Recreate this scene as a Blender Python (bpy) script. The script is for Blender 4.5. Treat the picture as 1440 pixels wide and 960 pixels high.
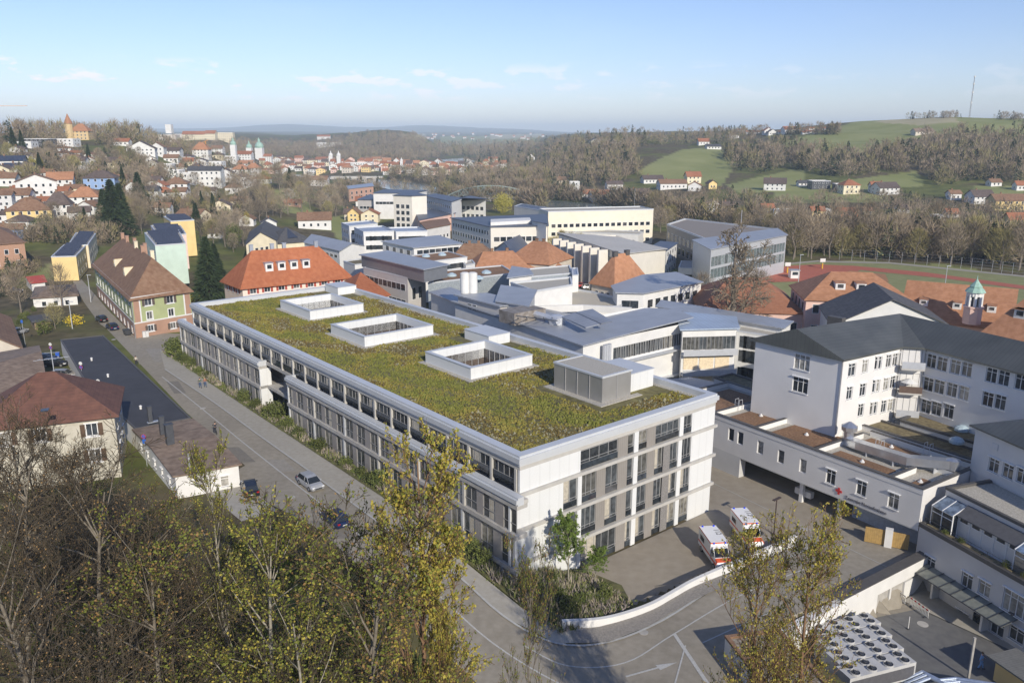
import bpy, bmesh, math, random
import numpy as np
from math import sin, cos, pi, radians, hypot, atan2, tan, sqrt, floor
from mathutils import Vector, Matrix, geometry
for o in list(bpy.data.objects): bpy.data.objects.remove(o)
SC = bpy.context.scene; COL = SC.collection
random.seed(7); RNG = np.random.default_rng(7)
# ---------------------------------------------------------------- camera
FPX = 1140.0; PIT = radians(14.4); H = 46.0
SP, CP = sin(PIT), cos(PIT)
cam = bpy.data.cameras.new('camera'); camo = bpy.data.objects.new('camera', cam); COL.objects.link(camo)
camo.location = (0, 0, H); camo.rotation_euler = (pi/2-PIT, 0, 0)
cam.sensor_width = 36; cam.lens = 36*FPX/1440; cam.clip_start = 0.5; cam.clip_end = 60000
SC.camera = camo
# ---------------------------------------------------------------- world and sun
SUN_AZ = (0.40, -0.915); SUN_EL = radians(27)       # where the sun stands: behind the camera, to the right
W = bpy.data.worlds.new('World'); SC.world = W; W.use_nodes = True
nt = W.node_tree; nt.nodes.clear()
def nn(nt, typ, **kw):
    n = nt.nodes.new(typ)
    for k, v in kw.items(): setattr(n, k, v)
    return n
wo = nn(nt, 'ShaderNodeOutputWorld'); bg = nn(nt, 'ShaderNodeBackground'); sky = nn(nt, 'ShaderNodeTexSky')
sky.sky_type = 'NISHITA'; sky.sun_disc = False; sky.sun_elevation = SUN_EL; sky.sun_rotation = atan2(SUN_AZ[0], SUN_AZ[1])
sky.altitude = 300; sky.air_density = 1.0; sky.dust_density = .35; sky.ozone_density = 2.6
bg.inputs[1].default_value = 0.115
tc = nn(nt, 'ShaderNodeTexCoord'); sep = nn(nt, 'ShaderNodeSeparateXYZ'); nt.links.new(tc.outputs['Generated'], sep.inputs[0])
def mth(nt, op, a, b=None, c=None, clamp=False):
    n = nn(nt, 'ShaderNodeMath', operation=op); n.use_clamp = clamp
    for i, x in enumerate((a, b, c)):
        if x is None: continue
        if isinstance(x, (int, float)): n.inputs[i].default_value = x
        else: nt.links.new(x, n.inputs[i])
    return n.outputs[0]
az = mth(nt, 'ARCTAN2', sep.outputs[0], sep.outputs[1]); el = mth(nt, 'ARCSINE', sep.outputs[2])
def cloud(sx, sz, seed, th, soft, e0, e1, ee, detail=5.0):
    cmb = nn(nt, 'ShaderNodeCombineXYZ'); nt.links.new(mth(nt, 'MULTIPLY', az, sx), cmb.inputs[0]); nt.links.new(mth(nt, 'MULTIPLY', el, sz), cmb.inputs[1]); cmb.inputs[2].default_value = seed
    no = nn(nt, 'ShaderNodeTexNoise'); no.inputs['Scale'].default_value = 1; no.inputs['Detail'].default_value = detail; no.inputs['Roughness'].default_value = .55
    nt.links.new(cmb.outputs[0], no.inputs['Vector'])
    r = nn(nt, 'ShaderNodeMapRange', interpolation_type='SMOOTHSTEP'); nt.links.new(no.outputs[0], r.inputs[0]); r.inputs[1].default_value = th; r.inputs[2].default_value = th+soft
    a = nn(nt, 'ShaderNodeMapRange', interpolation_type='SMOOTHSTEP'); nt.links.new(el, a.inputs[0]); a.inputs[1].default_value = e0-ee; a.inputs[2].default_value = e0+ee
    b = nn(nt, 'ShaderNodeMapRange', interpolation_type='SMOOTHSTEP'); nt.links.new(el, b.inputs[0]); b.inputs[1].default_value = e1-ee; b.inputs[2].default_value = e1+ee; b.inputs[3].default_value = 1; b.inputs[4].default_value = 0
    return mth(nt, 'MULTIPLY', r.outputs[0], mth(nt, 'MULTIPLY', a.outputs[0], b.outputs[0]))
c1 = cloud(20, 60, 2.2, .53, .10, radians(2.2), radians(4.3), radians(.4))
c2 = cloud(5, 16, 8.3, .50, .35, radians(1.0), radians(30), radians(3), 3.0)
azl = nn(nt, 'ShaderNodeMapRange'); nt.links.new(az, azl.inputs[0]); azl.inputs[1].default_value = -.62; azl.inputs[2].default_value = .35; azl.inputs[3].default_value = 1.0; azl.inputs[4].default_value = .15
c1 = mth(nt, 'MULTIPLY', c1, azl.outputs[0])
tint = nn(nt, 'ShaderNodeMixRGB', blend_type='MULTIPLY'); tint.inputs[0].default_value = 1; tint.inputs[2].default_value = (.91, .90, 1.10, 1); nt.links.new(sky.outputs[0], tint.inputs[1])
mx1 = nn(nt, 'ShaderNodeMixRGB'); nt.links.new(tint.outputs[0], mx1.inputs[1]); mx1.inputs[2].default_value = (6.6, 7.4, 8.6, 1)
nt.links.new(mth(nt, 'MULTIPLY', c2, .08), mx1.inputs[0])
mx2 = nn(nt, 'ShaderNodeMixRGB'); nt.links.new(mx1.outputs[0], mx2.inputs[1]); mx2.inputs[2].default_value = (8.6, 8.3, 8.7, 1); nt.links.new(c1, mx2.inputs[0])
nt.links.new(mx2.outputs[0], bg.inputs[0]); nt.links.new(bg.outputs[0], wo.inputs[0])
sl = bpy.data.lights.new('sun', 'SUN'); sl.energy = 4.1; sl.angle = radians(.53); sl.color = (1, .915, .78)
so = bpy.data.objects.new('sun', sl); COL.objects.link(so)
so.rotation_euler = Vector((SUN_AZ[0]*cos(SUN_EL), SUN_AZ[1]*cos(SUN_EL), sin(SUN_EL))).to_track_quat('Z', 'Y').to_euler()
SC.view_settings.view_transform = 'Standard'; SC.view_settings.look = 'None'; SC.view_settings.exposure = 0.22; SC.view_settings.gamma = 1
SC.view_settings.use_curve_mapping = False
SC.render.engine = 'CYCLES'; SC.cycles.volume_bounces = 0; SC.cycles.max_bounces = 6
# ---------------------------------------------------------------- materials
MATS = {}
def mat(name, c=None, rough=.8, c2=None, sc=3.0, amt=.12, bump=0, metal=0, stripe=None, spec=None, detail=4, brick=None, rnd=0, transl=0, big=.0, objrnd=False):
    """procedural material: base colour varied by noise; stripe=(direction angle, period, depth) or ('z', period, depth); brick=(w,h,mortar colour)"""
    if name in MATS: return MATS[name]
    m = bpy.data.materials.new(name); m.use_nodes = True; t = m.node_tree; b = t.nodes['Principled BSDF']
    b.inputs['Roughness'].default_value = rough; b.inputs['Metallic'].default_value = metal
    if spec is not None: b.inputs['Specular IOR Level'].default_value = spec
    co = nn(t, 'ShaderNodeTexCoord'); geo = nn(t, 'ShaderNodeNewGeometry')
    vec = co.outputs['Object'] if objrnd else geo.outputs['Position']
    no = nn(t, 'ShaderNodeTexNoise'); no.inputs['Scale'].default_value = sc; no.inputs['Detail'].default_value = detail; t.links.new(vec, no.inputs['Vector'])
    ca = tuple(max(0, x*(1-amt)) for x in c); cb = c2 if c2 else tuple(min(1, x*(1+amt)) for x in c)
    if c2: ca = c
    rp = nn(t, 'ShaderNodeValToRGB'); rp.color_ramp.elements[0].position = .33; rp.color_ramp.elements[1].position = .67
    rp.color_ramp.elements[0].color = (*ca, 1); rp.color_ramp.elements[1].color = (*cb, 1); t.links.new(no.outputs[0], rp.inputs[0])
    out = rp.outputs[0]
    if big:   # broad weathering
        n2 = nn(t, 'ShaderNodeTexNoise'); n2.inputs['Scale'].default_value = sc*.08; n2.inputs['Detail'].default_value = 3; t.links.new(vec, n2.inputs['Vector'])
        r2 = nn(t, 'ShaderNodeMapRange'); t.links.new(n2.outputs[0], r2.inputs[0]); r2.inputs[1].default_value = .3; r2.inputs[2].default_value = .7; r2.inputs[3].default_value = 1-big; r2.inputs[4].default_value = 1+big
        h = nn(t, 'ShaderNodeVectorMath', operation='SCALE'); t.links.new(out, h.inputs[0]); t.links.new(r2.outputs[0], h.inputs['Scale']); out = h.outputs[0]
    hgt = no.outputs[0]
    if stripe:
        d, per, dep = stripe; s2 = nn(t, 'ShaderNodeSeparateXYZ'); t.links.new(geo.outputs['Position'], s2.inputs[0])
        if d == 'z': q = s2.outputs[2]
        else: q = mth(t, 'ADD', mth(t, 'MULTIPLY', s2.outputs[0], cos(d)), mth(t, 'MULTIPLY', s2.outputs[1], sin(d)))
        f = mth(t, 'FRACT', mth(t, 'DIVIDE', q, per)); r3 = nn(t, 'ShaderNodeMapRange'); t.links.new(f, r3.inputs[0])
        r3.inputs[1].default_value = .0; r3.inputs[2].default_value = .22; r3.inputs[3].default_value = 1-dep; r3.inputs[4].default_value = 1
        h = nn(t, 'ShaderNodeVectorMath', operation='SCALE'); t.links.new(out, h.inputs[0]); t.links.new(r3.outputs[0], h.inputs['Scale']); out = h.outputs[0]
    if rnd:
        oi = nn(t, 'ShaderNodeObjectInfo'); r4 = nn(t, 'ShaderNodeMapRange'); t.links.new(oi.outputs['Random'], r4.inputs[0]); r4.inputs[3].default_value = 1-rnd; r4.inputs[4].default_value = 1+rnd
        h = nn(t, 'ShaderNodeVectorMath', operation='SCALE'); t.links.new(out, h.inputs[0]); t.links.new(r4.outputs[0], h.inputs['Scale']); out = h.outputs[0]
    t.links.new(out, b.inputs['Base Color'])
    if bump:
        bp = nn(t, 'ShaderNodeBump'); bp.inputs['Strength'].default_value = bump; bp.inputs['Distance'].default_value = .1; t.links.new(hgt, bp.inputs['Height']); t.links.new(bp.outputs[0], b.inputs['Normal'])
    if transl:
        tr = nn(t, 'ShaderNodeBsdfTranslucent'); t.links.new(out, tr.inputs[0]); mx = nn(t, 'ShaderNodeMixShader'); mx.inputs[0].default_value = transl
        t.links.new(b.outputs[0], mx.inputs[1]); t.links.new(tr.outputs[0], mx.inputs[2]); t.links.new(mx.outputs[0], t.nodes['Material Output'].inputs[0])
    MATS[name] = m; return m
def glass(name, c=(.03, .035, .04), c2=(.3, .29, .26), part=.35, rough=.08):
    """window glass: dark, glossy, some panes with pale blinds or curtains behind them"""
    if name in MATS: return MATS[name]
    m = bpy.data.materials.new(name); m.use_nodes = True; t = m.node_tree; b = t.nodes['Principled BSDF']
    oi = nn(t, 'ShaderNodeObjectInfo'); r = nn(t, 'ShaderNodeValToRGB'); r.color_ramp.interpolation = 'CONSTANT'
    e = r.color_ramp.elements; e[0].color = (*c, 1); e[1].position = 1-part*.5; e[1].color = (*c2, 1)
    n = e.new(1-part); n.color = tuple((a*.65+b_*.35) for a, b_ in zip(c, c2))+(1,)
    n = e.new(.3); n.color = tuple(a*1.7 for a in c)+(1,)
    t.links.new(oi.outputs['Random'], r.inputs[0])
    geo = nn(t, 'ShaderNodeNewGeometry'); no = nn(t, 'ShaderNodeTexNoise'); no.inputs['Scale'].default_value = 1.6; t.links.new(geo.outputs['Position'], no.inputs['Vector'])
    r4 = nn(t, 'ShaderNodeMapRange'); t.links.new(no.outputs[0], r4.inputs[0]); r4.inputs[1].default_value = .3; r4.inputs[2].default_value = .7; r4.inputs[3].default_value = .5; r4.inputs[4].default_value = 1.5
    h = nn(t, 'ShaderNodeVectorMath', operation='SCALE'); t.links.new(r.outputs[0], h.inputs[0]); t.links.new(r4.outputs[0], h.inputs['Scale'])
    t.links.new(h.outputs[0], b.inputs['Base Color']); b.inputs['Roughness'].default_value = rough; b.inputs['Specular IOR Level'].default_value = .6
    MATS[name] = m; return m
# ---------------------------------------------------------------- things, parts, meshes
WM = {}                                             # world matrices of things and parts
def thing(name, label, cat, loc=(0, 0, 0), rz=0, group=None):
    o = bpy.data.objects.new(name, None); COL.objects.link(o); o.empty_display_size = .5
    o.location = loc; o.rotation_euler = (0, 0, rz); WM[o.name] = Matrix.Translation(loc) @ Matrix.Rotation(rz, 4, 'Z')
    return tag(o, label, cat, group)
def tag(o, label=None, cat=None, group=None, kind=None):
    if label: o['label'] = label
    if cat: o['category'] = cat
    if group: o['group'] = group
    if kind: o['kind'] = kind
    return o
class MB:
    def __init__(s): s.v = []; s.f = []; s.m = []
    def add(s, vs, fs, mi=0):
        k = len(s.v); s.v += [tuple(v) for v in vs]; s.f += [tuple(i+k for i in f) for f in fs]; s.m += [mi]*len(fs); return s
    def box(s, x0, x1, y0, y1, z0, z1, mi=0, M=None):
        vs = [(x, y, z) for z in (z0, z1) for x, y in ((x0, y0), (x1, y0), (x1, y1), (x0, y1))]
        if M is not None: vs = [M @ Vector(v) for v in vs]
        return s.add(vs, [(3, 2, 1, 0), (4, 5, 6, 7), (0, 1, 5, 4), (1, 2, 6, 5), (2, 3, 7, 6), (3, 0, 4, 7)], mi)
    def prism(s, poly, z0, z1, mi=0, cap=True, bot=True):
        n = len(poly); z1 = z1 if isinstance(z1, (list, tuple)) else [z1]*n; z0 = z0 if isinstance(z0, (list, tuple)) else [z0]*n
        vs = [(p[0], p[1], z) for p, z in zip(poly, z0)]+[(p[0], p[1], z) for p, z in zip(poly, z1)]
        fs = [(i, (i+1) % n, n+(i+1) % n, n+i) for i in range(n)]
        if bot: fs.append(tuple(range(n))[::-1])
        if cap: fs.append(tuple(range(n, 2*n)))
        return s.add(vs, fs, mi)
    def tube(s, a, b, r0, r1=None, n=6, mi=0, caps=True):
        a = Vector(a); b = Vector(b); r1 = r0 if r1 is None else r1; d = (b-a)
        if d.length < 1e-6: return s
        d.normalize(); x = d.orthogonal().normalized(); y = d.cross(x)
        vs = [a+(x*cos(2*pi*i/n)+y*sin(2*pi*i/n))*r0 for i in range(n)]+[b+(x*cos(2*pi*i/n)+y*sin(2*pi*i/n))*r1 for i in range(n)]
        fs = [(i, (i+1) % n, n+(i+1) % n, n+i) for i in range(n)]
        if caps: fs += [tuple(range(n))[::-1], tuple(range(n, 2*n))]
        return s.add(vs, fs, mi)
    def path(s, pts, r, n=6, mi=0):
        for a, b in zip(pts, pts[1:]): s.tube(a, b, r, n=n, mi=mi)
        return s
    def lathe(s, prof, c=(0, 0, 0), n=16, mi=0):
        vs = []; fs = []
        for r, z in prof: vs += [(c[0]+r*cos(2*pi*i/n), c[1]+r*sin(2*pi*i/n), c[2]+z) for i in range(n)]
        for k in range(len(prof)-1): fs += [(k*n+i, k*n+(i+1) % n, (k+1)*n+(i+1) % n, (k+1)*n+i) for i in range(n)]
        fs += [tuple(range(n))[::-1], tuple((len(prof)-1)*n+i for i in range(n))]
        return s.add(vs, fs, mi)
    def loft(s, rings, mi=0, caps=True):
        n = len(rings[0]); vs = [v for r in rings for v in r]; fs = []
        for k in range(len(rings)-1): fs += [(k*n+i, k*n+(i+1) % n, (k+1)*n+(i+1) % n, (k+1)*n+i) for i in range(n)]
        if caps: fs += [tuple(range(n))[::-1], tuple((len(rings)-1)*n+i for i in range(n))]
        return s.add(vs, fs, mi)
    def mesh(s, name, mats):
        me = bpy.data.meshes.new(name); me.from_pydata(s.v, [], s.f)
        mats = mats if isinstance(mats, (list, tuple)) else [mats]
        for m in mats: me.materials.append(m)
        if len(mats) > 1: me.polygons.foreach_set('material_index', s.m)
        me.update(); return me
    def build(s, name, mats, parent=None, world=True, smooth=False, M=None):
        """world=True: the vertices are in world space; they are moved into the parent's frame"""
        if M is not None: s.v = [tuple(M @ Vector(v)) for v in s.v]
        if parent is not None and world:
            Mi = WM[parent.name].inverted(); s.v = [tuple(Mi @ Vector(v)) for v in s.v]
        me = s.mesh(name, mats)
        if smooth:
            for p in me.polygons: p.use_smooth = True
        return link(name, me, parent)
def link(name, me, parent=None, loc=None, rz=0):
    o = bpy.data.objects.new(name, me); COL.objects.link(o)
    if loc is not None: o.location = loc; o.rotation_euler = (0, 0, rz)
    L = Matrix.Translation(loc or (0, 0, 0)) @ Matrix.Rotation(rz, 4, 'Z')
    if parent is not None: o.parent = parent; WM[o.name] = WM[parent.name] @ L
    else: WM[o.name] = L
    return o
def place(name, me, parent, wp, wa):
    """link a shared mesh under parent at world position wp, world z-angle wa"""
    Mp = WM[parent.name].inverted() @ (Matrix.Translation(wp) @ Matrix.Rotation(wa, 4, 'Z'))
    return link(name, me, parent, tuple(Mp.translation), Mp.to_euler().z)
def copy_tree(o, loc=None, rz=None, label=None, group=None, parent=None, scale=None):
    c = o.copy(); COL.objects.link(c)
    if parent is not None: c.parent = parent
    if loc is not None: c.location = loc
    if rz is not None: c.rotation_euler = (0, 0, rz)
    if scale is not None: c.scale = (scale,)*3 if isinstance(scale, (int, float)) else scale
    if label: c['label'] = label
    if group: c['group'] = group
    for ch in KIDS.get(o.name, None) or o.children:
        copy_tree(ch, parent=c)
    return c
KIDS = {}
def P(px, py, z=0.0):
    """photo pixel -> world point at height z"""
    u = (px-720)/FPX; v = (py-480)/FPX; dz = -(SP+v*CP); dy = CP-v*SP; t = (z-H)/dz
    return Vector((u*t, dy*t, z))
def PD(px, py, Y):
    u = (px-720)/FPX; v = (py-480)/FPX; dz = -(SP+v*CP); dy = CP-v*SP; t = Y/dy
    return Vector((u*t, Y, H+dz*t))
def pix(x, y, z):
    dz = z-H; d = y*CP-dz*SP; return 720+FPX*x/d, 480-FPX*(dz*CP+y*SP)/d
# site frame of the new building: origin under its near roof corner, u along the short front, v along the long side
SO = P(731, 641, 15.5); SA = radians(39.35); SU = (cos(SA), sin(SA)); SV = (-sin(SA), cos(SA))
def S(u, v, z=0.0): return Vector((SO.x+u*SU[0]+v*SV[0], SO.y+u*SU[1]+v*SV[1], z))
def inS(x, y): dx = x-SO.x; dy = y-SO.y; return dx*SU[0]+dy*SU[1], dx*SV[0]+dy*SV[1]
def sm(a, b, x):
    t = np.clip((x-a)/(b-a), 0, 1); return t*t*(3-2*t)
# ---------------------------------------------------------------- terrain
COLS = {
 -500: [(200,3.6),(300,8),(400,24),(600,48),(900,62),(1500,62),(3000,60),(9000,60),(11000,120)],
 0:   [(200,3.6),(250,3.6),(300,6),(350,11),(420,21),(500,33),(600,43),(800,47),(1500,40),(3000,30),(9000,40),(11000,110)],
 180: [(200,3.6),(260,3.6),(330,6),(400,11),(480,20),(600,33),(800,44),(1200,40),(3000,30),(9000,60),(11000,105)],
 250: [(200,3.6),(290,3),(380,5),(450,9),(520,13),(650,22),(800,34),(1200,30),(1500,41),(1700,40),(2500,30),(9000,60),(11000,105)],
 310: [(200,3),(300,2),(400,4),(500,8),(650,13),(800,18),(1100,22),(1500,41),(1800,40),(2500,45),(9000,60),(11000,110)],
 365: [(200,2),(360,2),(410,5),(460,11),(520,17),(600,13),(700,8),(1000,3),(1300,2),(1700,18),(2100,36),(3000,40),(9000,60),(11000,150)],
 405: [(200,2),(370,1),(420,4),(470,9),(520,14),(600,7),(800,0),(1300,0),(1700,12),(2100,30),(2600,40),(4000,30),(9000,70),(11000,165)],
 480: [(200,1),(400,0),(500,0),(1300,0),(1500,2),(1750,18),(2150,40),(2600,44),(4000,20),(9000,60),(11000,128)],
 540: [(200,0),(1500,0),(1700,14),(2150,56),(2500,54),(4000,20),(9000,50),(11000,118)],
 585: [(200,0),(1500,0),(1750,8),(2150,50),(2400,46),(4000,14),(9000,60),(11000,150)],
 625: [(200,0),(2200,0),(3000,-1),(3500,6),(4500,24),(6000,36),(9000,66),(11000,140)],
 680: [(200,0),(2500,-1),(3000,4),(4000,16),(5200,28),(6500,38),(9000,60),(11000,112)],
 735: [(200,0),(800,0),(1200,2),(1800,8),(3000,12),(4500,26),(6500,40),(9000,60),(11000,98)],
 790: [(200,0),(700,0),(900,8),(1200,24),(1500,32),(2500,42),(6000,30),(11000,60)],
 850: [(200,0),(600,0),(700,4),(850,20),(1000,34),(1200,38),(2000,44),(11000,50)],
 900: [(200,0),(560,1),(650,4),(720,10),(850,28),(1000,36),(1300,42),(2000,46),(11000,50)],
 950: [(200,0),(550,2),(650,6),(700,10),(790,24),(850,29),(1000,34),(1300,42),(2000,48),(11000,50)],
 1010:[(200,0),(550,2),(650,7),(720,15),(800,24),(900,32),(1100,40),(1500,48),(11000,50)],
 1080:[(200,0),(550,2),(650,9),(750,20),(900,35),(1100,45),(1500,50),(11000,50)],
 1200:[(200,0),(480,0),(550,3),(650,13),(800,32),(1000,55),(1100,59),(1300,60),(11000,50)],
 1330:[(200,0),(480,0),(520,2),(600,9),(750,30),(950,62),(1050,66),(1300,66),(11000,50)],
 1440:[(200,0),(480,0),(520,2),(600,11),(750,31),(900,54),(1000,61),(1300,64),(11000,50)],
 1900:[(200,0),(480,0),(600,11),(750,31),(900,54),(1000,60),(1300,64),(11000,50)]}
_ck = sorted(COLS); _ct = np.array([(k-720)/1177.0 for k in _ck]); _ln = np.linspace(math.log(150), math.log(14000), 420)
_tab = np.array([np.interp(_ln, [math.log(a) for a, b in COLS[k]], [b for a, b in COLS[k]]) for k in _ck])
for _ in range(3): _tab[:, 1:-1] = .25*_tab[:, :-2]+.5*_tab[:, 1:-1]+.25*_tab[:, 2:]
_tt = np.linspace(_ct[0], _ct[-1], 400); _tab2 = np.array([np.interp(_tt, _ct, _tab[:, j]) for j in range(_tab.shape[1])]).T
for _ in range(7): _tab2[1:-1] = .25*_tab2[:-2]+.5*_tab2[1:-1]+.25*_tab2[2:]
RIVER = [P(1700,352,-3), P(1440,352,-3), P(1200,338,-3), P(1080,322,-3), P(900,303,-3), P(800,290,-3), P(690,279,-3), P(600,268,-3), P(540,256,-3), P(480,251,-3), P(400,246,-3)]
def far_z(x, y):
    y = np.maximum(y, 1.0); t = np.clip(x/y, _tt[0], _tt[-1]-1e-6); l = np.clip(np.log(np.maximum(y, 151)), _ln[0], _ln[-1]-1e-6)
    fi = (t-_tt[0])/(_tt[1]-_tt[0]); i = np.clip(fi.astype(int), 0, len(_tt)-2); a = fi-i
    fj = (l-_ln[0])/(_ln[1]-_ln[0]); j = np.clip(fj.astype(int), 0, len(_ln)-2); b = fj-j
    return (1-a)*((1-b)*_tab2[i, j]+b*_tab2[i, j+1])+a*((1-b)*_tab2[i+1, j]+b*_tab2[i+1, j+1])
def seg_d(x, y, pts):
    d = np.full(np.shape(x), 1e9)
    for a, b in zip(pts, pts[1:]):
        dx, dy = b[0]-a[0], b[1]-a[1]; t = np.clip(((x-a[0])*dx+(y-a[1])*dy)/(dx*dx+dy*dy), 0, 1)
        d = np.minimum(d, np.hypot(x-a[0]-t*dx, y-a[1]-t*dy))
    return d
# near edge of the street (beyond it, towards the camera, the wooded slope climbs)
def near_z(x, y):
    dx = x-SO.x; dy = y-SO.y; u = dx*SU[0]+dy*SU[1]; v = dx*SV[0]+dy*SV[1]
    st = 4.2-3.2*sm(0, 1, (20-v)/36)
    z = st*(1-sm(1, 31, u))                                  # the street falls to zero towards the ramp in the east
    z = np.where((v > -9.3) & (v < 8), st*(1-sm(0.5, 9.0, u+.6*np.maximum(v+3, -2.5)*0)), z)   # planted bank down to the forecourt
    d = -(u+15.5)
    s = sm(27, 10, v)*np.maximum(d, 0)*.42
    s = np.maximum(s, np.maximum(-(v+31)-0.9*np.maximum(u+16, 0), 0)*.42)
    z = z+np.minimum(s, 24)
    a = (x-28.3)*.56-(y-107.8)*.828; b = (x-28.3)*.828+(y-107.8)*.56          # frame of the emergency wing
    k = sm(31.0, 31.9, a)*sm(-26.5, -25.5, b)*sm(16, 14, b)
    return z*(1-k)-3.3*k
def T(x, y):
    x = np.asarray(x, float); y = np.asarray(y, float)
    r = np.maximum(y, 0); w = sm(200, 260, r)
    fz = far_z(x, y); nz = near_z(x, y); z = nz*(1-w)+fz*w
    d = seg_d(x, y, RIVER); c = sm(38, 16, d)*(y > 300)
    z = z*(1-c)+(-6)*c
    amp = sm(400, 900, y)*2.2
    z = z+amp*(np.sin(x*.021+1.3*np.sin(y*.011))*np.sin(y*.017+2)+.5*np.sin(x*.05+y*.043))
    return z
def Tz(x, y): return float(T(x, y))
_G = {}
def G(px, py, zoff=0.0):
    """photo pixel -> point of the terrain seen there"""
    u = (px-720)/FPX; v = (py-480)/FPX; dz = -(SP+v*CP); dy = CP-v*SP
    t = np.geomspace(25, 12000, 2200); x = u*t; y = dy*t; z = H+dz*t; g = T(x, y)
    k = np.nonzero(z < g)[0]; i = int(k[0]) if len(k) else -1
    if i > 0:
        a = (z[i-1]-g[i-1]); b = (g[i]-z[i]); f = a/(a+b+1e-9); tt = t[i-1]+f*(t[i]-t[i-1])
    else: tt = t[i]
    X, Yy = u*tt, dy*tt; return Vector((X, Yy, Tz(X, Yy)+zoff))
def inpoly(px, py, poly):
    ins = np.zeros(np.shape(px), bool); n = len(poly); j = n-1
    for i in range(n):
        xi, yi = poly[i]; xj, yj = poly[j]
        c = ((yi > py) != (yj > py)) & (px < (xj-xi)*(py-yi)/((yj-yi)+1e-12)+xi); ins ^= c; j = i
    return ins
MEADOW = [  # grassland on the hillsides, outlined where it lies
 [(898,240),(930,222),(960,210),(1010,206),(1035,230),(1015,262),(960,262),(905,256)],
 [(1128,192),(1200,172),(1260,164),(1330,168),(1350,182),(1290,200),(1270,215),(1190,216),(1130,208),(1080,204)],
 [(1250,160),(1350,160),(1440,166),(1440,200),(1380,196),(1340,186)],
 [(375,270),(420,258),(440,300),(400,300)],[(455,305),(520,300),(540,330),(480,345)],
 [(620,192),(760,190),(760,201),(620,206)],[(1020,260),(1130,235),(1130,268),(1040,272)],
 [(20,395),(90,360),(130,365),(90,392)],[(1090,262),(1250,258),(1250,285),(1090,285)],[(1150,370),(1330,372),(1440,392),(1440,470),(1290,440)],
 [(860,372),(1060,385),(1030,402),(860,400)],[(1370,262),(1440,262),(1440,285),(1370,280)],[(1180,255),(1290,240),(1300,262),(1200,268)]]
DRY = [[(1250,166),(1340,164),(1350,172),(1290,176),(1230,172)],[(560,190),(600,188),(600,196),(570,196)],[(690,190),(765,188),(765,193),(690,196)]]
def make_terrain():
    rr = list(np.arange(3, 130, .8)); r = rr[-1]
    while r < 15000: r *= (1.009 if 380 < r < 1300 else 1.02); rr.append(r)
    aa = list(np.radians(np.concatenate([np.arange(-180, -50, 4), np.arange(-42, 42, .2), np.arange(50, 181, 4)])))
    R, A = np.meshgrid(rr, aa, indexing='ij'); X = R*np.sin(A); Y = R*np.cos(A); Z = T(X, Y)
    n0, n1 = R.shape; co = np.stack([X, Y, Z], -1).reshape(-1, 3)
    idx = np.arange(n0*n1).reshape(n0, n1)
    q = np.stack([idx[:-1, :-1], idx[:-1, 1:], idx[1:, 1:], idx[1:, :-1]], -1).reshape(-1, 4)[:, ::-1]
    me = bpy.data.meshes.new('ground'); me.vertices.add(len(co)); me.vertices.foreach_set('co', co.ravel())
    me.loops.add(q.size); me.loops.foreach_set('vertex_index', q.ravel()); me.polygons.add(len(q)); me.polygons.foreach_set('loop_start', np.arange(len(q))*4)
    me.polygons.foreach_set('use_smooth', np.ones(len(q), bool)); me.update(calc_edges=True)
    d = Y.ravel()*CP-(Z.ravel()-H)*SP; ok = d > 5; dd = np.where(ok, d, 1)
    px = 720+FPX*X.ravel()/dd; py = 480-FPX*((Z.ravel()-H)*CP+Y.ravel()*SP)/dd
    mead = np.zeros(len(co)); dry = np.zeros(len(co))
    for pl in MEADOW: mead[inpoly(px, py, pl) & ok] = 1
    for pl in DRY: dry[inpoly(px, py, pl) & ok] = 1
    yy = Y.ravel(); xx = X.ravel()
    for at, arr in (('meadow', mead), ('dry', dry)):
        a = me.attributes.new(at, 'FLOAT', 'POINT'); a.data.foreach_set('value', arr)
    m = bpy.data.materials.new('ground'); m.use_nodes = True; t = m.node_tree; b = t.nodes['Principled BSDF']; b.inputs['Roughness'].default_value = .95; b.inputs['Specular IOR Level'].default_value = .15
    geo = nn(t, 'ShaderNodeNewGeometry')
    def noise(sc, det=5):
        n = nn(t, 'ShaderNodeTexNoise'); n.inputs['Scale'].default_value = sc; n.inputs['Detail'].default_value = det; t.links.new(geo.outputs['Position'], n.inputs['Vector']); return n.outputs[0]
    def ramp(f, a, c1, b_, c2):
        r = nn(t, 'ShaderNodeValToRGB'); r.color_ramp.elements[0].position = a; r.color_ramp.elements[1].position = b_; r.color_ramp.elements[0].color = (*c1, 1); r.color_ramp.elements[1].color = (*c2, 1); t.links.new(f, r.inputs[0]); return r.outputs[0]
    def mix(f, a, c):
        x = nn(t, 'ShaderNodeMixRGB'); t.links.new(f, x.inputs[0]) if not isinstance(f, float) else None; t.links.new(a, x.inputs[1]); t.links.new(c, x.inputs[2]); return x.outputs[0]
    wood = ramp(noise(.35), .35, (.075, .062, .036), .65, (.145, .12, .07))
    gr = ramp(noise(.12), .35, (.085, .10, .028), .65, (.155, .165, .05))
    base = mix(ramp(noise(.022, 3), .47, (0, 0, 0), .57, (1, 1, 1)), wood, gr)
    md = ramp(noise(.03), .35, (.22, .24, .085), .65, (.28, .29, .12)); dr = ramp(noise(.05), .35, (.36, .32, .18), .65, (.42, .38, .24))
    a1 = nn(t, 'ShaderNodeAttribute'); a1.attribute_name = 'meadow'; a2 = nn(t, 'ShaderNodeAttribute'); a2.attribute_name = 'dry'
    out = mix(a2.outputs['Fac'], mix(a1.outputs['Fac'], base, md), dr); t.links.new(out, b.inputs['Base Color'])
    me.materials.append(m); o = link('ground', me); tag(o, 'grass and bare woodland soil covering valley floor and hillsides', 'ground', kind='structure')
make_terrain()
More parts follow.
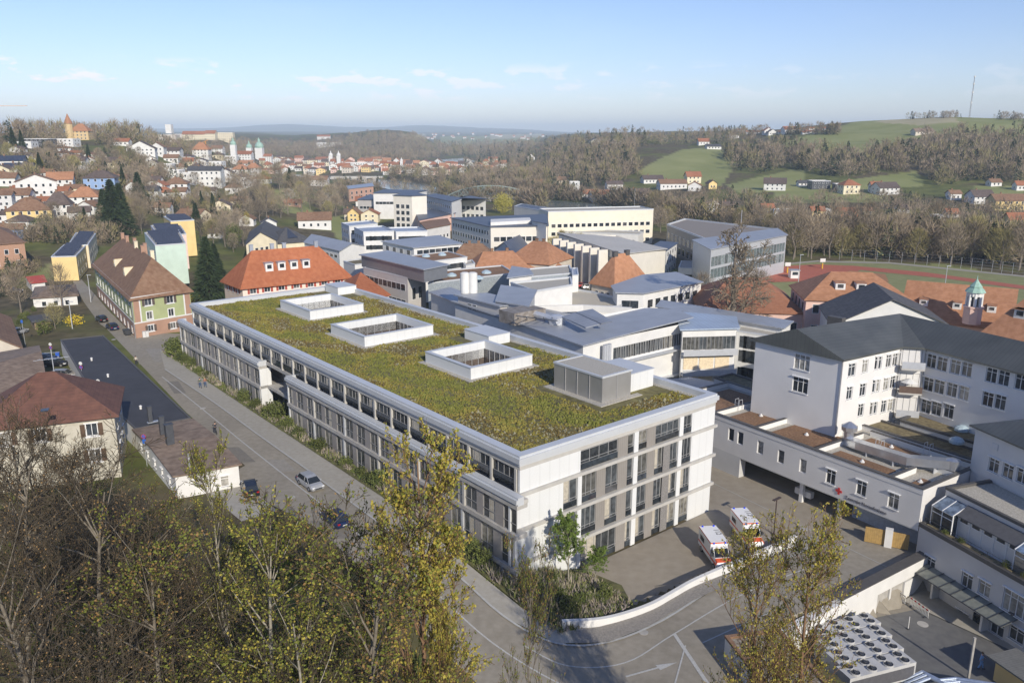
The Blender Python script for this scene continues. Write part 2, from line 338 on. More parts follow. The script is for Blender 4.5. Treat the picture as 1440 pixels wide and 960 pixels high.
def drape(name, poly, m, off, label=None, step=2.5, kind='structure', parent=None, cat=None, build=True):
    bm = bmesh.new(); vs = [bm.verts.new((p[0], p[1], 0)) for p in poly]
    for tri in geometry.tessellate_polygon([[Vector((p[0], p[1], 0)) for p in poly]]):
        try: bm.faces.new([vs[i] for i in tri])
        except ValueError: pass
    for _ in range(9):
        es = [e for e in bm.edges if e.calc_length() > step]
        if not es: break
        bmesh.ops.subdivide_edges(bm, edges=es, cuts=1, use_grid_fill=False); bmesh.ops.triangulate(bm, faces=[f for f in bm.faces if len(f.verts) > 3])
    co = np.array([v.co[:] for v in bm.verts]); z = T(co[:, 0], co[:, 1])+off
    for v, zz in zip(bm.verts, z): v.co.z = zz
    bmesh.ops.recalc_face_normals(bm, faces=bm.faces)
    if sum(f.normal.z for f in bm.faces) < 0: bmesh.ops.reverse_faces(bm, faces=bm.faces)
    me = bpy.data.meshes.new(name); bm.to_mesh(me); bm.free(); me.materials.append(m)
    o = link(name, me, parent)
    return tag(o, label, cat, kind=kind) if not parent else o
def ribbon(pts, w0, w1=None):
    """outline of a band along pts, from offset w0 (left) to w1 (right)"""
    w1 = w0 if w1 is None else w1; L = []; R = []
    for i, p in enumerate(pts):
        a = pts[max(i-1, 0)]; b = pts[min(i+1, len(pts)-1)]; d = Vector((b[0]-a[0], b[1]-a[1])).normalized(); n = Vector((-d.y, d.x))
        L.append((p[0]+n.x*w0, p[1]+n.y*w0)); R.append((p[0]-n.x*w1, p[1]-n.y*w1))
    return L+R[::-1]
def curve(pts, n=6):
    out = []; pts = [Vector((p[0], p[1])) for p in pts]; q = [pts[0]*2-pts[1]]+pts+[pts[-1]*2-pts[-2]]
    for i in range(1, len(q)-2):
        for k in range(n):
            s = k/n; out.append(.5*((2*q[i])+(q[i+1]-q[i-1])*s+(2*q[i-1]-5*q[i]+4*q[i+1]-q[i+2])*s*s+(-q[i-1]+3*q[i]-3*q[i+1]+q[i+2])*s**3))
    return out+[pts[-1]]
# ---------------------------------------------------------------- shared materials
white = mat('white_plaster', (.68, .675, .65), .75, sc=.6, amt=.05, big=.04)
panelw = mat('white_panel', (.69, .70, .69), .55, sc=.5, amt=.015, stripe=(SA, 1.35, .08), big=.03)
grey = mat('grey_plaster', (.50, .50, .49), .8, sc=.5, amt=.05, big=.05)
lgrey = mat('light_grey_plaster', (.60, .60, .58), .8, sc=.5, amt=.05, big=.05)
cream = mat('cream_plaster', (.72, .64, .46), .85, sc=.5, amt=.07, big=.05)
yellow = mat('yellow_plaster', (.74, .56, .25), .85, sc=.5, amt=.06, big=.05)
mint = mat('mint_plaster', (.52, .64, .55), .85, sc=.5, amt=.06, big=.04)
olive = mat('olive_green_plaster', (.36, .40, .20), .85, sc=.5, amt=.07, big=.06)
terra = mat('brown_plaster', (.38, .23, .16), .85, sc=.5, amt=.08, big=.05)
pinkm = mat('pink_plaster', (.72, .50, .42), .85, sc=.5, amt=.06, big=.04)
beige = mat('beige_plaster', (.60, .54, .45), .85, sc=.5, amt=.06, big=.05)
stone = mat('pale_stone', (.62, .57, .50), .85, sc=.8, amt=.07, big=.05)
blue = mat('blue_plaster', (.26, .38, .60), .85, sc=.5, amt=.06)
conc = mat('concrete', (.40, .385, .355), .85, sc=1.5, amt=.12, big=.1, bump=.2)
concl = mat('light_concrete', (.46, .445, .41), .8, sc=1.2, amt=.06, big=.05)
alu = mat('aluminium', (.55, .57, .60), .45, sc=2, amt=.05, metal=.35)
capm = mat('coping_metal', (.56, .58, .595), .5, sc=.7, amt=.03, metal=.15)
zinc = mat('zinc', (.42, .45, .50), .45, sc=.6, amt=.07, metal=.45, big=.06)
dkmetal = mat('dark_metal', (.07, .075, .085), .45, sc=2, amt=.1, metal=.3)
taupe = mat('taupe_panel', (.27, .25, .225), .6, sc=1, amt=.04, stripe=(SA, .3, .25))
taupel = mat('taupe_side_panel', (.30, .28, .26), .6, sc=1, amt=.04, stripe=(SA+pi/2, .3, .2))
curtain = mat('curtain', (.46, .42, .34), .9, sc=3, amt=.15, stripe=(SA, .25, .35))
copper = mat('copper_green', (.30, .46, .38), .6, sc=2, amt=.12)
def tiles(name, c, c2=None): return mat(name, c, .85, c2, sc=1.1, amt=.16, stripe=('z', .28, .22), big=.12, bump=.3)
t_orange = tiles('orange_tiles', (.34, .16, .08), (.44, .22, .12))
t_red = tiles('red_tiles', (.28, .105, .05), (.37, .155, .08))
t_brown = tiles('brown_tiles', (.19, .10, .055), (.27, .165, .10))
t_dark = tiles('dark_tiles', (.085, .062, .052), (.14, .105, .09))
t_slate = tiles('slate_tiles', (.06, .06, .065), (.10, .10, .105))
t_graybrown = tiles('grey_brown_tiles', (.17, .12, .085), (.28, .21, .155))
def seam(ang, c=(.37, .39, .42), per=.9, name='seam_metal', dep=.2, rough=.5, metal=.25): return mat('%s_%d' % (name, int(round(math.degrees(ang)))), c, rough, sc=.35, amt=.06, metal=metal, stripe=(ang, per, dep), big=.07)
felt = mat('roof_felt', (.047, .048, .055), .8, sc=.5, amt=.12, big=.15)
gravel = mat('roof_gravel', (.32, .30, .25), .95, (.50, .47, .41), sc=6, detail=6, bump=.3)
sedum_b = mat('brown_sedum', (.17, .085, .045), .95, (.28, .17, .09), sc=3.5, detail=8, bump=.6, big=.15)
moss_b = mat('dry_moss', (.12, .095, .05), .95, (.24, .20, .11), sc=2.0, detail=8, bump=.5, big=.2)
solar = mat('solar_panel', (.045, .055, .085), .25, sc=3, amt=.3)
wframe = mat('white_frame', (.78, .78, .77), .5, sc=2, amt=.03); gframe = mat('grey_frame', (.30, .30, .30), .5, sc=2, amt=.05)
gl = glass('window_glass'); gl2 = glass('office_glass', (.04, .045, .048), (.20, .19, .16), .3); gldark = glass('dark_glass', (.02, .025, .03), (.08, .08, .08), .2)
glgreen = glass('curtain_wall_glass', (.05, .075, .08), (.22, .27, .28), .3)
# ---------------------------------------------------------------- windows: a frame mesh and a pane mesh, shared by all copies
WC = {}
def win_meshes(w, h, style):
    k = (round(w, 1), round(h, 1), style)
    if k in WC: return WC[k]
    w, h = k[0], k[1]; m = MB(); t = .07; fm = wframe
    if style in ('dark', 'office', 'cw'): fm = gframe
    y0, y1 = .10, .18
    def bar(x0, x1, z0, z1): m.box(x0, x1, y0, y1, z0, z1)
    bar(-w/2, w/2, 0, t); bar(-w/2, w/2, h-t, h); bar(-w/2, -w/2+t, t, h-t); bar(w/2-t, w/2, t, h-t)
    n = max(1, int(round(w/.75))) if style not in ('plain',) else 1
    for i in range(1, n): bar(-w/2+w*i/n-.035, -w/2+w*i/n+.035, t, h-t)
    if style == 'trans' or style == 'sill': bar(-w/2+t, w/2-t, h*.70, h*.70+.06)
    if style == 'rail': bar(-w/2+t, w/2-t, h*.36, h*.36+.05)
    if style in ('sill', 'trans', 'farm'): m.box(-w/2-.12, w/2+.12, -.12, .08, -.08, .0)
    if style == 'sill': m.box(-w/2-.1, w/2+.1, -.2, .02, h+.01, h+.12)     # the box of an awning or shutter
    if style == 'trim':
        for a in ((-w/2-.16, -w/2, -.16, h+.16), (w/2, w/2+.16, -.16, h+.16)): m.box(a[0], a[1], -.045, .06, a[2], a[3])
        m.box(-w/2-.16, w/2+.16, -.05, .07, h+.0, h+.17); m.box(-w/2-.2, w/2+.2, -.12, .07, -.17, .0)
    fr = m.mesh('window', fm)
    p = MB().box(-w/2+.02, w/2-.02, .15, .17, .02, h-.02).mesh('pane', {'office': gl2, 'dark': gldark, 'cw': glgreen}.get(style, gl))
    WC[k] = (fr, p); return WC[k]
def far_win(w, h):
    k = (w, h, 'far')
    if k not in WC:
        m = MB().box(-w/2, w/2, -.03, .05, 0, h, 0); m.box(-w/2+.1, w/2-.1, -.05, .04, .1, h-.1, 1)
        WC[k] = (m.mesh('window', [wframe, gldark]), None)
    return WC[k]
def put_window(parent, p, ang, w, h, style='sill', far=False, pane=True):
    fr, pn = far_win(round(w, 1), round(h, 1)) if far else win_meshes(w, h, style)
    o = place('window', fr, parent, p, ang)
    if pn: link('pane', pn, o)
    if style == 'shut':
        pass
    return o
SHUT = {}
def put_shutters(win, w, h, m):
    k = (round(h, 1), m.name)
    if k not in SHUT: SHUT[k] = MB().box(0, .55, -.09, -.03, 0, h).mesh('shutter', m)
    for s in (-w/2-.6, w/2+.05): link('shutter', SHUT[k], win, (s, 0, 0))
def inset(poly, d):
    """offset a ccw outline inwards by d (outwards if negative)"""
    n = len(poly); out = []
    for i in range(n):
        a = Vector(poly[i-1][:2]); b = Vector(poly[i][:2]); c = Vector(poly[(i+1) % n][:2])
        e1 = (b-a).normalized(); e2 = (c-b).normalized(); n1 = Vector((-e1.y, e1.x)); n2 = Vector((-e2.y, e2.x))
        k = 1+n1.dot(n2); out.append(tuple(b+(n1+n2)*(d/max(k, .2))))
    return out
def ccw(poly):
    a = sum(poly[i-1][0]*poly[i][1]-poly[i][0]*poly[i-1][1] for i in range(len(poly)))
    return [tuple(p[:2]) for p in (poly if a > 0 else poly[::-1])]
def wall_face(m, p0, p1, z0, zt0, zt1, ops, mi=0, depth=.2):
    """one wall from p0 to p1, top height from zt0 to zt1, with openings (a0,a1,b0,b1) measured from p0 and z0"""
    d = Vector((p1[0]-p0[0], p1[1]-p0[1])); L = d.length; d /= L; inn = Vector((-d.y, d.x))
    zb = min(zt0, zt1)-z0
    ops = [o for o in ops if o[1] < L+.01 and o[3] < zb+.01]
    A = sorted(set([0, L]+[round(v, 3) for o in ops for v in o[:2]])); B = sorted(set([0, zb]+[round(v, 3) for o in ops for v in o[2:4]]))
    def pt(a, b, k=0): return (p0[0]+d.x*a+inn.x*k, p0[1]+d.y*a+inn.y*k, z0+b)
    for i in range(len(A)-1):
        am = (A[i]+A[i+1])/2; run = None
        for j in range(len(B)-1):
            bmid = (B[j]+B[j+1])/2; hole = any(o[0] < am < o[1] and o[2] < bmid < o[3] for o in ops)
            if hole:
                if run is not None: m.add([pt(A[i], run), pt(A[i+1], run), pt(A[i+1], B[j]), pt(A[i], B[j])], [(0, 1, 2, 3)], mi); run = None
            elif run is None: run = B[j]
        if run is not None: m.add([pt(A[i], run), pt(A[i+1], run), pt(A[i+1], zb), pt(A[i], zb)], [(0, 1, 2, 3)], mi)
    for o in ops:
        a0, a1, b0, b1 = o[:4]; c = [(a0, b0), (a1, b0), (a1, b1), (a0, b1)]
        for k in range(4):
            q, r = c[k], c[(k+1) % 4]; m.add([pt(*q), pt(*r), pt(*r, depth), pt(*q, depth)], [(0, 1, 2, 3)], mi)
    if abs(zt0-zt1) > .01:
        if zt0 > zt1: m.add([pt(0, zb), pt(L, zb), pt(0, zt0-z0)], [(0, 1, 2)], mi)
        else: m.add([pt(0, zb), pt(L, zb), pt(L, zt1-z0)], [(0, 1, 2)], mi)
def row_ops(L, n, w, sills, m0=.8, m1=.8, style='sill'):
    out = []
    for i in range(n):
        c = m0+(L-m0-m1)*(i+.5)/n
        for s, h in sills: out.append((c-w/2, c+w/2, s, s+h, style))
    return out
class House:
    """a building: outline (ccw), floor z0, wall top z1 (one height or one per corner)"""
    def __init__(s, label, cat, poly, z0, z1, wm, name='building', group=None, openings={}, far=False, windows=True, lower=None, wallname='wall'):
        pl = [tuple(p[:2]) for p in poly]
        a = sum(pl[i-1][0]*pl[i][1]-pl[i][0]*pl[i-1][1] for i in range(len(pl)))
        n = len(pl); zs = list(z1) if isinstance(z1, (list, tuple)) else [z1]*n
        if a < 0: pl = pl[::-1]; zs = zs[::-1]; s.flip = True
        else: s.flip = False
        s.p = pl; s.z0 = z0; s.zs = zs; s.z1 = max(zs); c = (sum(p[0] for p in pl)/n, sum(p[1] for p in pl)/n)
        s.o = thing(name, label, cat, (c[0], c[1], z0), 0, group); s.c = c; s.far = far
        m = MB(); wins = []
        for i in range(n):
            j = (i+1) % n
            e = (n-2-i) % n if s.flip else i                # edge index in the order the outline was given
            ops = openings.get(e, []); L = hypot(pl[j][0]-pl[i][0], pl[j][1]-pl[i][1])
            if callable(ops): ops = ops(L)
            if s.flip: ops = [(L-o[1], L-o[0], *o[2:]) for o in ops]
            ops = [o for o in ops if o[0] > .05 and o[1] < L-.05 and o[3] < min(zs[i], zs[j])-z0]
            wall_face(m, pl[i], pl[j], z0, zs[i], zs[j], [] if far else ops)
            ang = atan2(pl[j][1]-pl[i][1], pl[j][0]-pl[i][0]); dx, dy = cos(ang), sin(ang)
            for o in ops: wins.append(((pl[i][0]+dx*(o[0]+o[1])/2, pl[i][1]+dy*(o[0]+o[1])/2, z0+o[2]), ang, o[1]-o[0], o[3]-o[2], o[4] if len(o) > 4 else 'sill'))
        s.wall = m.build(wallname, wm, s.o); s.wins = []
        if windows:
            for p, ang, w, h, st in wins:
                shut = None
                if isinstance(st, tuple): st, shut = st
                o = put_window(s.o, p, ang, w, h, st, far); s.wins.append(o)
                if shut: put_shutters(o, w, h, shut)
    def flat(s, rm, ph=.45, t=.3, cm=None, z=None, name='roof'):
        """flat roof sheet inside a parapet with a metal coping"""
        cm = cm or capm; zt = s.z1 if z is None else z; inn = inset(s.p, t); n = len(s.p)
        r = MB(); r.prism(inset(s.p, t-.02), zt-.25, zt, bot=False); r.build(name, rm, s.o)
        m = MB(); po = inset(s.p, -.06); n = len(po)
        for zz0, zz1 in ((zt-.02, zt+ph),):
            vs = [(*p, zz0) for p in po]+[(*p, zz1) for p in po]+[(*p, zz1) for p in inn]+[(*p, zz0) for p in inn]
            fs = []
            for i in range(n):
                j = (i+1) % n; fs += [(i, j, n+j, n+i), (n+i, n+j, 2*n+j, 2*n+i), (2*n+i, 2*n+j, 3*n+j, 3*n+i), (3*n+i, 3*n+j, j, i)]
            m.add(vs, fs)
        s.par = m.build('parapet', cm, s.o); return s
    def slab(s, rm, over=.4, t=.25, name='roof', dz=0):
        """a sloping plane roof following the wall tops"""
        po = inset(s.p, -over); A = np.array([[x, y, 1] for x, y in s.p]); k, *_ = np.linalg.lstsq(A, np.array(s.zs, float), rcond=None)
        zz = [k[0]*x+k[1]*y+k[2]+dz for x, y in po]
        s.roof = MB().prism(po, [z+.01 for z in zz], [z+t for z in zz]).build(name, rm, s.o); return s
    def ridge(s, rm, rise, axis=0, hip=True, over=.5, t=.18, hipk=1.0, gable=None, trim=None, half=None):
        """ridge roof on a four-cornered outline; axis 0: ridge runs like edge 0; hip or gable ends; half=fraction for half-hips"""
        q = s.p if axis == 0 else s.p[1:]+s.p[:1]
        p = [Vector((a[0], a[1], s.z1)) for a in q]
        m03 = (p[3]+p[0])/2; m12 = (p[1]+p[2])/2; W = (p[3]-p[0]).length; d = (m12-m03); L = d.length; d.normalize(); up = Vector((0, 0, rise)); sl = rise/(W/2)
        ins = min(W/2*hipk, L/2-.01) if hip else 0
        r0 = m03+d*ins+up; r1 = m12-d*ins+up
        # eaves pushed out and down along the slope
        n = (p[0]-p[3]).normalized(); o0 = over if (hip or True) else 0
        dn = Vector((0, 0, -over*sl))
        e = [p[0]+n*over-d*over+dn, p[1]+n*over+d*over+dn, p[2]-n*over+d*over+dn, p[3]-n*over-d*over+dn]
        m = MB()
        if hip:
            vs = e+[r0, r1]; fs = [(0, 1, 5, 4), (1, 2, 5), (2, 3, 4, 5), (3, 0, 4)]
        else:
            r0 = r0-d*over; r1 = r1+d*over; vs = e+[r0, r1]; fs = [(0, 1, 5, 4), (2, 3, 4, 5)]
        k = len(vs); tv = Vector((0, 0, t)); top = [v+tv for v in vs]
        m.add(top, fs)
        m.add(vs, [f[::-1] for f in fs])
        rim = [(0, 1), (1, 2), (2, 3), (3, 0)] if hip else [(0, 1), (1, 5), (5, 2), (2, 3), (3, 4), (4, 0)]
        m.add(vs+top, [(a, b, k+b, k+a) for a, b in rim])
        s.roof = m.build('roof', rm, s.o); s.r0 = r0+tv; s.r1 = r1+tv; s.sl = sl; s.d = d
        if not hip:
            g = MB(); a0 = m03+up*.97; a1 = m12+up*.97
            gm = gable or s.wall.data.materials[0]; g.add([p[3], p[0], a0], [(0, 1, 2)]).build('gable', gm, s.o); MB().add([p[1], p[2], a1], [(0, 1, 2)]).build('gable', gm, s.o)
        return s
    def chimney(s, f, w=.7, h=1.6, m=None, side=0.0):
        """chimney at fraction f along the ridge, side metres off it"""
        n = Vector((-s.d.y, s.d.x, 0)); c = s.r0.lerp(s.r1, f)+n*side; zb = c.z-abs(side)*s.sl-.6; b = MB()
        M = Matrix.Translation((c.x, c.y, 0)) @ Matrix.Rotation(atan2(s.d.y, s.d.x), 4, 'Z')
        b.box(-w/2, w/2, -w/3, w/3, zb, c.z+h*.62, M=M); b.box(-w/2-.07, w/2+.07, -w/3-.07, w/3+.07, c.z+h*.62, c.z+h*.62+.12, M=M)
        ch = b.build('chimney', m or t_brown, s.roof if hasattr(s, 'roof') else s.o); return ch
    def dormers(s, n, w=1.3, h=1.4, side=1, m=None, rm=None, f0=.12, f1=.88, down=.45):
        """dormers along one slope (side +1: the slope on the edge-0 side)"""
        nrm = Vector((s.d.y, -s.d.x, 0))*side
        W = hypot(s.p[3][0]-s.p[0][0], s.p[3][1]-s.p[0][1])
        rise = s.r0.z-s.z1
        for i in range(n):
            f = f0+(f1-f0)*(i/(n-1) if n > 1 else .5); base = s.r0.lerp(s.r1, f)
            dd = rise*down/s.sl*1.0 if s.sl else 1
            dist = (rise/s.sl)*down
            c = base+nrm*dist; zz = base.z-dist*s.sl
            M = Matrix.Translation((c.x, c.y, 0)) @ Matrix.Rotation(atan2(nrm.y, nrm.x)+pi/2, 4, 'Z')
            b = MB().box(-w/2, w/2, -.4, h/s.sl, zz-.6, zz+h*.75, M=M)
            r = s.roof
            k = b.build('dormer', m or white, r)
            MB().box(-w/2-.12, w/2+.12, -.6, h/s.sl*.9, zz+h*.75, zz+h*.75+.12, M=M).build('dormer_roof', rm or zinc, r)
            c2 = c+nrm*(h/s.sl-.05 if False else 0)
            fr = far_win(round(w*.7, 1), round(h*.6, 1))[0]; q = M @ Vector((0, -.42, zz+.02-0)); place('dormer_window', fr, k, (q.x, q.y, zz+.05), atan2(nrm.y, nrm.x)+pi/2)
def quad(*pp): return [tuple(p[:2]) for p in pp]
def rect(c, ang, L, W):
    """four corners: edge 0 faces -y of the turned frame"""
    return [(c[0]+cos(ang)*x-sin(ang)*y, c[1]+sin(ang)*x+cos(ang)*y) for x, y in ((-L/2, -W/2), (L/2, -W/2), (L/2, W/2), (-L/2, W/2))]
def edge_rect(a, b, W):
    """footprint with its near edge from a to b and depth W away from the camera"""
    a = Vector(a[:2]); b = Vector(b[:2]); d = (b-a).normalized(); n = Vector((-d.y, d.x))
    return [tuple(a), tuple(b), tuple(b+n*W), tuple(a+n*W)]
# ---------------------------------------------------------------- the new hospital block
def new_block():
    root = thing('hospital_building', 'long white hospital block with planted green roof and three square light wells', 'building', tuple(S(15, 48, 0)), SA)
    BL, BW = 95.0, 31.0
    def sb(m, u0, u1, v0, v1, z0, z1, mi=0):
        vs = [S(u, v, z) for z in (z0, z1) for u, v in ((u0, v0), (u1, v0), (u1, v1), (u0, v1))]
        return m.add(vs, [(3, 2, 1, 0), (4, 5, 6, 7), (0, 1, 5, 4), (1, 2, 6, 5), (2, 3, 7, 6), (3, 0, 4, 7)], mi)
    wells = [(10.4, 22.8, 48.9, 59.8), (12.8, 23.4, 25.3, 36.0), (12.2, 22.6, 71.0, 83.2)]
    # roof deck with the wells left open
    us = sorted({0.5, 30.5} | {w[k] for w in wells for k in (0, 1)}); vs_ = sorted({.5, 94.5} | {w[k] for w in wells for k in (2, 3)})
    fine_u = sorted(set(us) | set(np.arange(1.5, 30.5, 1.2).tolist())); fine_v = sorted(set(vs_) | set(np.arange(1.5, 94.5, 1.2).tolist()))
    m = MB()
    for i in range(len(fine_u)-1):
        for j in range(len(fine_v)-1):
            cu = (fine_u[i]+fine_u[i+1])/2; cv = (fine_v[j]+fine_v[j+1])/2
            if any(w[0] < cu < w[1] and w[2] < cv < w[3] for w in wells): continue
            m.add([S(fine_u[i], fine_v[j], 14.7), S(fine_u[i+1], fine_v[j], 14.7), S(fine_u[i+1], fine_v[j+1], 14.7), S(fine_u[i], fine_v[j+1], 14.7)], [(0, 1, 2, 3)])
    substrate = mat('roof_substrate', (.09, .078, .028), .95, (.18, .16, .06), sc=1.1, detail=9, bump=.8, big=.25)
    deck = m.build('green_roof', substrate, root)
    # sedum tufts standing on the roof: one mass of small clumps
    g = np.random.default_rng(3); tv = []; tf = []; tm = []
    n = 46000; U = g.uniform(.9, 30.1, n); V = g.uniform(.9, 94.0, n)
    keep = np.ones(n, bool)
    for w in wells+[(17.6, 29.5, 6.2, 17.0), (23.8, 30.5, 35.5, 45), (24, 31, 85, 95), (24, 31, 7, 17)]: keep &= ~((U > w[0]-.7) & (U < w[1]+.7) & (V > w[2]-.7) & (V < w[3]+.7))
    U = U[keep]; V = V[keep]; dens = np.sin(U*.7+np.sin(V*.31)*2)*np.sin(V*.43+U*.2)+.5*np.sin(U*2.1+V*1.3)
    for u, v, d in zip(U, V, dens):
        s = (.10+.14*max(0, d)+g.uniform(0, .13)); h = s*g.uniform(.5, 1.2); a = g.uniform(0, pi); c, q = cos(a)*s, sin(a)*s; k = len(tv)
        p = S(u, v, 14.69); x, y, z = p
        tv += [(x-c, y-q, z), (x+c, y+q, z), (x+q*.6, y-c*.6, z+h*.25), (x-q*.6, y+c*.6, z+h*.3), (x+g.uniform(-.1, .1), y+g.uniform(-.1, .1), z+h)]
        tf += [(k, k+2, k+4), (k+2, k+1, k+4), (k+1, k+3, k+4), (k+3, k, k+4)]
        pn = .8*sin(u*.9+3*sin(v*.23))+sin(v*.7+u*.35)*.5+1.1*sin(u*.33+v*.19+2*sin(v*.1+u*.05))+g.normal()*.55; mi = 0 if pn > .6 else (1 if pn > -.75 else (2 if g.random() < .3 else 3)); tm += [mi]*4
    mm = MB(); mm.v = tv; mm.f = tf; mm.m = tm
    tag(mm.build('sedum', [mat('sedum_green', (.115, .125, .026), .95, (.20, .20, .05), sc=2, spec=.1), mat('sedum_olive', (.165, .14, .03), .95, (.26, .225, .06), sc=2, spec=.1), mat('sedum_pale', (.22, .21, .13), .95, (.30, .28, .19), sc=2, spec=.1), mat('sedum_rust', (.105, .08, .03), .95, (.165, .125, .045), sc=2, spec=.1)], deck), 'mottled green and yellow sedum', kind='stuff')
    # parapet ring round the roof, stepped like the photograph's
    m = MB()
    for (u0, u1, v0, v1) in ((-.1, 31.1, -.1, .85), (-.1, 31.1, 94.2, 95.1), (-.1, .85, .85, 94.2), (30.2, 31.1, .85, 94.2)): sb(m, u0, u1, v0, v1, 14.4, 15.5)
    for (u0, u1, v0, v1) in ((-.28, 31.28, -.28, -.1), (-.28, 31.28, 95.1, 95.28), (-.28, -.1, -.1, 95.1), (31.1, 31.28, -.1, 95.1)): sb(m, u0, u1, v0, v1, 14.7, 15.25)
    m.build('parapet', capm, root)
    m = MB()
    for (u0, u1, v0, v1) in ((0, 31, 0, .3), (0, 31, 94.7, 95), (0, .3, .3, 94.7), (30.7, 31, .3, 94.7)): sb(m, u0, u1, v0, v1, 13.95, 14.4)
    m.build('fascia', concl, root)
    m = MB()
    for (u0, u1, v0, v1) in ((.85, 30.2, .85, 1.0), (29.6, 30.2, 1, 94.2), (1, 30.2, 93.8, 94.2)): sb(m, u0, u1, v0, v1, 14.6, 14.78)
    m.build('gravel_margin', gravel, deck)
    # light wells: upstand with metal coping and glazed courtyard walls going down
    for (u0, u1, v0, v1) in wells:
        m = MB(); t = .55
        for a in ((u0, u1, v0, v0+t), (u0, u1, v1-t, v1), (u0, u0+t, v0+t, v1-t), (u1-t, u1, v0+t, v1-t)): sb(m, *a, 13.9, 16.3)
        up = m.build('light_well', panelw, root)
        m = MB(); t = .75
        for a in ((u0-.08, u1+.08, v0-.08, v0+t-.2), (u0-.08, u1+.08, v1-t+.2, v1+.08), (u0-.08, u0+t-.2, v0+t-.2, v1-t+.2), (u1-t+.2, u1+.08, v0+t-.2, v1-t+.2)): sb(m, *a, 16.3, 16.38)
        m.build('coping', capm, up)
        m = MB(); a0, a1, b0, b1 = u0-.8, u1+.8, v0-.8, v1+.8
        for a in ((a0, a1, b0, v0), (a0, a1, v1, b1), (a0, u0, v0, v1), (u1, a1, v0, v1)): sb(m, *a, 14.6, 14.79)
        m.build('gravel_strip', gravel, up)
        m = MB(); i0, i1, j0, j1 = u0+.55, u1-.55, v0+.55, v1-.55
        for k in range(4):
            z0 = k*3.8; z1 = z0+3.8
            for (p, q) in (((i0, j1), (i1, j1)), ((i1, j1), (i1, j0)), ((i0, j0), (i0, j1)), ((i1, j0), (i0, j0))):
                A, B = S(*p), S(*q); m.add([(A.x, A.y, z0), (B.x, B.y, z0), (B.x, B.y, z0+.55), (A.x, A.y, z0+.55)], [(0, 1, 2, 3)], 0)
                m.add([(A.x, A.y, z0+.55), (B.x, B.y, z0+.55), (B.x, B.y, z1), (A.x, A.y, z1)], [(0, 1, 2, 3)], 1)
                nb = 8
                for b in range(nb+1):
                    c = A.lerp(B, b/nb); inn = (S((i0+i1)/2, (j0+j1)/2)-c); inn.z = 0; inn.normalize(); c2 = c+inn*.06
                    m.tube((c2.x, c2.y, z0+.5), (c2.x, c2.y, z1), .07, n=4, mi=2)
        m.add([S(i0, j0, .1), S(i1, j0, .1), S(i1, j1, .1), S(i0, j1, .1)], [(0, 1, 2, 3)], 0)
        m.build('courtyard_wall', [beige, glass('courtyard_glass', (.08, .06, .05), (.2, .17, .14), .5), gframe], up)
    # rooftop plant room, lift head and vents
    m = MB(); sb(m, 19.2, 24.2, 7.7, 16.2, 14.7, 17.9)
    pr = m.build('plant_room', mat('ribbed_grey_panel', (.40, .39, .37), .45, sc=.6, amt=.05, metal=.5, big=.05), root)
    m = MB(); sb(m, 19.4, 24.0, 7.9, 16.0, 17.9, 18.0); m.build('gravel_top', gravel, pr)
    m = MB()
    for a in ((19.1, 24.3, 7.6, 7.9), (19.1, 24.3, 16.0, 16.3), (19.1, 19.4, 7.9, 16), (24.0, 24.3, 7.9, 16)): sb(m, *a, 17.85, 18.08)
    m.build('coping', capm, pr)
    m = MB()
    for k in range(1, 4): v = 7.7+8.5*k/4; sb(m, 19.13, 19.2, v-.03, v+.03, 14.7, 17.85)
    for k in range(1, 2): sb(m, 21.65, 21.75, 7.62, 7.7, 14.7, 17.85)
    m.build('panel_joint', gframe, pr)
    m = MB()
    for a in ((18.2, 25.4, 6.8, 7.7), (18.2, 19.2, 7.7, 17.1), (19.2, 24.2, 16.2, 17.1)): sb(m, *a, 14.6, 14.8)
    m.build('gravel_strip', gravel, pr)
    m = MB(); sb(m, 24.3, 29.4, 8.6, 14.5, 14.7, 17.0); lh = m.build('lift_head', panelw, root)
    m = MB(); sb(m, 24.2, 29.5, 8.5, 14.6, 17.0, 17.1); m.build('coping', capm, lh)
    for (u0, u1, v0, v1, zt) in ((25.3, 29.4, 37.6, 43.8, 16.2), (26.5, 30.6, 88.2, 93.6, 16.2)):
        m = MB(); sb(m, u0, u1, v0, v1, 14.7, zt); h = m.build('vent_housing', panelw, root); h['label'] = 'low white vent box at roof edge'
        m = MB(); sb(m, u0-.08, u1+.08, v0-.08, v1+.08, zt, zt+.08); m.build('coping', capm, h)
    # ------- front facade (v = 0), four storeys 3.8 m apart; columns along u
    FZ = [0, 3.8, 7.6, 11.4]
    # closed fields: white end walls
    def glassrow(a0, a1, z0, z1, n, side='front', rail=True, off=0.0):
        """one glazed field: frame with posts and a balustrade rail, pane behind"""
        m = MB(); k = (z0+.25, z1-.1)
        def bx(x0, x1, y0, y1, c0, c1, mm): sb(mm, x0, x1, y0+off, y1+off, c0, c1) if side == 'front' else sb(mm, y0+off, y1+off, x0, x1, c0, c1)
        bx(a0, a1, .12, .22, k[0], k[0]+.08, m); bx(a0, a1, .12, .22, k[1]-.08, k[1], m)
        for i in range(n+1):
            x = a0+(a1-a0)*i/n; x = min(max(x, a0+.035), a1-.035); bx(x-.035, x+.035, .12, .22, k[0]+.08, k[1]-.08, m)
        if rail:
            bx(a0, a1, .02, .06, k[0]+1.05, k[0]+1.1, m); bx(a0, a1, .02, .05, k[0]+.75, k[0]+.78, m)
        w = m.build('window', gframe, root)
        m = MB(); bx(a0, a1, .16, .18, k[0]+.05, k[1]-.05, m); m.build('pane', gl2, w)
        if rail:
            m = MB(); bx(a0+.02, a1-.02, .03, .04, k[0]+.05, k[0]+.72, m); m.build('balustrade', gldark, w)
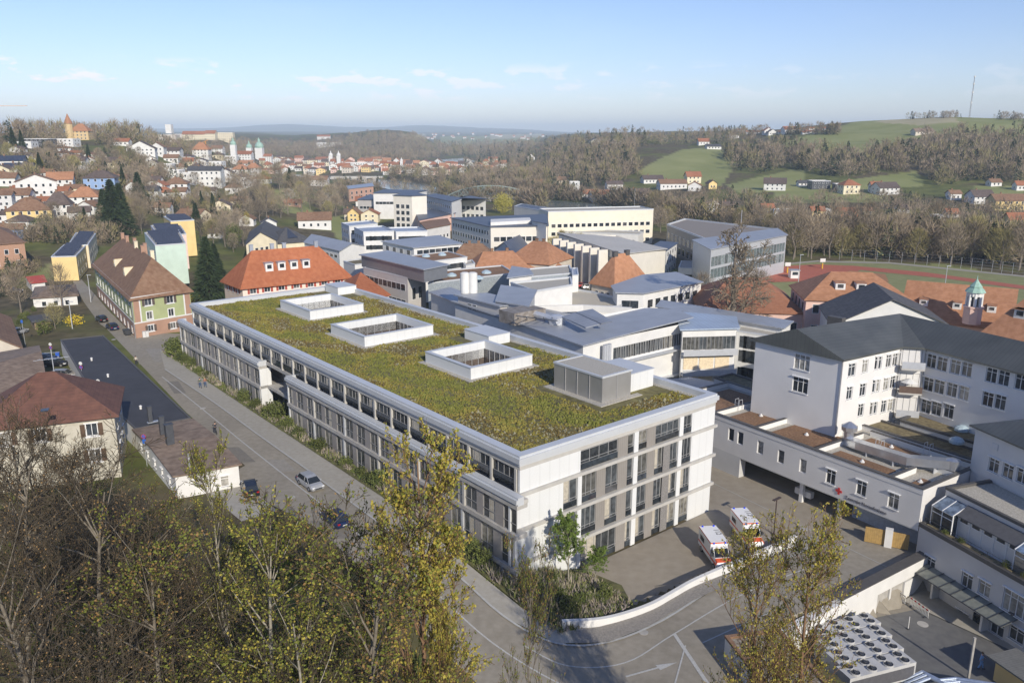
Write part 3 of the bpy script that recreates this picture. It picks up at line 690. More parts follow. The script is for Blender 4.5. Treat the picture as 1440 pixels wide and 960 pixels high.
        if random.random() < .4:
            c0 = a0+(a1-a0)*random.choice((.05, .5)); m = MB(); bx(c0, c0+(a1-a0)*.4, .155, .159, k[0]+.1, k[1]-.1, m); m.build('curtain', curtain, w)
    W = MB(); PN = MB(); PL = MB()
    # front: field plan per storey: (u0,u1,kind)
    plan_top = [(0, 8.3, 'w'), (8.3, 14.0, 'g4'), (14.0, 15.6, 't'), (15.6, 16.5, 'g1'), (16.5, 17.2, 'p'), (17.2, 18.7, 'g2'), (18.7, 20.2, 't'), (20.2, 24.3, 'g4'), (24.3, 25.0, 'p'), (25.0, 26.6, 'g2'), (26.6, 31, 'w')]
    plan_mid = [(-1.2, 5.9, 'w'), (5.9, 7.9, 'g2'), (7.9, 8.5, 'p'), (8.5, 10.8, 'g3'), (10.8, 12.2, 't'), (12.2, 14.1, 'g2'), (14.1, 15.6, 't'), (15.6, 16.5, 'g1'), (16.5, 17.2, 'p'), (17.2, 18.9, 'g2'), (18.9, 20.2, 't'), (20.2, 21.5, 'g2'), (21.5, 22.7, 'm'), (22.7, 24.2, 'g2'), (24.2, 24.9, 'p'), (24.9, 26.7, 'g3'), (26.7, 31, 'w')]
    plan_bot = [(-1.2, 7.9, 'w'), (7.9, 8.5, 'p'), (8.5, 14.1, 'g5'), (14.1, 15.6, 't'), (15.6, 16.5, 'g1'), (16.5, 17.2, 'p'), (17.2, 18.9, 'g2'), (18.9, 20.2, 't'), (20.2, 21.5, 'g2'), (21.5, 22.7, 'm'), (22.7, 24.2, 'g2'), (24.2, 24.9, 'p'), (24.9, 26.7, 'g3'), (26.7, 31, 'w')]
    scr = mat('perforated_screen', (.22, .21, .20), .6, sc=14, amt=.4)
    for k, pl in enumerate((plan_bot, plan_mid, plan_mid, plan_top)):
        z0 = FZ[k]; z1 = z0+3.8 if k < 3 else 13.95
        for a, b, kd in pl:
            if kd == 'w': sb(W, a, b, 0.0, .3, z0+.0, z1)
            elif kd == 't': q_ = MB(); sb(q_, a, b, .05, .35, z0+.2, z1); q_.build('taupe_cladding', taupe, root)
            elif kd == 'p': sb(W, a, b, -.08, .25, z0+.2, z1)
            elif kd == 'm':
                glassrow(a, b, z0, z1, 2); m = MB(); sb(m, a, b, -.12, -.06, z0+.3, z1-.15); m.build('sliding_screen', scr, root)
            else: glassrow(a, b, z0, z1, int(kd[1]))
    # right long side and far short side: plain walls with rows of windows
    sb(W, 30.7, 31.0, .3, 94.7, 0, 13.95); sb(W, 0, 31, 94.7, 95.0, 0, 13.95)
    W.build('wall', panelw, root); pass
    # floor slabs showing as grey bands
    m = MB()
    for z in (3.8, 7.6, 11.4):
        sb(m, -1.3, 31.3, -.28, .6, z-.2, z+.17); sb(m, 31.0, 31.35, .6, 95, z-.25, z+.2)
    m.build('floor_band', concl, root)
    m = MB()
    for z in (0, 3.8, 7.6, 11.2): sb(m, .6, 30.4, .6, 94.4, z-.3, z-.05)
    m.build('floor_slab', conc, root)
    m = MB(); sb(m, 2.2, 30, 2.2, 94, 14.1, 14.6) if False else None
    # dark core behind the glazing so that the rooms read deep
    m = MB()
    for (u0, u1, v0, v1) in ((3.4, 3.5, 2.5, 93), (3.4, 30.5, 2.4, 2.5)): sb(m, u0, u1, v0, v1, 0, 14)
    m.build('inner_wall', beige, root)
    # ------- long side: top storey set back at u = 0, lower blocks at u = -1.2
    glz = 13.95
    for k in range(24):
        v0 = .6+k*3.93; v1 = v0+3.93
        c = -0.0
        if k < 24:
            side_glass = [(v0+.18, (v0+v1)/2+.1), ((v0+v1)/2+.1, v1-.12)]
            w = MB()
            for x in (v0+.15, v0+1.2, v0+2.05, v0+3.0, v1-.05): sb(w, .12, .2, x-.035, x+.035, 11.9, glz)
            sb(w, .12, .2, v0, v1, 11.85, 11.95); sb(w, .02, .06, v0, v1, 12.75, 12.8); sb(w, .12, .2, v0, v1, 13.85, 13.95)
            wn = w.build('window', gframe, root); p = MB(); sb(p, .16, .18, v0, v1, 11.9, 13.9); p.build('pane', gl2, wn)
            b = MB(); sb(b, .03, .04, v0+.05, v1-.05, 11.9, 12.7); b.build('balustrade', gldark, wn)
            if k % 3 == 1:
                cu = MB(); x0 = v0+random.choice((.3, 2.1)); sb(cu, .148, .158, x0, x0+1.3, 11.95, 13.85); cu.build('curtain', curtain, wn)
        q_ = MB(); sb(q_, -.1, .25, v0-.16, v0+.16, 11.4, 13.95); q_.build('pillar', concl, root)
    blocks = [(-1.2, 51.5), (61.5, 99.5)]
    Wl = MB(); CO = MB(); FB = MB(); PNL = MB(); DK = MB()
    for bi, (v0, v1) in enumerate(blocks):
        vs0 = v0; uu = -1.2
        # balcony deck and parapet of the low block
        sb(CO, -1.3, -.55, vs0-.1, v1+.1, 11.0, 11.85); sb(CO, -1.5, -1.3, vs0-.1, v1+.1, 11.2, 11.65)
        sb(CO, -.55, 2.4 if False else 0.0, vs0-.1, vs0+.35, 11.0, 11.85) if bi else None
        sb(CO, -.55, .1, v1-.35, v1+.1, 11.0, 11.85)
        sb(DK, -.55, 0.1, vs0, v1, 11.0, 11.4)
        sb(FB, -1.35, 0, vs0, v1, 10.55, 11.0)
        for z in (3.8, 7.6): sb(FB, -1.4, 0, vs0, v1, z-.25, z+.2)
        if bi: sb(Wl, -1.2, .6, vs0, vs0+.3, 0, 10.55)
        sb(Wl, -1.2, .6, v1-.3, v1, 0, 10.55)
        for k in range(3):
            z0 = FZ[k]+.2; z1 = (FZ[k+1]-.25) if k < 2 else 10.55; v = vs0+.35; i = 0
            pat = ['g', 'p', 'g', 't', 'g', 't2']
            wd = {'g': 2.0, 'p': .35, 't': 1.35, 't2': 1.1}
            while v < v1-.4:
                kd = pat[(i+k) % 6]; b = min(v+wd[kd], v1-.3)
                if kd == 'g':
                    if k >= 1:
                        w = MB()
                        for x in (v+.04, (v+b)/2, b-.04): sb(w, -1.1, -1.02, x-.035, x+.035, z0, z1)
                        sb(w, -1.1, -1.02, v, b, z0, z0+.08); sb(w, -1.17, -1.13, v, b, z0+1.0, z0+1.05)
                        wn = w.build('window', gframe, root); p = MB(); sb(p, -1.06, -1.04, v, b, z0, z1); p.build('pane', gl2, wn)
                        if random.random() < .4: cu = MB(); sb(cu, -1.075, -1.065, v+.1, v+.9, z0+.1, z1); cu.build('curtain', curtain, wn)
                    else: q_ = MB(); sb(q_, -1.1, -1.0, v, b, z0, z1); sb(PNL, -1.1, -1.0, v, b, z0, z1)
                elif kd == 'p': q_ = MB(); sb(q_, -1.28, -.9, v, b, z0, z1); q_.build('pilaster', concl, root) if random.random() < .5 else q_.build('pilaster', alu, root)
                else: sb(PNL, -1.15, -.9, v, b, z0, z1)
                v = b; i += 1
    # recess between the two low blocks
    sb(Wl, 2.6, 2.9, 51.5, 61.5, 0, 11.4)
    for k in range(3):
        for q in range(3):
            a = 51.9+q*3.15; w = MB(); z0 = FZ[k]+.3
            for x in (a, a+1.5, a+3): sb(w, 2.45, 2.52, x-.035, x+.035, z0, z0+3.1)
            sb(w, 2.45, 2.52, a, a+3, z0+1, z0+1.06)
            wn = w.build('window', gframe, root); p = MB(); sb(p, 2.5, 2.52, a, a+3, z0, z0+3.1); p.build('pane', gl2, wn)
        sb(FB, -.1, 2.6, 51.5, 61.5, FZ[k]+3.5, FZ[k]+3.95)
    pass; Wl.build('side_wall', panelw, root); CO.build('balcony_parapet', capm, root); FB.build('side_floor_band', conc, root); PNL.build('side_cladding', taupel, root); DK.build('terrace_deck', concl, root)
new_block()
def Wg(a, b, z=0.0): return Vector((28.3+.56*a+.828*b, 107.8-.828*a+.56*b, z))
WA = atan2(-.828, .56)
# ---------------------------------------------------------------- streets, pavements, markings
asph = mat('asphalt', (.245, .22, .175), .9, (.30, .272, .222), sc=1.4, detail=8, big=.10, bump=.15)
asph2 = mat('forecourt_asphalt', (.265, .23, .18), .9, (.305, .27, .215), sc=.9, detail=8, big=.08, bump=.1)
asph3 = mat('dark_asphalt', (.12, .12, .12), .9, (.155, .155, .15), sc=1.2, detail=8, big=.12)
pave = mat('paving', (.32, .30, .255), .9, (.37, .35, .305), sc=1.6, detail=7, big=.06)
paint = mat('road_paint', (.44, .44, .42), .7, sc=8, amt=.12); kerbm = mat('kerb_stone', (.40, .40, .38), .8, sc=3, amt=.1)
cobble = mat('cobble_paving', (.20, .185, .165), .9, (.27, .25, .22), sc=5, detail=6, bump=.5)
gp = lambda *l: [G(*q) for q in l]
far_k = gp((232, 520), (300, 566), (360, 610), (402, 640), (430, 660), (500, 712), (560, 757))+[S(-5.3, 4), S(-5.2, -4), S(-3.6, -9.6), S(.5, -12.3), S(7, -13.0), S(16, -12.3), S(26, -13.0), S(36, -13.5)]
out_k = gp((225, 492), (250, 508), (300, 541), (365, 583), (430, 623), (500, 668))+[S(-3.4, 20), S(-3.3, 5), S(-3.0, -4), S(-1.9, -8.2), S(1.2, -9.8), S(7, -10.8), S(15, -9.9), S(31.5, -11.2), S(36, -12)]
near_k = gp((140, 452), (178, 492), (262, 580), (345, 655))+[S(-14.3, 40), S(-14.2, 28), S(-12.8, 20), S(-12.6, 0), S(-12.4, -14), S(-11, -24), S(-9, -34), S(-6, -44)]
street = near_k+[S(6, -46), S(7.0, -30), S(9, -21.5), S(12.5, -15.5)]+[S(38, -26), S(50, -20), S(36, -13.5)]+far_k[::-1][1:]+gp((205, 502), (190, 478), (148, 435))
drape('street', [tuple(p[:2]) for p in street], asph, .06, 'grey asphalt street running past the new hospital block')
drape('back_street', [tuple(p[:2]) for p in gp((100, 392), (112, 390), (150, 434), (190, 474), (262, 470), (300, 464), (304, 474), (262, 482), (230, 492), (205, 503), (140, 455), (118, 425))], asph, .05, 'asphalt street passing below the green apartment house')
pv = [tuple(p[:2]) for p in out_k]+[tuple(p[:2]) for p in far_k[::-1]]
drape('pavement', pv, pave, .14, 'pale paved walkway along the planting strip')
fk2 = [tuple(p[:2]) for p in far_k]
drape('kerb', ribbon(curve(fk2, 4), .12, .12), kerbm, .17, 'light kerb stones edging the walkway', step=1.5)
drape('junction', [tuple(p[:2]) for p in gp((178, 470), (262, 470), (268, 490), (232, 521), (196, 512))], asph, .045, 'asphalt of the street junction below the green house')
FBX = [S(8, -16), S(6.5, -24), Wg(33, -25), Wg(33, 0), S(50, -18), S(36, -12), S(31.4, -11.5), S(15, -13)]
drape('ramp_road', [tuple(p[:2]) for p in FBX], asph, .035, 'asphalt of the side street and ramp')
FB_ = [S(6.5, -10.7), S(15, -9.7), S(31.4, -11), S(36, -12), S(50, -18), S(50, 45), S(31, 45), S(31, -.1), S(8.8, -.1), S(9.5, -5.0), S(7.3, -8.5)]
drape('forecourt', [tuple(p[:2]) for p in FB_], asph2, .07, 'beige asphalt forecourt in front of the hospital')
# service yard
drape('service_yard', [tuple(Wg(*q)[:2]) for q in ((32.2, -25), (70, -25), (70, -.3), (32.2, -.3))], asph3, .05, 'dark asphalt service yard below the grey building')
drape('yard_pavement', [tuple(Wg(*q)[:2]) for q in ((32.4, -4.8), (60, -3.4), (60, -.4), (32.4, -.4))], pave, .16, 'pale concrete walkway along the yard wall')
def mark(pts, w, name='road_marking', off=.085, lab='painted white line on the street'):
    return drape(name, ribbon([tuple(p[:2]) for p in pts], w/2, w/2), paint, off, lab, step=1.5)
# lines: centre line up the street, edge line round the bend
c_ = gp((228, 530), (300, 588), (345, 625), (440, 700), (520, 765))+[S(-8.6, 4), S(-8.3, -6), S(-6.5, -15), S(-3.5, -22), S(0, -29)]
for i in range(0, len(c_)-1): pass
mark(curve(c_, 5), .16)
mark(curve([S(-6.2, -8), S(-4.8, -12.3), S(-.5, -15.1), S(6.2, -15.0), S(18, -14.6), S(32, -16)], 6), .14, lab='thin white line curving round the bend')
mark([S(6.2, -15.0), S(2.6, -21.8)], .35, name='drain_channel', lab='drain channel crossing the street mouth')
mark([S(7.2, -17.5), S(20, -18.5)], .14, lab='white lane line in the shaded side street')
mark([S(5.6, -16.8), S(-3.0, -21.8)], .14, lab='white lane line between the two arrows')
def arrow(a, b, lab):
    a = Vector(a[:2]); b = Vector(b[:2]); d = (b-a).normalized(); n = Vector((-d.y, d.x)); L = (b-a).length
    po = [a+n*.1, a-n*.1, a+d*(L*.62)-n*.1, a+d*(L*.62)-n*.38, b, a+d*(L*.62)+n*.38, a+d*(L*.62)+n*.1]
    drape('direction_arrow', [tuple(p) for p in po], paint, .095, lab, step=1.2)
arrow(G(915, 868), G(858, 896), 'painted arrow pointing into the side street')
arrow(G(880, 952), G(952, 888+44), 'painted arrow pointing up the ramp')
mark([G(985, 815), G(1075, 775)], .1, lab='pale joint line along the cobbled ramp')
drape('cobbled_ramp', [tuple(p[:2]) for p in (S(-1.5, -9.2), S(1.2, -10.3), S(7, -11.2), S(15, -10.3), S(31.4, -11.5), S(31.6, -13.1), S(20, -12.7), S(12, -12.5), S(5, -12.9), S(.3, -12.3), S(-2.3, -10.6))], cobble, .2, 'cobbled walkway at the foot of the curved wall')
# forecourt joint line and parking bay lines
mark([Wg(2, -4.2), Wg(31, -5.2)], .09, name='drain_line', off=.10, lab='thin dark drain line across the forecourt')
MATS['road_paint']
for k, u in enumerate((24.2, 30.8)): mark([S(u+1.5, -4.2), S(u-.4, -9.5)], .12, name='bay_line', off=.10, lab='white bay line beside the %s ambulance' % ('nearer', 'farther')[k])
drape('parking_strip', [tuple(p[:2]) for p in [S(-14.3, 42), S(-19, 42), S(-18.5, 26), S(-14.3, 26)]], pave, .07, 'pale gravelly parking place at the slope foot')
for i, (x, y, w, h, dk) in enumerate(((176, 440, 14, 6, 0), (222, 500, 18, 9, 1), (330, 640, 30, 10, 0), (395, 655, 22, 8, 1), (470, 745, 34, 12, 0), (248, 545, 14, 8, 0), (640, 905, 40, 12, 1))):
    q = [G(x-w, y-h), G(x+w*.2, y-h*1.1), G(x+w, y+h), G(x-w*.2, y+h*1.1)]
    drape('asphalt_patch', [tuple(p[:2]) for p in q], mat('patch_asphalt_%d' % dk, ((.19, .175, .15), (.28, .26, .225))[dk], .92, None, sc=2, amt=.1, detail=7), .075, 'repaired patch in the street asphalt')
# curved white wall holding back the forecourt
def curved_wall():
    pts = curve([S(-1.7, -8.2), S(1.2, -9.9), S(4, -10.7), S(7.5, -11.1), S(11, -10.9), S(15, -10.7), S(23, -11.2), S(31.6, -11.8)], 8); m = MB(); n = len(pts)
    tv = []
    for i, p in enumerate(pts):
        a = pts[max(0, i-1)]; b = pts[min(n-1, i+1)]; d = Vector((b[0]-a[0], b[1]-a[1])).normalized(); q = Vector((-d.y, d.x)); f = i/(n-1); z0 = min(Tz(p[0], p[1]), 0)-.4; zt = 2.25-1.0*f
        tv.append([(p[0]-q.x*.2, p[1]-q.y*.2, z0), (p[0]-q.x*.2, p[1]-q.y*.2, zt), (p[0]+q.x*.2, p[1]+q.y*.2, zt), (p[0]+q.x*.2, p[1]+q.y*.2, z0)])
    m.loft([r[::-1] for r in tv]); o = m.build('curved_retaining_wall', white); tag(o, 'low white curving wall between forecourt and cobbled ramp', 'wall')
curved_wall()
def bank():
    pl = [S(-3.0, 90), S(-3.2, 60), S(-3.3, 20), S(-3.2, 5), S(-2.9, -4), S(-1.8, -7.9), S(1.2, -9.5), S(4, -10.3), S(7.0, -10.4), S(7.6, -8.6), S(9.6, -5.2), S(8.6, 0), S(-1.3, 0), S(-1.3, 51.5), S(2.4, 51.7), S(2.4, 61.3), S(-1.3, 61.5), S(-1.3, 100), S(-2.6, 108)]
    drape('planting_bed', [tuple(p[:2]) for p in pl], mat('bed_soil', (.07, .065, .03), .95, (.14, .14, .045), sc=1.5, bump=.6, detail=7), .2, 'grassy planting bed along the foot of the hospital')
bank()
drape('side_lawn', [tuple(p[:2]) for p in [S(-2, 102), S(34, 100), S(34, 126), S(10, 128), S(6, 118), S(1, 112)]], asph, .03, 'paved side street behind the long block')
ctrack = mat('running_track', (.36, .10, .06), .85, (.42, .13, .08), sc=.8, detail=5)
grassm = mat('sports_grass', (.19, .20, .075), .95, (.25, .255, .11), sc=.3, detail=6)
def sheetpx(name, px, m, off, lab): return drape(name, [tuple(G(*q)[:2]) for q in px], m, off, lab, step=6)
sheetpx('sports_field', [(1050, 383), (1100, 371), (1200, 366), (1330, 375), (1440, 389), (1560, 405), (1560, 500), (1440, 470), (1250, 440), (1060, 412)], grassm, .05, 'green grass of the sports ground')
sheetpx('running_track', [(1058, 388), (1075, 380), (1110, 374), (1150, 372), (1200, 374), (1300, 383), (1440, 402), (1540, 418), (1540, 424), (1440, 407), (1330, 392), (1210, 380), (1195, 386), (1130, 396), (1090, 397), (1056, 398)], ctrack, .10, 'red running track bending round the sports field')
sheetpx('sand_court', [(1195, 381), (1245, 386), (1250, 397), (1160, 399), (1172, 390)], mat('red_sand', (.34, .17, .08), .9, sc=1), .15, 'reddish clay court inside the track bend')
sheetpx('field_path', [(1040, 390), (1100, 371), (1150, 366.5), (1250, 369), (1440, 388), (1440, 390), (1250, 371), (1150, 368.5), (1100, 373), (1045, 392)], pave, .12, 'grey path round the sports ground')
def river():
    w = bpy.data.materials.new('river_water'); w.use_nodes = True; b = w.node_tree.nodes['Principled BSDF']; b.inputs['Base Color'].default_value = (.17, .20, .19, 1); b.inputs['Roughness'].default_value = .12; b.inputs['Specular IOR Level'].default_value = .6
    m = MB(); pl = ribbon([tuple(p[:2]) for p in RIVER], 26, 26); n = len(RIVER)
    L = pl[:n]; R = pl[n:][::-1]
    for i in range(n-1): m.add([(*L[i], -3), (*R[i], -3), (*R[i+1], -3), (*L[i+1], -3)], [(0, 1, 2, 3)])
    tag(m.build('river', w), 'pale river winding through the valley', 'river', kind='structure')
    m = MB(); q = [G(618, 226), G(650, 224), G(668, 229), G(640, 234), G(618, 231)]; m.add([(p.x, p.y, max(p.z, 0)+1.0) for p in q], [(0, 1, 2, 3, 4)]); tag(m.build('far_river', w), 'distant blue stretch of river beyond the old town', 'river', kind='structure')
    h = bpy.data.materials.new('haze'); h.use_nodes = True; t = h.node_tree; t.nodes.clear(); v = nn(t, 'ShaderNodeVolumePrincipled'); o = nn(t, 'ShaderNodeOutputMaterial'); v.inputs['Color'].default_value = (.70, .85, 1, 1); v.inputs['Density'].default_value = 1.6e-4; v.inputs['Anisotropy'].default_value = -.15
    t.links.new(v.outputs[0], o.inputs['Volume'])
    m = MB().box(-15500, 15500, -15500, 15500, -30, 190); hz = m.build('haze', h); tag(hz, 'pale blue haze filling the valley air', 'haze', kind='stuff')
river()
# ---------------------------------------------------------------- the grey and white clinic buildings on the right
def az(px, py, A, B):
    """where the view through a photo pixel meets the upright plane through A and B: distance from A, height"""
    u = (px-720)/FPX; v = (py-480)/FPX; D = Vector((u, CP-v*SP, -(SP+v*CP))); d = Vector((B[0]-A[0], B[1]-A[1])).normalized(); n = Vector((-d.y, d.x))
    t = (A[0]*n.x+A[1]*n.y)/(D.x*n.x+D.y*n.y); return (D.x*t-A[0])*d.x+(D.y*t-A[1])*d.y, H+D.z*t
def wpx(A, B, z0, pts, w, h, style='sill', snap=None):
    """openings centred on the photo pixels pts of the wall A-B"""
    out = []
    for p in pts:
        a, z = az(p[0], p[1], A, B); ww = p[2] if len(p) > 2 else w; hh = p[3] if len(p) > 3 else h
        out.append((a-ww/2, a+ww/2, z-z0-hh/2, z-z0+hh/2, style))
    if snap:
        for s in snap: out = [(o[0], o[1], s, s+(o[3]-o[2]), o[4]) if abs((o[2]+o[3])/2-(s+h/2)) < 1.3 else o for o in out]
    return out
def ring(m, po, pi_, z0, z1, mi=0):
    n = len(po); vs = [(*p[:2], z0) for p in po]+[(*p[:2], z1) for p in po]+[(*p[:2], z1) for p in pi_]+[(*p[:2], z0) for p in pi_]; fs = []
    for i in range(n):
        j = (i+1) % n; fs += [(i, j, n+j, n+i), (n+i, n+j, 2*n+j, 2*n+i), (2*n+i, 2*n+j, 3*n+j, 3*n+i), (3*n+i, 3*n+j, j, i)]
    m.add(vs, fs, mi)
darkm = mat('dark_coping', (.09, .085, .08), .6, sc=2, amt=.1)
def wing():
    A, B = Wg(-9, 0), Wg(30.5, 0)
    pts = [(1028, 611), (1041, 616), (1069, 629), (1098, 642), (1129, 655)]; pt2 = [(1168, 670), (1211, 686), (1256, 704)]
    ops = wpx(A, B, 3.05, pts, 1.0, 1.8, 'plain')+wpx(A, B, 3.05, pt2, 1.3, 1.9, 'sill')
    h = House('grey emergency wing bridging the ambulance bay, brown planted roof fields on top', 'building', [A, B, Wg(30.5, 13.2), Wg(-9, 13.2)], 3.05, 7.3, mat('wing_plaster', (.64, .63, .61), .8, sc=.4, amt=.04, big=.04), 'emergency_wing', openings={0: ops, 1: []})
    r = h.o; P0 = h.p
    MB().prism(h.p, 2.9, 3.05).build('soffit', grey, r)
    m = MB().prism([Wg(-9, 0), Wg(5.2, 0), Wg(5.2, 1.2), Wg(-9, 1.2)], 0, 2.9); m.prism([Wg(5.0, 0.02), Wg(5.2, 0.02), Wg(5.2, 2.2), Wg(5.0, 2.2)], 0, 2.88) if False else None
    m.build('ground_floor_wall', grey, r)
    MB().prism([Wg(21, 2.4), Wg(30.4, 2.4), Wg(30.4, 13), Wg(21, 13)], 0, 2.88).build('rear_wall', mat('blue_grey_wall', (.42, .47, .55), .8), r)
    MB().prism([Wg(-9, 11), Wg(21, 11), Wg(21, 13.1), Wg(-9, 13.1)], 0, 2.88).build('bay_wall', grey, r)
    for k in range(3): o = put_window(r, tuple(Wg(6.5+k*2.6, 10.93, .1)), WA, 2.3, 2.8, 'dark')
    for a in (14.5, 20): MB().prism([Wg(a, .6), Wg(a+.5, .6), Wg(a+.5, 1.1), Wg(a, 1.1)], 0, 2.88).build('pillar', white, r)
    MB().prism([Wg(13.4, 1.2), Wg(15.8, 1.2), Wg(15.8, 1.9), Wg(13.4, 1.9)], .7, 1.5).build('door_canopy', white, r)
    # roof: gravel margin sheets, planted fields, white upstands with dark copings
    MB().prism([Wg(-8.9, .1), Wg(30.4, .1), Wg(30.4, 13.1), Wg(-8.9, 13.1)], 7.05, 7.3, bot=False).build('roof', gravel, r)
    po = inset(P0, -.05); pi_ = inset(P0, .35); m = MB(); ring(m, po, pi_, 7.3, 7.95); m.build('parapet', mat('wing_plaster', None), r)
    m = MB(); ring(m, inset(P0, -.12), inset(P0, .42), 7.95, 8.06); m.build('coping', darkm, r)
    for a0, a1, b0, b1 in ((-8, -.9, 1.0, 12.3), (.8, 6.4, 1.2, 10.3), (8.0, 15.8, 1.2, 8.3), (17.2, 25.6, 1.0, 4.2), (16.8, 24.5, 8.6, 11.4), (27.6, 29.6, 1.0, 4.6)):
        MB().prism([Wg(a0+.5, b0+.5), Wg(a1-.5, b0+.5), Wg(a1-.5, b1-.5), Wg(a0+.5, b1-.5)], 7.3, 7.42).build('planted_field', sedum_b, r)
        if a1 > 1: sk = MB().lathe([(.3, 0), (.3, .1), (.16, .14), (.16, .3), (.05, .36)], Wg((a0+a1)/2, (b0+b1)/2, 7.42), 8).build('roof_vent', white, r)
    for (a0, b0, a1, b1) in ((-.2, .4, -.2, 12.8), (7.1, .4, 7.1, 10.2), (16.4, .4, 16.4, 10.2), (26.5, .4, 26.5, 5.2), (-.2, 10.6, 9.5, 10.4), (9.5, 9.0, 16.2, 9.0), (16.6, 7.6, 30.2, 7.6), (16.6, 11.9, 30.2, 11.9)):
        d = Vector((a1-a0, b1-b0)).normalized(); n = Vector((-d.y, d.x))*.22; q = [(a0-n.x, b0-n.y), (a1-n.x, b1-n.y), (a1+n.x, b1+n.y), (a0+n.x, b0+n.y)]
        u = MB().prism([Wg(*k) for k in q], 7.3, 7.95).build('upstand', white, r)
        MB().prism([Wg(x+(-.05 if i in (0, 3) else .05)*d.x, y+(-.05 if i in (0, 3) else .05)*d.y) for i, (x, y) in enumerate(q)], 7.95, 8.03).build('coping', darkm, u)
    # red cross and lettering on the wall
    def text(s, size, loc, name, m, parent, rz):
        c = bpy.data.curves.new(name, 'FONT'); c.body = s; c.size = size; c.extrude = .02; o = bpy.data.objects.new('tmp', c); COL.objects.link(o)
        bpy.context.view_layer.update(); dg = bpy.context.evaluated_depsgraph_get(); me = bpy.data.meshes.new_from_object(o.evaluated_get(dg)); bpy.data.objects.remove(o); bpy.data.curves.remove(c)
        me.materials.clear(); me.materials.append(m); me.transform(Matrix.Rotation(pi/2, 4, 'X')); return place(name, me, parent, tuple(loc), rz)
    global make_text; make_text = text
    a0, z0 = az(1189, 697, A, B); p = Wg(-9+a0, -.05, z0-.3); text('Zentrale Notaufnahme', .58, p, 'lettering', mat('sign_grey', (.12, .12, .14), .6), r, WA)
    a1, z1 = az(1180, 690, A, B); m = MB(); c = Wg(-9+a1, -.06, 0)
    for (x0, x1, q0, q1) in ((-.42, .42, -.14, .14), (-.14, .14, .14, .42), (-.14, .14, -.42, -.14)): m.box(x0, x1, -.03, .03, q0, q1, M=Matrix.Translation((c.x, c.y, z1)) @ Matrix.Rotation(WA, 4, 'Z'))
    m.build('red_cross', mat('red_sign', (.55, .03, .03), .5), r)
    # ladders over the upstands
    for (a, b) in ((-.2, 5.5), (3.5, 10.5), (20.5, 7.6), (24.5, 11.6), (27.2, 7.6), (12, 9.0)):
        m = MB(); q = [Wg(a-.35, b-.5, 7.4), Wg(a-.35, b-.4, 8.9), Wg(a-.35, b+.3, 8.9), Wg(a-.35, b+.4, 7.4)]; m.path(q, .035, 5); s = Wg(.7, 0)-Wg(0, 0); s.z = 0
        m.path([k+s for k in q], .035, 5)
        for z in (7.7, 8.05, 8.4): m.tube(Wg(a-.35, b-.5, z), Wg(a+.35, b-.5, z), .025, n=5)
        m.build('roof_ladder', alu, r)
    tag(bpy.data.objects['coping'], None)
MATS['wing_plaster'] = mat('wing_plaster', (.64, .63, .61), .8, sc=.4, amt=.04, big=.04)
wing()
def duct():
    t = thing('ventilation_duct', 'shiny metal ventilation duct with hood crossing the planted roof', 'duct', tuple(Wg(20, 4.5, 7.5)))
    steel = mat('duct_steel', (.62, .64, .67), .28, sc=1.5, amt=.06, metal=.8)
    pts = [Wg(16.9, 6.3, 7.9), Wg(19.0, 5.3, 8.3), Wg(25.5, 5.3, 8.5), Wg(29.3, 8.2, 8.6)]; m = MB(); rings = []
    for i, p in enumerate(pts):
        a = pts[max(0, i-1)]; b = pts[min(3, i+1)]; d = (b-a); d.z = 0; d.normalize(); q = Vector((-d.y, d.x, 0))*.62; rings.append([p-q-Vector((0, 0, .5)), p+q-Vector((0, 0, .5)), p+q+Vector((0, 0, .5)), p-q+Vector((0, 0, .5))])
    m.loft(rings); m.lathe([(.8, -.6), (.82, .55), (.3, .75)], pts[-1], 14); m.build('duct', steel, t)
    m = MB().lathe([(.62, 0), (.62, 1.9), (1.0, 2.1), (1.05, 2.6), (.15, 3.2)], Wg(17.0, 6.2, 7.35), 8); m.build('hood', steel, t)
    for p in (Wg(20.5, 5.3, 7.3), Wg(24, 5.3, 7.3), Wg(28, 7.2, 7.3)): MB().box(-.6, .6, -.05, .05, 0, .75, M=Matrix.Translation(p) @ Matrix.Rotation(WA+pi/2, 4, 'Z')).build('support', alu, t)
duct()
def side_roofs():
    h = House('low flat roofed link covered in brown moss behind the emergency wing', 'building', [Wg(-12, 13.35), Wg(30.4, 13.35), Wg(30.4, 16.8), Wg(-12, 17.6)], 0, 7.7, grey, 'link_building', windows=False); h.flat(moss_b, .25, .25, darkm)
    q = [P(1282, 622, 9), P(1345, 640, 9)]; a = Wg(22.0, 13.4); pl = [Wg(17.5, 17.0), Wg(30.5, 16.9), Wg(31.6, 30), Wg(15.5, 30.5)]
    h = House('flat mossy roof hall between the grey clinic and the corner tower', 'building', pl, 0, 8.5, grey, 'flat_hall', windows=False); h.flat(moss_b, .3, .3, darkm)
    for i, (x, y) in enumerate(((1352, 605), (1345, 622))):
        p = P(x, y, 8.6); s = MB().lathe([(.9, 0), (.9, .3), (.7, .55), (.25, .75)], p, 10).build('skylight', mat('skylight_dome', (.4, .5, .55), .2), h.o)
side_roofs()
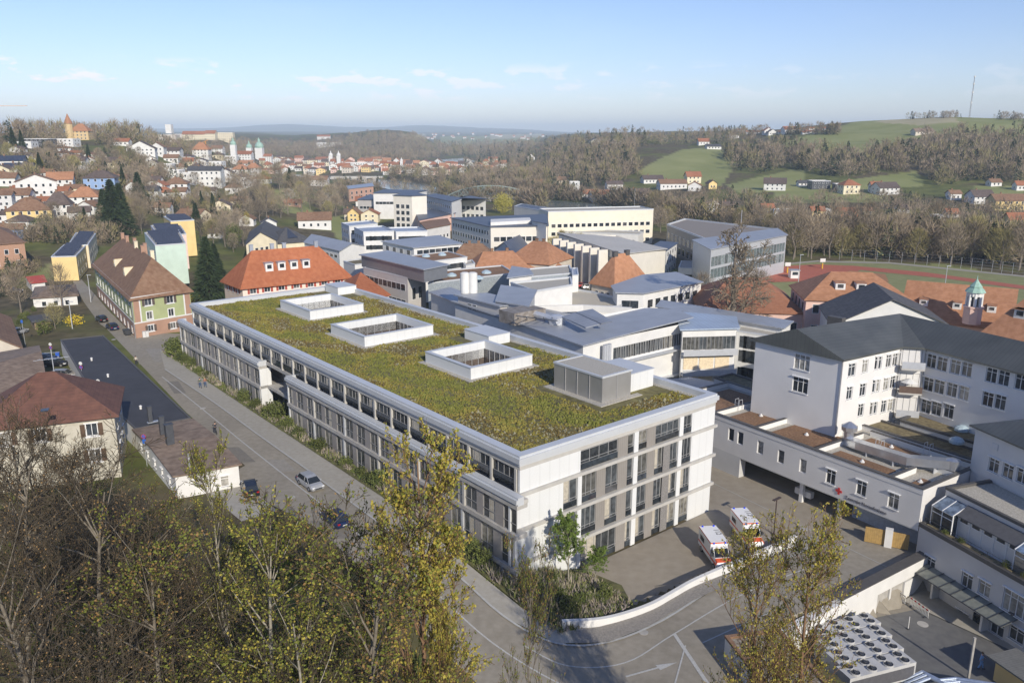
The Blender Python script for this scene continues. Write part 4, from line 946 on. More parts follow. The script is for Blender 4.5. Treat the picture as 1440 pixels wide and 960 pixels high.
def clinic():
    Z = 18.0
    c0 = P(1185, 505, Z); c1 = P(1267, 487, Z); c2 = P(1302, 489, Z); dv = (P(1440, 525, Z)-c2); L = dv.length; dv.normalize(); d = c2+dv*34
    g0 = P(1065, 478, Z); e0 = (g0-c0).normalized(); g = c0+e0*13
    R0 = c0+e0*6.5+Vector((0, 0, 2.6)); R1 = P(1265, 443, 20.6); nB = Vector((-dv.y, dv.x, 0)); R2 = d+nB*((R1-c2).dot(nB)); R2.z = 20.6
    K = R1*2-c1; K.z = Z; dB = d+nB*2*((R1-c2).dot(nB)); dB.z = Z
    poly = [c0, c1, c2, d, dB, K, g]
    f = lambda l: [(1080+x/4, 390+y/4, *r) for x, y, *r in l]
    o0 = wpx(c0, c1, 0, f([(473, 520, 1.5), (547, 500, 1.2), (610, 483, .7), (632, 480, .7), (680, 470, 1.2), (717, 462, 1.2), (459, 650, 1.2), (534, 632, 1.3), (597, 612, .7), (620, 608, .7), (665, 600, 1.2), (703, 588, 1.2), (523, 745, 1.2), (583, 738, .7), (605, 733, .7), (652, 725, 1.2), (690, 717, 1.2)]), 1.2, 1.75)
    o2 = wpx(c2, d, 0, f([(917, 470), (978, 487), (1052, 503), (1117, 517), (1255, 550), (1325, 567), (900, 600), (962, 615), (1033, 632), (1100, 650), (1235, 685), (1305, 702), (887, 725), (946, 738), (1015, 752), (1420, 590)]), 1.45, 1.9)
    o6 = wpx(g, c0, 0, f([(190, 478, 2.3, 2.1), (180, 605, 2.3, 2.1)]), 2.3, 2.1)
    h = House('tall grey and white clinic with dark metal pitched roof bent at an angle', 'building', poly, 0, Z, mat('clinic_plaster', (.68, .67, .65), .8, sc=.3, amt=.04, big=.04), 'clinic_building', openings={0: o0, 2: o2, 6: o6})
    rm = mat('grey_green_metal_roof', (.12, .125, .115), .38, (.16, .165, .15), sc=.3, metal=.45, stripe=(atan2(dv.y, dv.x), .6, .22), big=.15)
    up = Vector((0, 0, .12)); m = MB(); V = [v.copy() for v in (c0, c1, c2, d, dB, K, g, R0, R1, R2)]
    cen = Vector((h.c[0], h.c[1], 0)); out = [.5]*7
    pin = inset([tuple(v[:2]) for v in V[:7]], -.5)
    T7 = [Vector((p[0], p[1], Z-.15)) for p in pin]+[R0-(R1-R0).normalized()*.5, R1, R2+dv*.5]
    fs = [(0, 1, 8, 7), (1, 2, 8), (2, 3, 9, 8), (3, 4, 9), (4, 5, 8, 9), (5, 6, 7, 8), (6, 0, 7)]
    m.add([v+up*2 for v in T7], fs); m.add(T7, [f_[::-1] for f_ in fs]); m.add([v for v in T7[:7]]+[v+up*2 for v in T7[:7]], [(i, (i+1) % 7, 7+(i+1) % 7, 7+i) for i in range(7)])
    rf = m.build('roof', rm, h.o)
    MB().add([c0, g, R0], [(0, 2, 1)]).build('gable', mat('clinic_plaster', None), h.o)
    b = MB(); q = P(1175, 462, 19.5); b.box(-1.1, 1.1, -.5, .5, 17.8, 21.2, M=Matrix.Translation((q.x, q.y, 0)) @ Matrix.Rotation(atan2(e0.y, e0.x), 4, 'Z')); b.build('chimney', darkm, rf)
    # loggia with balconies between the two wings
    ba = atan2(c2.y-c1.y, c2.x-c1.x); Lw = (c2-c1).length
    for i, z in enumerate((5.0, 8.4, 11.8, 15.2)):
        w = put_window(h.o, tuple((c1+c2)/2-Vector((0, 0, Z-z-.35))-Vector((-(c2-c1).y, (c2-c1).x, 0)).normalized()*.12), ba, Lw-.6, 2.2, 'office')
        Mx = Matrix.Translation((c1.x, c1.y, z)) @ Matrix.Rotation(ba, 4, 'Z'); bl = MB().box(.1, Lw-.1, -1.5, -.14, -.1, .12, M=Mx).build('balcony', concl, h.o)
        MB().box(.1, Lw-.1, -1.5, -1.42, .12, 1.05, M=Mx).build('railing', [dkmetal, alu, mat('brown_railing', (.12, .08, .06), .6), alu][i], bl)
    wp = c1.lerp(c2, .55); um = thing('parasol', 'white open parasol on a clinic balcony', 'parasol', (wp.x-.6, wp.y-1.0, 11.95)); MB().tube((0, 0, 0), (0, 0, 1.7), .03).build('pole', alu, um, world=False); MB().lathe([(1.15, 1.45), (.6, 1.75), (.03, 2.0)], n=8).build('canopy', white, um, world=False)
    for p in (c0, c1, c2): MB().tube((p.x+.0, p.y-.18, 7.8), (p.x, p.y-.18, Z), .07).build('downpipe', gframe, h.o)
clinic()
def tower():
    T0 = P(1373, 598, 13.4); e = Vector((.56, -.828, 0)); e = (P(1440, 627, 13.4)-T0).normalized(); n = Vector((-e.y, e.x, 0)); A, B = T0, T0+e*20
    ops = wpx(A, B, 7.9, [(1397, 654), (1417, 662), (1437, 669)], 1.4, 1.7)+[(a, a+1.4, 1.6, 3.3, 'sill') for a in (11, 13.6, 16.2)]
    h = House('grey corner block with hipped dark metal roof at the right edge', 'building', [A, B, B+n*13, A+n*13], 7.9, 13.4, mat('wing_plaster', None), 'corner_block', openings={0: ops})
    h.ridge(mat('grey_green_metal_roof', None), 2.6, 0, True, .5)
    MB().prism([A+e*2.6-n*.06, A+e*3.4-n*.06, A+e*3.4, A+e*2.6], 11.6, 12.3).build('wall_vent', alu, h.o)
    MB().prism(inset(h.p, .1), 0, 7.88).build('lower_wall', mat('wing_plaster', None), h.o)
tower()
LA = WA-.268; LO = Wg(30.6, 0)
def Lf(a, b, z=0.0): return Vector((LO.x+cos(LA)*a-sin(LA)*b, LO.y+sin(LA)*a+cos(LA)*b, z))
def lower():
    # gravel-roofed hall above the terrace
    A, B = Lf(.2, 2.9), Lf(30, 2.9)
    h = House('hall with pale gravel roof behind the glazed conservatory', 'building', [A, B, Lf(30, 10.4), Lf(.2, 10.4)], 4.02, 7.7, mat('wing_plaster', None), 'gravel_roof_hall'); h.flat(gravel, .3, .35, darkm)
    fx = lambda l: [(1180+x/4.8, 760+y/4.8, *r) for x, y, *r in l]
    A, B = Lf(0, 0), Lf(34, 0)
    ops = wpx(A, B, -3.3, fx([(505, 110), (612, 155), (862, 268), (978, 320), (1195, 432, 3.0, 2.4), (552, 372, 1.4, 1.2), (830, 510, 1.5, 1.3), (950, 540, 1.5, 1.5), (1065, 590, 1.5, 1.5), (1195, 630, 1.6, 1.6)]), 1.35, 1.7)
    h = House('grey two storey service building with a planted roof terrace', 'building', [A, B, Lf(34, 10.5), Lf(0, 10.5)], -3.3, 3.55, mat('lower_plaster', (.55, .54, .52), .85, sc=.4, amt=.05, big=.05), 'service_building', openings={0: ops}); h.flat(mat('terrace_tiles', (.36, .22, .15), .9, (.42, .28, .2), sc=2), .45, .3, darkm, z=3.6, name='terrace')
    r = h.o
    for k in range(9):
        m = MB(); q = random.Random(k); m.prism([Lf(.5+k*3.6, .42), Lf(3.9+k*3.6, .42), Lf(3.9+k*3.6, 1.0), Lf(.5+k*3.6, 1.0)], 3.62, 4.0); m.build('planter', moss_b, r)
        PL_SPOTS.append((Lf(1+k*3.6+q.uniform(0, 2.2), .7, 4.0), .45+.35*q.random()))
    m = MB(); m.path([Lf(.4, .3, 4.75), Lf(33, .3, 4.75)], .03, 5); 
    for k in range(17): m.tube(Lf(.4+k*2, .3, 4.0), Lf(.4+k*2, .3, 4.75), .025, n=5)
    m.build('railing', dkmetal, r)
    # conservatory
    t = thing('conservatory', 'white framed lean-to conservatory with glass and grey felt roof panels', 'conservatory', tuple(Lf(8, 2, 3.62)), LA)
    secs = [(.5, 3.3, 1), (3.3, 10.8, 0), (10.8, 13.6, 1), (13.6, 21, 0), (21, 23.8, 1)]
    for a0, a1, kind in secs:
        b0 = .95 if kind else 1.7
        m = MB()
        for x in ([a0, (a0+a1)/2, a1] if kind else [a0+(a1-a0)*k/5 for k in range(6)]):
            m.tube(Lf(x, b0, 3.62), Lf(x, b0, 6.15), .07, n=4)
            if kind: m.tube(Lf(x, b0-.1, 6.2), Lf(x, 2.8, 7.1), .06, n=4)
        for z in (3.7, 5.6, 6.15): m.tube(Lf(a0, b0, z), Lf(a1, b0, z), .06, n=4)
        f = m.build('frame', wframe, t)
        if kind:
            MB().add([Lf(a0, b0, 3.7), Lf(a1, b0, 3.7), Lf(a1, b0, 6.15), Lf(a0, b0, 6.15)], [(0, 1, 2, 3)]).build('pane', gl, f)
            MB().add([Lf(a0, b0-.1, 6.2), Lf(a1, b0-.1, 6.2), Lf(a1, 2.8, 7.1), Lf(a0, 2.8, 7.1)], [(0, 1, 2, 3)]).build('roof_pane', glass('roof_glass', (.10, .14, .2), (.3, .35, .4), .4), t)
            for x in (a0, a1): MB().add([Lf(x, b0, 3.7), Lf(x, 2.8, 3.7), Lf(x, 2.8, 7.05), Lf(x, b0, 6.2)], [(0, 1, 2, 3)]).build('side_pane', gl, t)
        else:
            MB().add([Lf(a0, b0, 3.7), Lf(a1, b0, 3.7), Lf(a1, b0, 6.15), Lf(a0, b0, 6.15)], [(0, 1, 2, 3)]).build('panel', white, f)
            for k in range(5): x = a0+(a1-a0)*(k+.5)/5; MB().prism([Lf(x-.45, b0-.03), Lf(x+.45, b0-.03), Lf(x+.45, b0-.01), Lf(x-.45, b0-.01)], 5.65, 6.05).build('top_light', gldark, f)
            m = MB(); pl = [Lf(a0, b0-.4, 6.2), Lf(a1, b0-.4, 6.2), Lf(a1, 2.8, 7.12), Lf(a0, 2.8, 7.12)]; m.add(pl+[v+Vector((0, 0, .1)) for v in pl], [(3, 2, 1, 0), (4, 5, 6, 7), (0, 1, 5, 4), (1, 2, 6, 5), (2, 3, 7, 6), (3, 0, 4, 7)]); m.build('roof_panel', mat('grey_felt', (.10, .10, .105), .85, sc=2), t)
    # glass canopy over the yard entrance
    t = thing('glass_canopy', 'dirty grey glass canopy over the yard entrance', 'canopy', tuple(Lf(7, 0, -.6)), LA)
    m = MB(); q = [Lf(1.0, -.02, -.1), Lf(13.0, -.02, -.1), Lf(13.0, -2.2, -.5), Lf(1.0, -2.2, -.5)]; m.add(q+[v-Vector((0, 0, .06)) for v in q], [(3, 2, 1, 0), (4, 5, 6, 7), (1, 0, 4, 5), (2, 1, 5, 6), (3, 2, 6, 7), (0, 3, 7, 4)]); m.build('glass', mat('dirty_glass', (.14, .15, .14), .35, (.22, .23, .20), sc=1.5, detail=8), t)
    m = MB()
    for k in range(9): a = 1+k*1.5; m.tube(Lf(a, -.02, -.04), Lf(a, -2.2, -.45), .05, n=4)
    m.tube(Lf(1, -2.2, -.5), Lf(13, -2.2, -.5), .06, n=4); m.build('frame', dkmetal, t)
    for k in (3.5, 9.8): MB().prism([Lf(k, -1.0), Lf(k+.25, -1.0), Lf(k+.25, -.02), Lf(k, -.02)], -3.2, -.4).build('side_wall', lgrey, t)
    d = MB().prism([Lf(8.2, -.06), Lf(9.3, -.06), Lf(9.3, -.01), Lf(8.2, -.01)], -3.2, -1.1).build('door', gldark, r)
    # retaining wall along the west of the yard with a bridge parapet
    m = MB(); m.prism([Wg(31.3, -4.4), Wg(32.15, -4.4), Wg(32.15, .0), Wg(31.3, 0)], -3.3, -1.2); m.prism([Wg(31.3, -26), Wg(32.15, -26), Wg(32.15, -9.5), Wg(31.3, -9.5)], -3.4, .3)
    m.prism([Wg(31.3, -9.5), Wg(31.9, -9.5), Wg(31.9, -4.4), Wg(31.3, -4.4)], -3.3, -.4, 1); m.prism([Wg(31.9, -7.2), Wg(32.12, -7.2), Wg(32.12, -6.9), Wg(31.9, -6.9)], -3.3, -.4)
    w = thing('yard_wall', 'white yard wall carrying the bridge parapet beside the ramp', 'wall', tuple(Wg(31.7, -10, -3.3))); m.build('wall', [white, conc], w)
    MB().prism([Wg(31.2, -16), Wg(32.2, -16), Wg(32.2, 0), Wg(31.2, 0)], -.9, .75).build('parapet', white, w); MB().prism([Wg(31.1, -16.1), Wg(32.3, -16.1), Wg(32.3, .0), Wg(31.1, .0)], .75, .85).build('coping', darkm, w)
PL_SPOTS = []
lower()
def yard_things():
    # fan banks of the chillers
    wm = mat('chiller_white', (.48, .48, .47), .5, sc=2, amt=.06)
    t0 = thing('chiller', 'white rooftop style chiller with eight black fans', 'chiller', (0, 0, 0), LA)
    MB().box(-1.1, 1.1, -4.4, 4.4, .9, 2.9).build('casing', wm, t0, world=False)
    m = MB()
    for x in (-1, 1):
        for y in (-4.2, 0, 4.2): m.box(x-.08, x+.08, y-.08, y+.08, 0, .9)
    m.build('leg', alu, t0, world=False)
    for side in (-1.105, 1.105): MB().box(side-.01, side+.01, -4.2, 4.2, 1.1, 2.5).build('grille', mat('coil_grille', (.10, .10, .11), .6, stripe=('z', .12, .5)), t0, world=False)
    ringp = MB().lathe([(.53, 0), (.53, .2), (.5, .21), (.5, .05), (.5, .05)], n=18).mesh('fan_ring', wm); fan = MB()
    fan.lathe([(.49, .06), (.49, .1)], n=18); fan.lathe([(.12, .03), (.12, .22)], n=10)
    for k in range(5):
        a = k*2*pi/5; M = Matrix.Rotation(a, 4, 'Z'); fan.add([M @ Vector(v) for v in ((.1, -.02, .08), (.46, -.16, .12), (.46, .14, .2), (.1, .08, .14))], [(0, 1, 2, 3)])
    fm = fan.mesh('fan', dkmetal)
    for y in (-3.3, -1.1, 1.1, 3.3):
        for x in (-.54, .54): r = link('fan_ring', ringp, t0, (x, y, 2.9)); link('fan', fm, r, (0, 0, 0))
    KIDS_done = None
    spots = [(7.4, -16.0), (9.4, -16.5), (11.4, -17.0), (13.4, -17.5)]
    labs = ['farthest chiller of the bank, half behind the budding tree', 'second chiller of the bank, between the tree and the yard road', 'third chiller of the bank with clean white casing', 'nearest chiller of the bank, beside the silver pipes']
    for i, (a, b) in enumerate(spots):
        p = Lf(a, b, -3.25); o = t0 if i == 0 else copy_tree(t0); o.location = tuple(p); o['label'] = labs[i]; o['group'] = 'chillers in the service yard'
        if i == 0: WM[o.name] = Matrix.Translation(p) @ Matrix.Rotation(LA, 4, 'Z')
        o.rotation_euler = (0, 0, LA); o.scale = (.84, .84, .86)
    # red and white barrier, person, lamp, pipes
    for k in range(2):
        t = thing('barrier', ['white mesh barrier panel at the yard passage', 'red and white barrier panel blocking the yard walkway'][k], 'barrier', tuple(Lf(.9+k*2.9, -4.3+.25*k, -3.2)), LA-.05, 'barriers in the yard')
        m = MB(); m.box(0, 2.7, -.02, .02, .85, 1.0); m.box(0, 2.7, -.02, .02, .1, .16)
        for i in range(14): m.box(i*.2, i*.2+.06, -.02, .02, .16, .85)
        m.build('panel', white, t, world=False)
        if k:
            for i in range(5): MB().box(.1+i*.55, .35+i*.55, -.035, -.022, .83, 1.02).build('red_stripe', mat('red_sign', None), t, world=False)
        for x in (.3, 2.4): MB().box(x-.05, x+.05, -.3, .3, 0, .09).build('foot', dkmetal, t, world=False)
    q = G(1283, 883, 0)
    t = thing('warning_post', 'slim white post standing in the shaded yard', 'post', tuple(Lf(7.2, -7.5, -3.2))); MB().tube((0, 0, 0), (0, 0, 1.4), .04).build('post', white, t, world=False); MB().lathe([(.16, 0), (.16, .05)], n=10).build('foot', dkmetal, t, world=False)
    mh = MB().lathe([(.55, 0), (.55, .02)], Lf(7.0, -5.4, -3.24), 20).build('manhole_cover', conc); tag(mh, 'round manhole cover in the yard asphalt', 'manhole cover')
    sp = thing('pipework', 'bundle of silver insulated pipes running up to the right edge', 'pipes', tuple(Lf(14, -11, -3.2)))
    st = mat('pipe_steel', (.55, .62, .72), .3, metal=.7)
    for k in range(3):
        o = k*.45; m = MB().path([Lf(14.2+o, -15.2, -2.6+.1*k), Lf(14.4+o, -13.0, -1.9), Lf(15.8+o, -12.5, -1.9), Lf(16.2+o, -11.0, -1.8), Lf(20, -7.5-o, -1.0), Lf(27, -4.0-o, .2)], .15, 8); m.build('pipe', st, sp)
    m = MB(); m.tube(Lf(15.3, -8.3, -3.3), Lf(15.3, -8.3, 1.2), .13); m.build('support_pole', conc, sp)
    sh = thing('pipe_shed', 'small yellow shed with corrugated roof at the yard edge', 'shed', tuple(Lf(17.5, -5, -3.2)), LA); MB().box(-1.4, 1.6, -1.2, 1.2, 0, 2.2).build('wall', yellow, sh, world=False); MB().box(-1.9, 2.2, -1.8, 1.8, 2.25, 2.4).build('roof', mat('corrugated', (.16, .16, .15), .7, stripe=(LA, .25, .3)), sh, world=False)
    sg = thing('wall_lamp', 'black bracket lamp on the grey yard wall', 'lamp', tuple(Lf(12.6, -.2, .3)), LA); MB().box(-.1, .1, -.3, 0, -.1, .1).build('bracket', dkmetal, sg, world=False); MB().box(-.25, .25, -.5, -.2, .1, .2).build('lamp_head', dkmetal, sg, world=False)
yard_things()
def bottom_house():
    # low building in the lower right, its roof covered in leaves
    a = P(1020, 893, 3.2); b = P(1072, 960, 3.2); d = (b-a).normalized(); n = Vector((-d.y, d.x, 0)); A, B = a, a+d*18
    ops = [(2.0, 3.1, 1.0, 2.3, 'plain'), (6.5, 7.6, 1.0, 2.3, 'plain')]
    h = House('low white garage block with leaf covered flat roof beside the side street', 'building', [A, B, B+n*5.2, A+n*5.2], -.2, 3.0, white, 'garage_block', openings={0: ops}); h.flat(mat('leaf_litter_roof', (.15, .11, .07), .95, (.36, .33, .27), sc=3, detail=9, bump=.4), .2, .3, t_brown)
    # gate posts and yellow skip by the wing
    t = thing('wooden_gate', 'ochre wooden gate with a white post beside the wing', 'gate', tuple(Wg(27.5, -1.0, 0)), WA+.5)
    MB().box(-2.2, -.1, -.06, .06, .15, 2.0).build('gate_leaf', mat('ochre_wood', (.40, .26, .09), .8, stripe=(WA, .2, .3)), t, world=False); MB().box(.7, 2.4, -.06, .06, .15, 2.0).build('gate_leaf', mat('ochre_wood', None), t, world=False); MB().box(-.1, .7, -.3, .3, 0, 2.3).build('post', white, t, world=False)
bottom_house()
# ---------------------------------------------------------------- buildings on the left of the street and in the clinic campus behind
def rows(n, w, h, sills, m=1.0, style='sill'):
    return lambda L: row_ops(L, n, w, [(s, h) for s in sills], m, m, style)
def BQ(name, label, px, z, z0, wm, roof, ops={}, far=True, cat='building', group=None, depth=None, rz=None):
    """a building from the photo pixels of its roof outline at height z (near left, near right, far right, far left)"""
    zs = z if isinstance(z, (list, tuple)) else [z]*len(px)
    p = [P(q[0], q[1], zz) for q, zz in zip(px, zs)]
    if len(p) == 3: p.append(p[0]+p[2]-p[1]); zs = list(zs)+[zs[-1]]
    if len(p) == 2: p = [Vector((*q, 0)) for q in edge_rect(p[0], p[1], depth)]; zs = [zs[0]]*4
    h = House(label, cat, p, z0, list(zs), wm, name, group, ops, far)
    k = roof[0]
    if k == 'flat': h.flat(roof[1], roof[2] if len(roof) > 2 else .3, .3, roof[3] if len(roof) > 3 else None)
    elif k == 'slab': h.slab(roof[1], .5, .25)
    else: h.ridge(roof[1], roof[2], roof[3], k == 'hip', .55, hipk=roof[4] if len(roof) > 4 else 1.0)
    return h
zm = lambda a: seam(a)
def green_house():
    A = Vector((-109.7, 211.0)); C = Vector((-79.0, 165.3)); D = Vector((-70.6, 174.8)); E_ = Vector((-99, 219.5))
    fx = lambda l: [(120+x/6, 330+y/6, *r) for x, y, *r in l]
    dk = mat('dark_shutter', (.10, .075, .06), .7)
    fr = wpx(C, D, 7.4, fx([(530, 565), (715, 545)]), 1.5, 1.6, ('trim', dk))+wpx(C, D, 7.4, fx([(543, 680), (725, 655)]), 1.2, 1.6, 'trim')
    h = House('green apartment house with brown ground floor, white window frames and brown hipped roof', 'building', [A, C, D, E_], 7.4, 13.0, olive, 'apartment_house', openings={0: rows(11, 1.1, 1.5, (.9, 3.5), 1.5, 'trim'), 1: fr})
    h.ridge(t_brown, 6.6, 0, True, .7)
    m = MB(); pl = h.p; wins = []
    fr0 = wpx(C, D, 3.4, fx([(555, 787), (742, 765)]), 1.2, 1.3, ('trim', dk))
    for i, ops in ((0, row_ops((C-A).length, 11, 1.0, [(1.4, 1.2)], 1.5, 1.5, 'trim')), (1, fr0), (2, []), (3, [])):
        a, b = pl[i], pl[(i+1) % 4]; wall_face(m, a, b, 3.4, 7.4, 7.4, ops); ang = atan2(b[1]-a[1], b[0]-a[0])
        for o in ops: wins.append(((a[0]+cos(ang)*(o[0]+o[1])/2, a[1]+sin(ang)*(o[0]+o[1])/2, 3.4+o[2]), ang, o[1]-o[0], o[3]-o[2], o[4]))
    m.build('ground_floor_wall', terra, h.o)
    for p, ang, w, hh, st in wins:
        sh = None
        if isinstance(st, tuple): st, sh = st
        o = put_window(h.o, p, ang, w, hh, st)
        if sh: put_shutters(o, w, hh, sh)
    m = MB(); ring(m, inset(h.p, -.08), inset(h.p, .1), 7.3, 7.55); ring(m, inset(h.p, -.25), inset(h.p, .1), 12.7, 13.0); m.build('cornice', white, h.o)
    ang = atan2(D.y-C.y, D.x-C.x); L = (D-C).length
    for a0, a1, mm in ((.15, 1.35, terra), (1.35, 1.65, white), (L-1.35, L-.15, terra), (L-1.65, L-1.35, white)):
        MB().box(a0, a1, -.05, .02, 7.56, 12.7, M=Matrix.Translation((C.x, C.y, 0)) @ Matrix.Rotation(ang, 4, 'Z')).build('corner_strip', mm, h.o)
    h.dormers(2, 2.2, 1.9, 1, cream, t_brown, .42, .78, .62)
    for f, s, mm in ((.0, 0, terra), (.18, 0, terra), (.33, .8, terra), (.5, 0, cream), (.62, 1.2, terra), (.72, 0, terra), (.97, .3, cream)): h.chimney(f, 1.1, 2.0, mm, s)
    MB().tube((C.x-.1, C.y-.1, 3.4), (C.x-.1, C.y-.1, 13), .08).build('downpipe', gframe, h.o)
green_house()
def street_left():
    # long garage with black felt roof, then the brown tiled workshop
    pl = [P(p[0], p[1], 7.2) for p in ((85, 478), (122, 541), (190, 603), (268, 588), (145, 472))]
    h = House('long low garage with flat black felt roof beside the street', 'building', pl, 3.6, 7.2, white, 'garage_row', openings={}); h.flat(felt, .12, .2, darkm)
    for x, y in ((129, 507), (152, 530), (198, 575)): p = P(x, y, 7.25); MB().lathe([(.16, 0), (.16, .4), (.24, .45), (.05, .6)], p, 8).build('roof_vent', white, h.o)
    a, b, c, d = P(190, 604, 7.2), P(246, 668, 7.2), P(335, 652, 7.2), P(269, 590, 7.2)
    for v in (a, b, c, d): v.x += 0
    h2 = House('white walled workshop with grey brown shallow roof and three dark flues', 'building', [a, b, c, d], 3.4, 7.1, white, 'workshop', openings={1: lambda L: [(L-2.2, L-1.2, 1.2, 2.6, 'sill')], 0: rows(5, .9, 1.0, (1.6,))})
    h2.ridge(t_graybrown, .55, 1, False, .35)
    r = h2.roof
    for i, (x, y, hh, w) in enumerate(((212, 594, 2.3, .45), (229, 612, 2.6, .5), (240, 628, 3.0, .75))):
        p = P(x, y, 7.4); m = MB().box(-w/2*1.2, w/2*1.2, -w/2, w/2, 0, hh, M=Matrix.Translation(p) @ Matrix.Rotation(SA, 4, 'Z')); m.box(-w*.7, w*.7, -w*.6, w*.6, hh, hh+.1, M=Matrix.Translation(p) @ Matrix.Rotation(SA, 4, 'Z')); f = m.build('flue', mat('flue_grey', (.06, .065, .075), .6), r)
        MB().box(-w, w*3, -w*.6, w*.6, 0, .12, M=Matrix.Translation(p) @ Matrix.Rotation(SA, 4, 'Z')).build('flashing', zinc, r)
    p = P(268, 668, 6.5); MB().tube(p-Vector((0, 0, 2.5)), p+Vector((0, 0, 2.8)), .11, n=8).build('steel_flue', alu, h2.o)
    # hip roofed house lower left
    k = .905; c0 = Vector((-54.2*k, 104.4*k)); l = P(0, 598, 12.7); f = (Vector((l.x, l.y))-c0).normalized(); n = Vector((f.y, -f.x)); A = c0+f*15; 
    dk = mat('brown_shutter', (.10, .06, .035), .7)
    o1 = wpx(A, c0, 3.5, [(129, 604), (134, 640)], 1.3, 1.6, ('trim', dk))+[(2.5, 3.8, 6.6, 8.2, ('trim', dk)), (6.2, 7.5, 6.6, 8.2, ('trim', dk))]
    h3 = House('old cream house with tall red brown hipped roof and aerial, lower left', 'building', [A, c0, c0+n*11.5, A+n*11.5], 3.5, 12.7, mat('old_plaster', (.44, .41, .33), .9, (.56, .53, .44), sc=.9, detail=8, big=.1), 'hipped_house', openings={0: o1, 1: rows(3, 1.2, 1.5, (3, 6.4))})
    h3.ridge(tiles('oxblood_tiles', (.12, .055, .04), (.175, .08, .055)), 4.3, 0, True, .6, hipk=1.15)
    m = MB(); q = P(60, 560, 17.5); q = h3.r1-Vector((0, 0, .8)); m.tube(q, q+Vector((0, 0, 3.6)), .05); m.tube(q+Vector((-2.2, -.3, 2.2)), q+Vector((2.0, .3, 2.6)), .035, n=4); m.tube(q+Vector((-1.0, .2, 3.1)), q+Vector((1.1, -.2, 3.3)), .03, n=4)
    for i in range(5): m.tube(q+Vector((-1.8+i*.8, -.5, 2.25+.08*i)), q+Vector((-1.8+i*.8, .5, 2.25+.08*i)), .02, n=4)
    m.build('aerial', alu, h3.roof)
    m = MB(); q = P(63, 577, 15.4); m.box(-.4, .4, -.5, .5, 0, .12, M=Matrix.Translation(q) @ Matrix.Rotation(atan2(f.y, f.x), 4, 'Z')); m.build('skylight', gldark, h3.roof)
    # tiled roofs at the left edge
    a = P(-40, 590, 10.5); h4 = BQ('tiled_barn', 'barn with weathered grey brown tiled roof at the left edge', [(-45, 590), (62, 540), (52, 488), (-50, 505)], 8.5, 3.4, beige, ('gable', t_graybrown, 2.0, 0), {}, True)
    BQ('brown_roof_house', 'low house with reddish brown roof left of the parked van', [(-30, 490), (28, 488), (12, 446), (-35, 450)], 8.0, 3.4, beige, ('gable', t_brown, 1.8, 1), {}, True)
    BQ('flat_cottage', 'whitewashed cottage with shallow grey roof among bare trees', [(46, 419), (108, 415), (103, 400), (52, 404)], 6.6, 3.4, white, ('hip', t_graybrown, 1.4, 0), {0: rows(3, 1.1, 1.3, (.9,))}, True)
    BQ('red_roof_shed', 'small white outbuilding with bright red roof', [(44, 398), (63, 396), (56, 388), (36, 390)], 6.4, 3.4, white, ('gable', mat('bright_red_tiles', (.42, .07, .05), .8), .9, 0), {}, True)
    BQ('garden_shed', 'wooden garden shed with grey felt roof beside the hedge', [(48, 453), (69, 451), (66, 443), (42, 446)], 6.0, 3.6, mat('shed_wood', (.26, .19, .12), .85, sc=4, stripe=('z', .2, .25)), ('slab', t_slate), {}, True, cat='shed')
    BQ('brick_house', 'brick house with brown gabled roof at the left edge', [(-20, 345), (34, 341), (10, 322), (-40, 326)], 12, 4, mat('brick', (.42, .25, .17), .9, sc=4, stripe=('z', .3, .15)), ('hip', t_brown, 3.5, 0), {0: rows(3, 1.2, 1.6, (1, 4.6))}, True)
    # apartment blocks
    for i, (l, r_, c, d, lab) in enumerate((((72, 362), (107, 361), (123, 344), (90, 345), 'yellow apartment block with solar panels on its flat roof, nearer part'), ((95, 346), (124, 345), (135, 329), (107, 328), 'yellow apartment block with solar panels, farther part'))):
        h = BQ('apartment_block', lab, [l, r_, c, d], 11+i*.3, 4, yellow if i == 0 else cream, ('flat', gravel, .3), {1: rows(5, 1.2, 1.5, (1, 3.8)), 0: [] and 0 or (lambda L: [])}, True)
        for q in range(9):
            p = Vector((*h.p[0], 0)).lerp(Vector((*h.p[3], 0)), (q+.5)/9); e = Vector((*h.p[1], 0)).lerp(Vector((*h.p[2], 0)), (q+.5)/9); d_ = (e-p); m = MB()
            a_ = p+d_*.12; b_ = p+d_*.88; nn_ = Vector((-d_.y, d_.x, 0)).normalized()*.8; z = h.z1+.3
            m.add([(*a_[:2], z), (*b_[:2], z), (*(b_+nn_)[:2], z+.7), (*(a_+nn_)[:2], z+.7)], [(0, 1, 2, 3)]); m.build('solar_panel', solar, h.o)
    specs = [([(218, 346), (261, 343), (251, 323), (203, 328)], 15, mint, 'mint green apartment block with solar panels on the roof'), ([(222, 331), (262, 330), (252, 315), (212, 318)], 14.5, mat('rose_plaster', (.72, .56, .52), .85), 'rose apartment block behind the mint green one'), ([(240, 312), (273, 310), (262, 304), (230, 305)], 16, yellow, 'orange yellow apartment block farthest of the staggered row')]
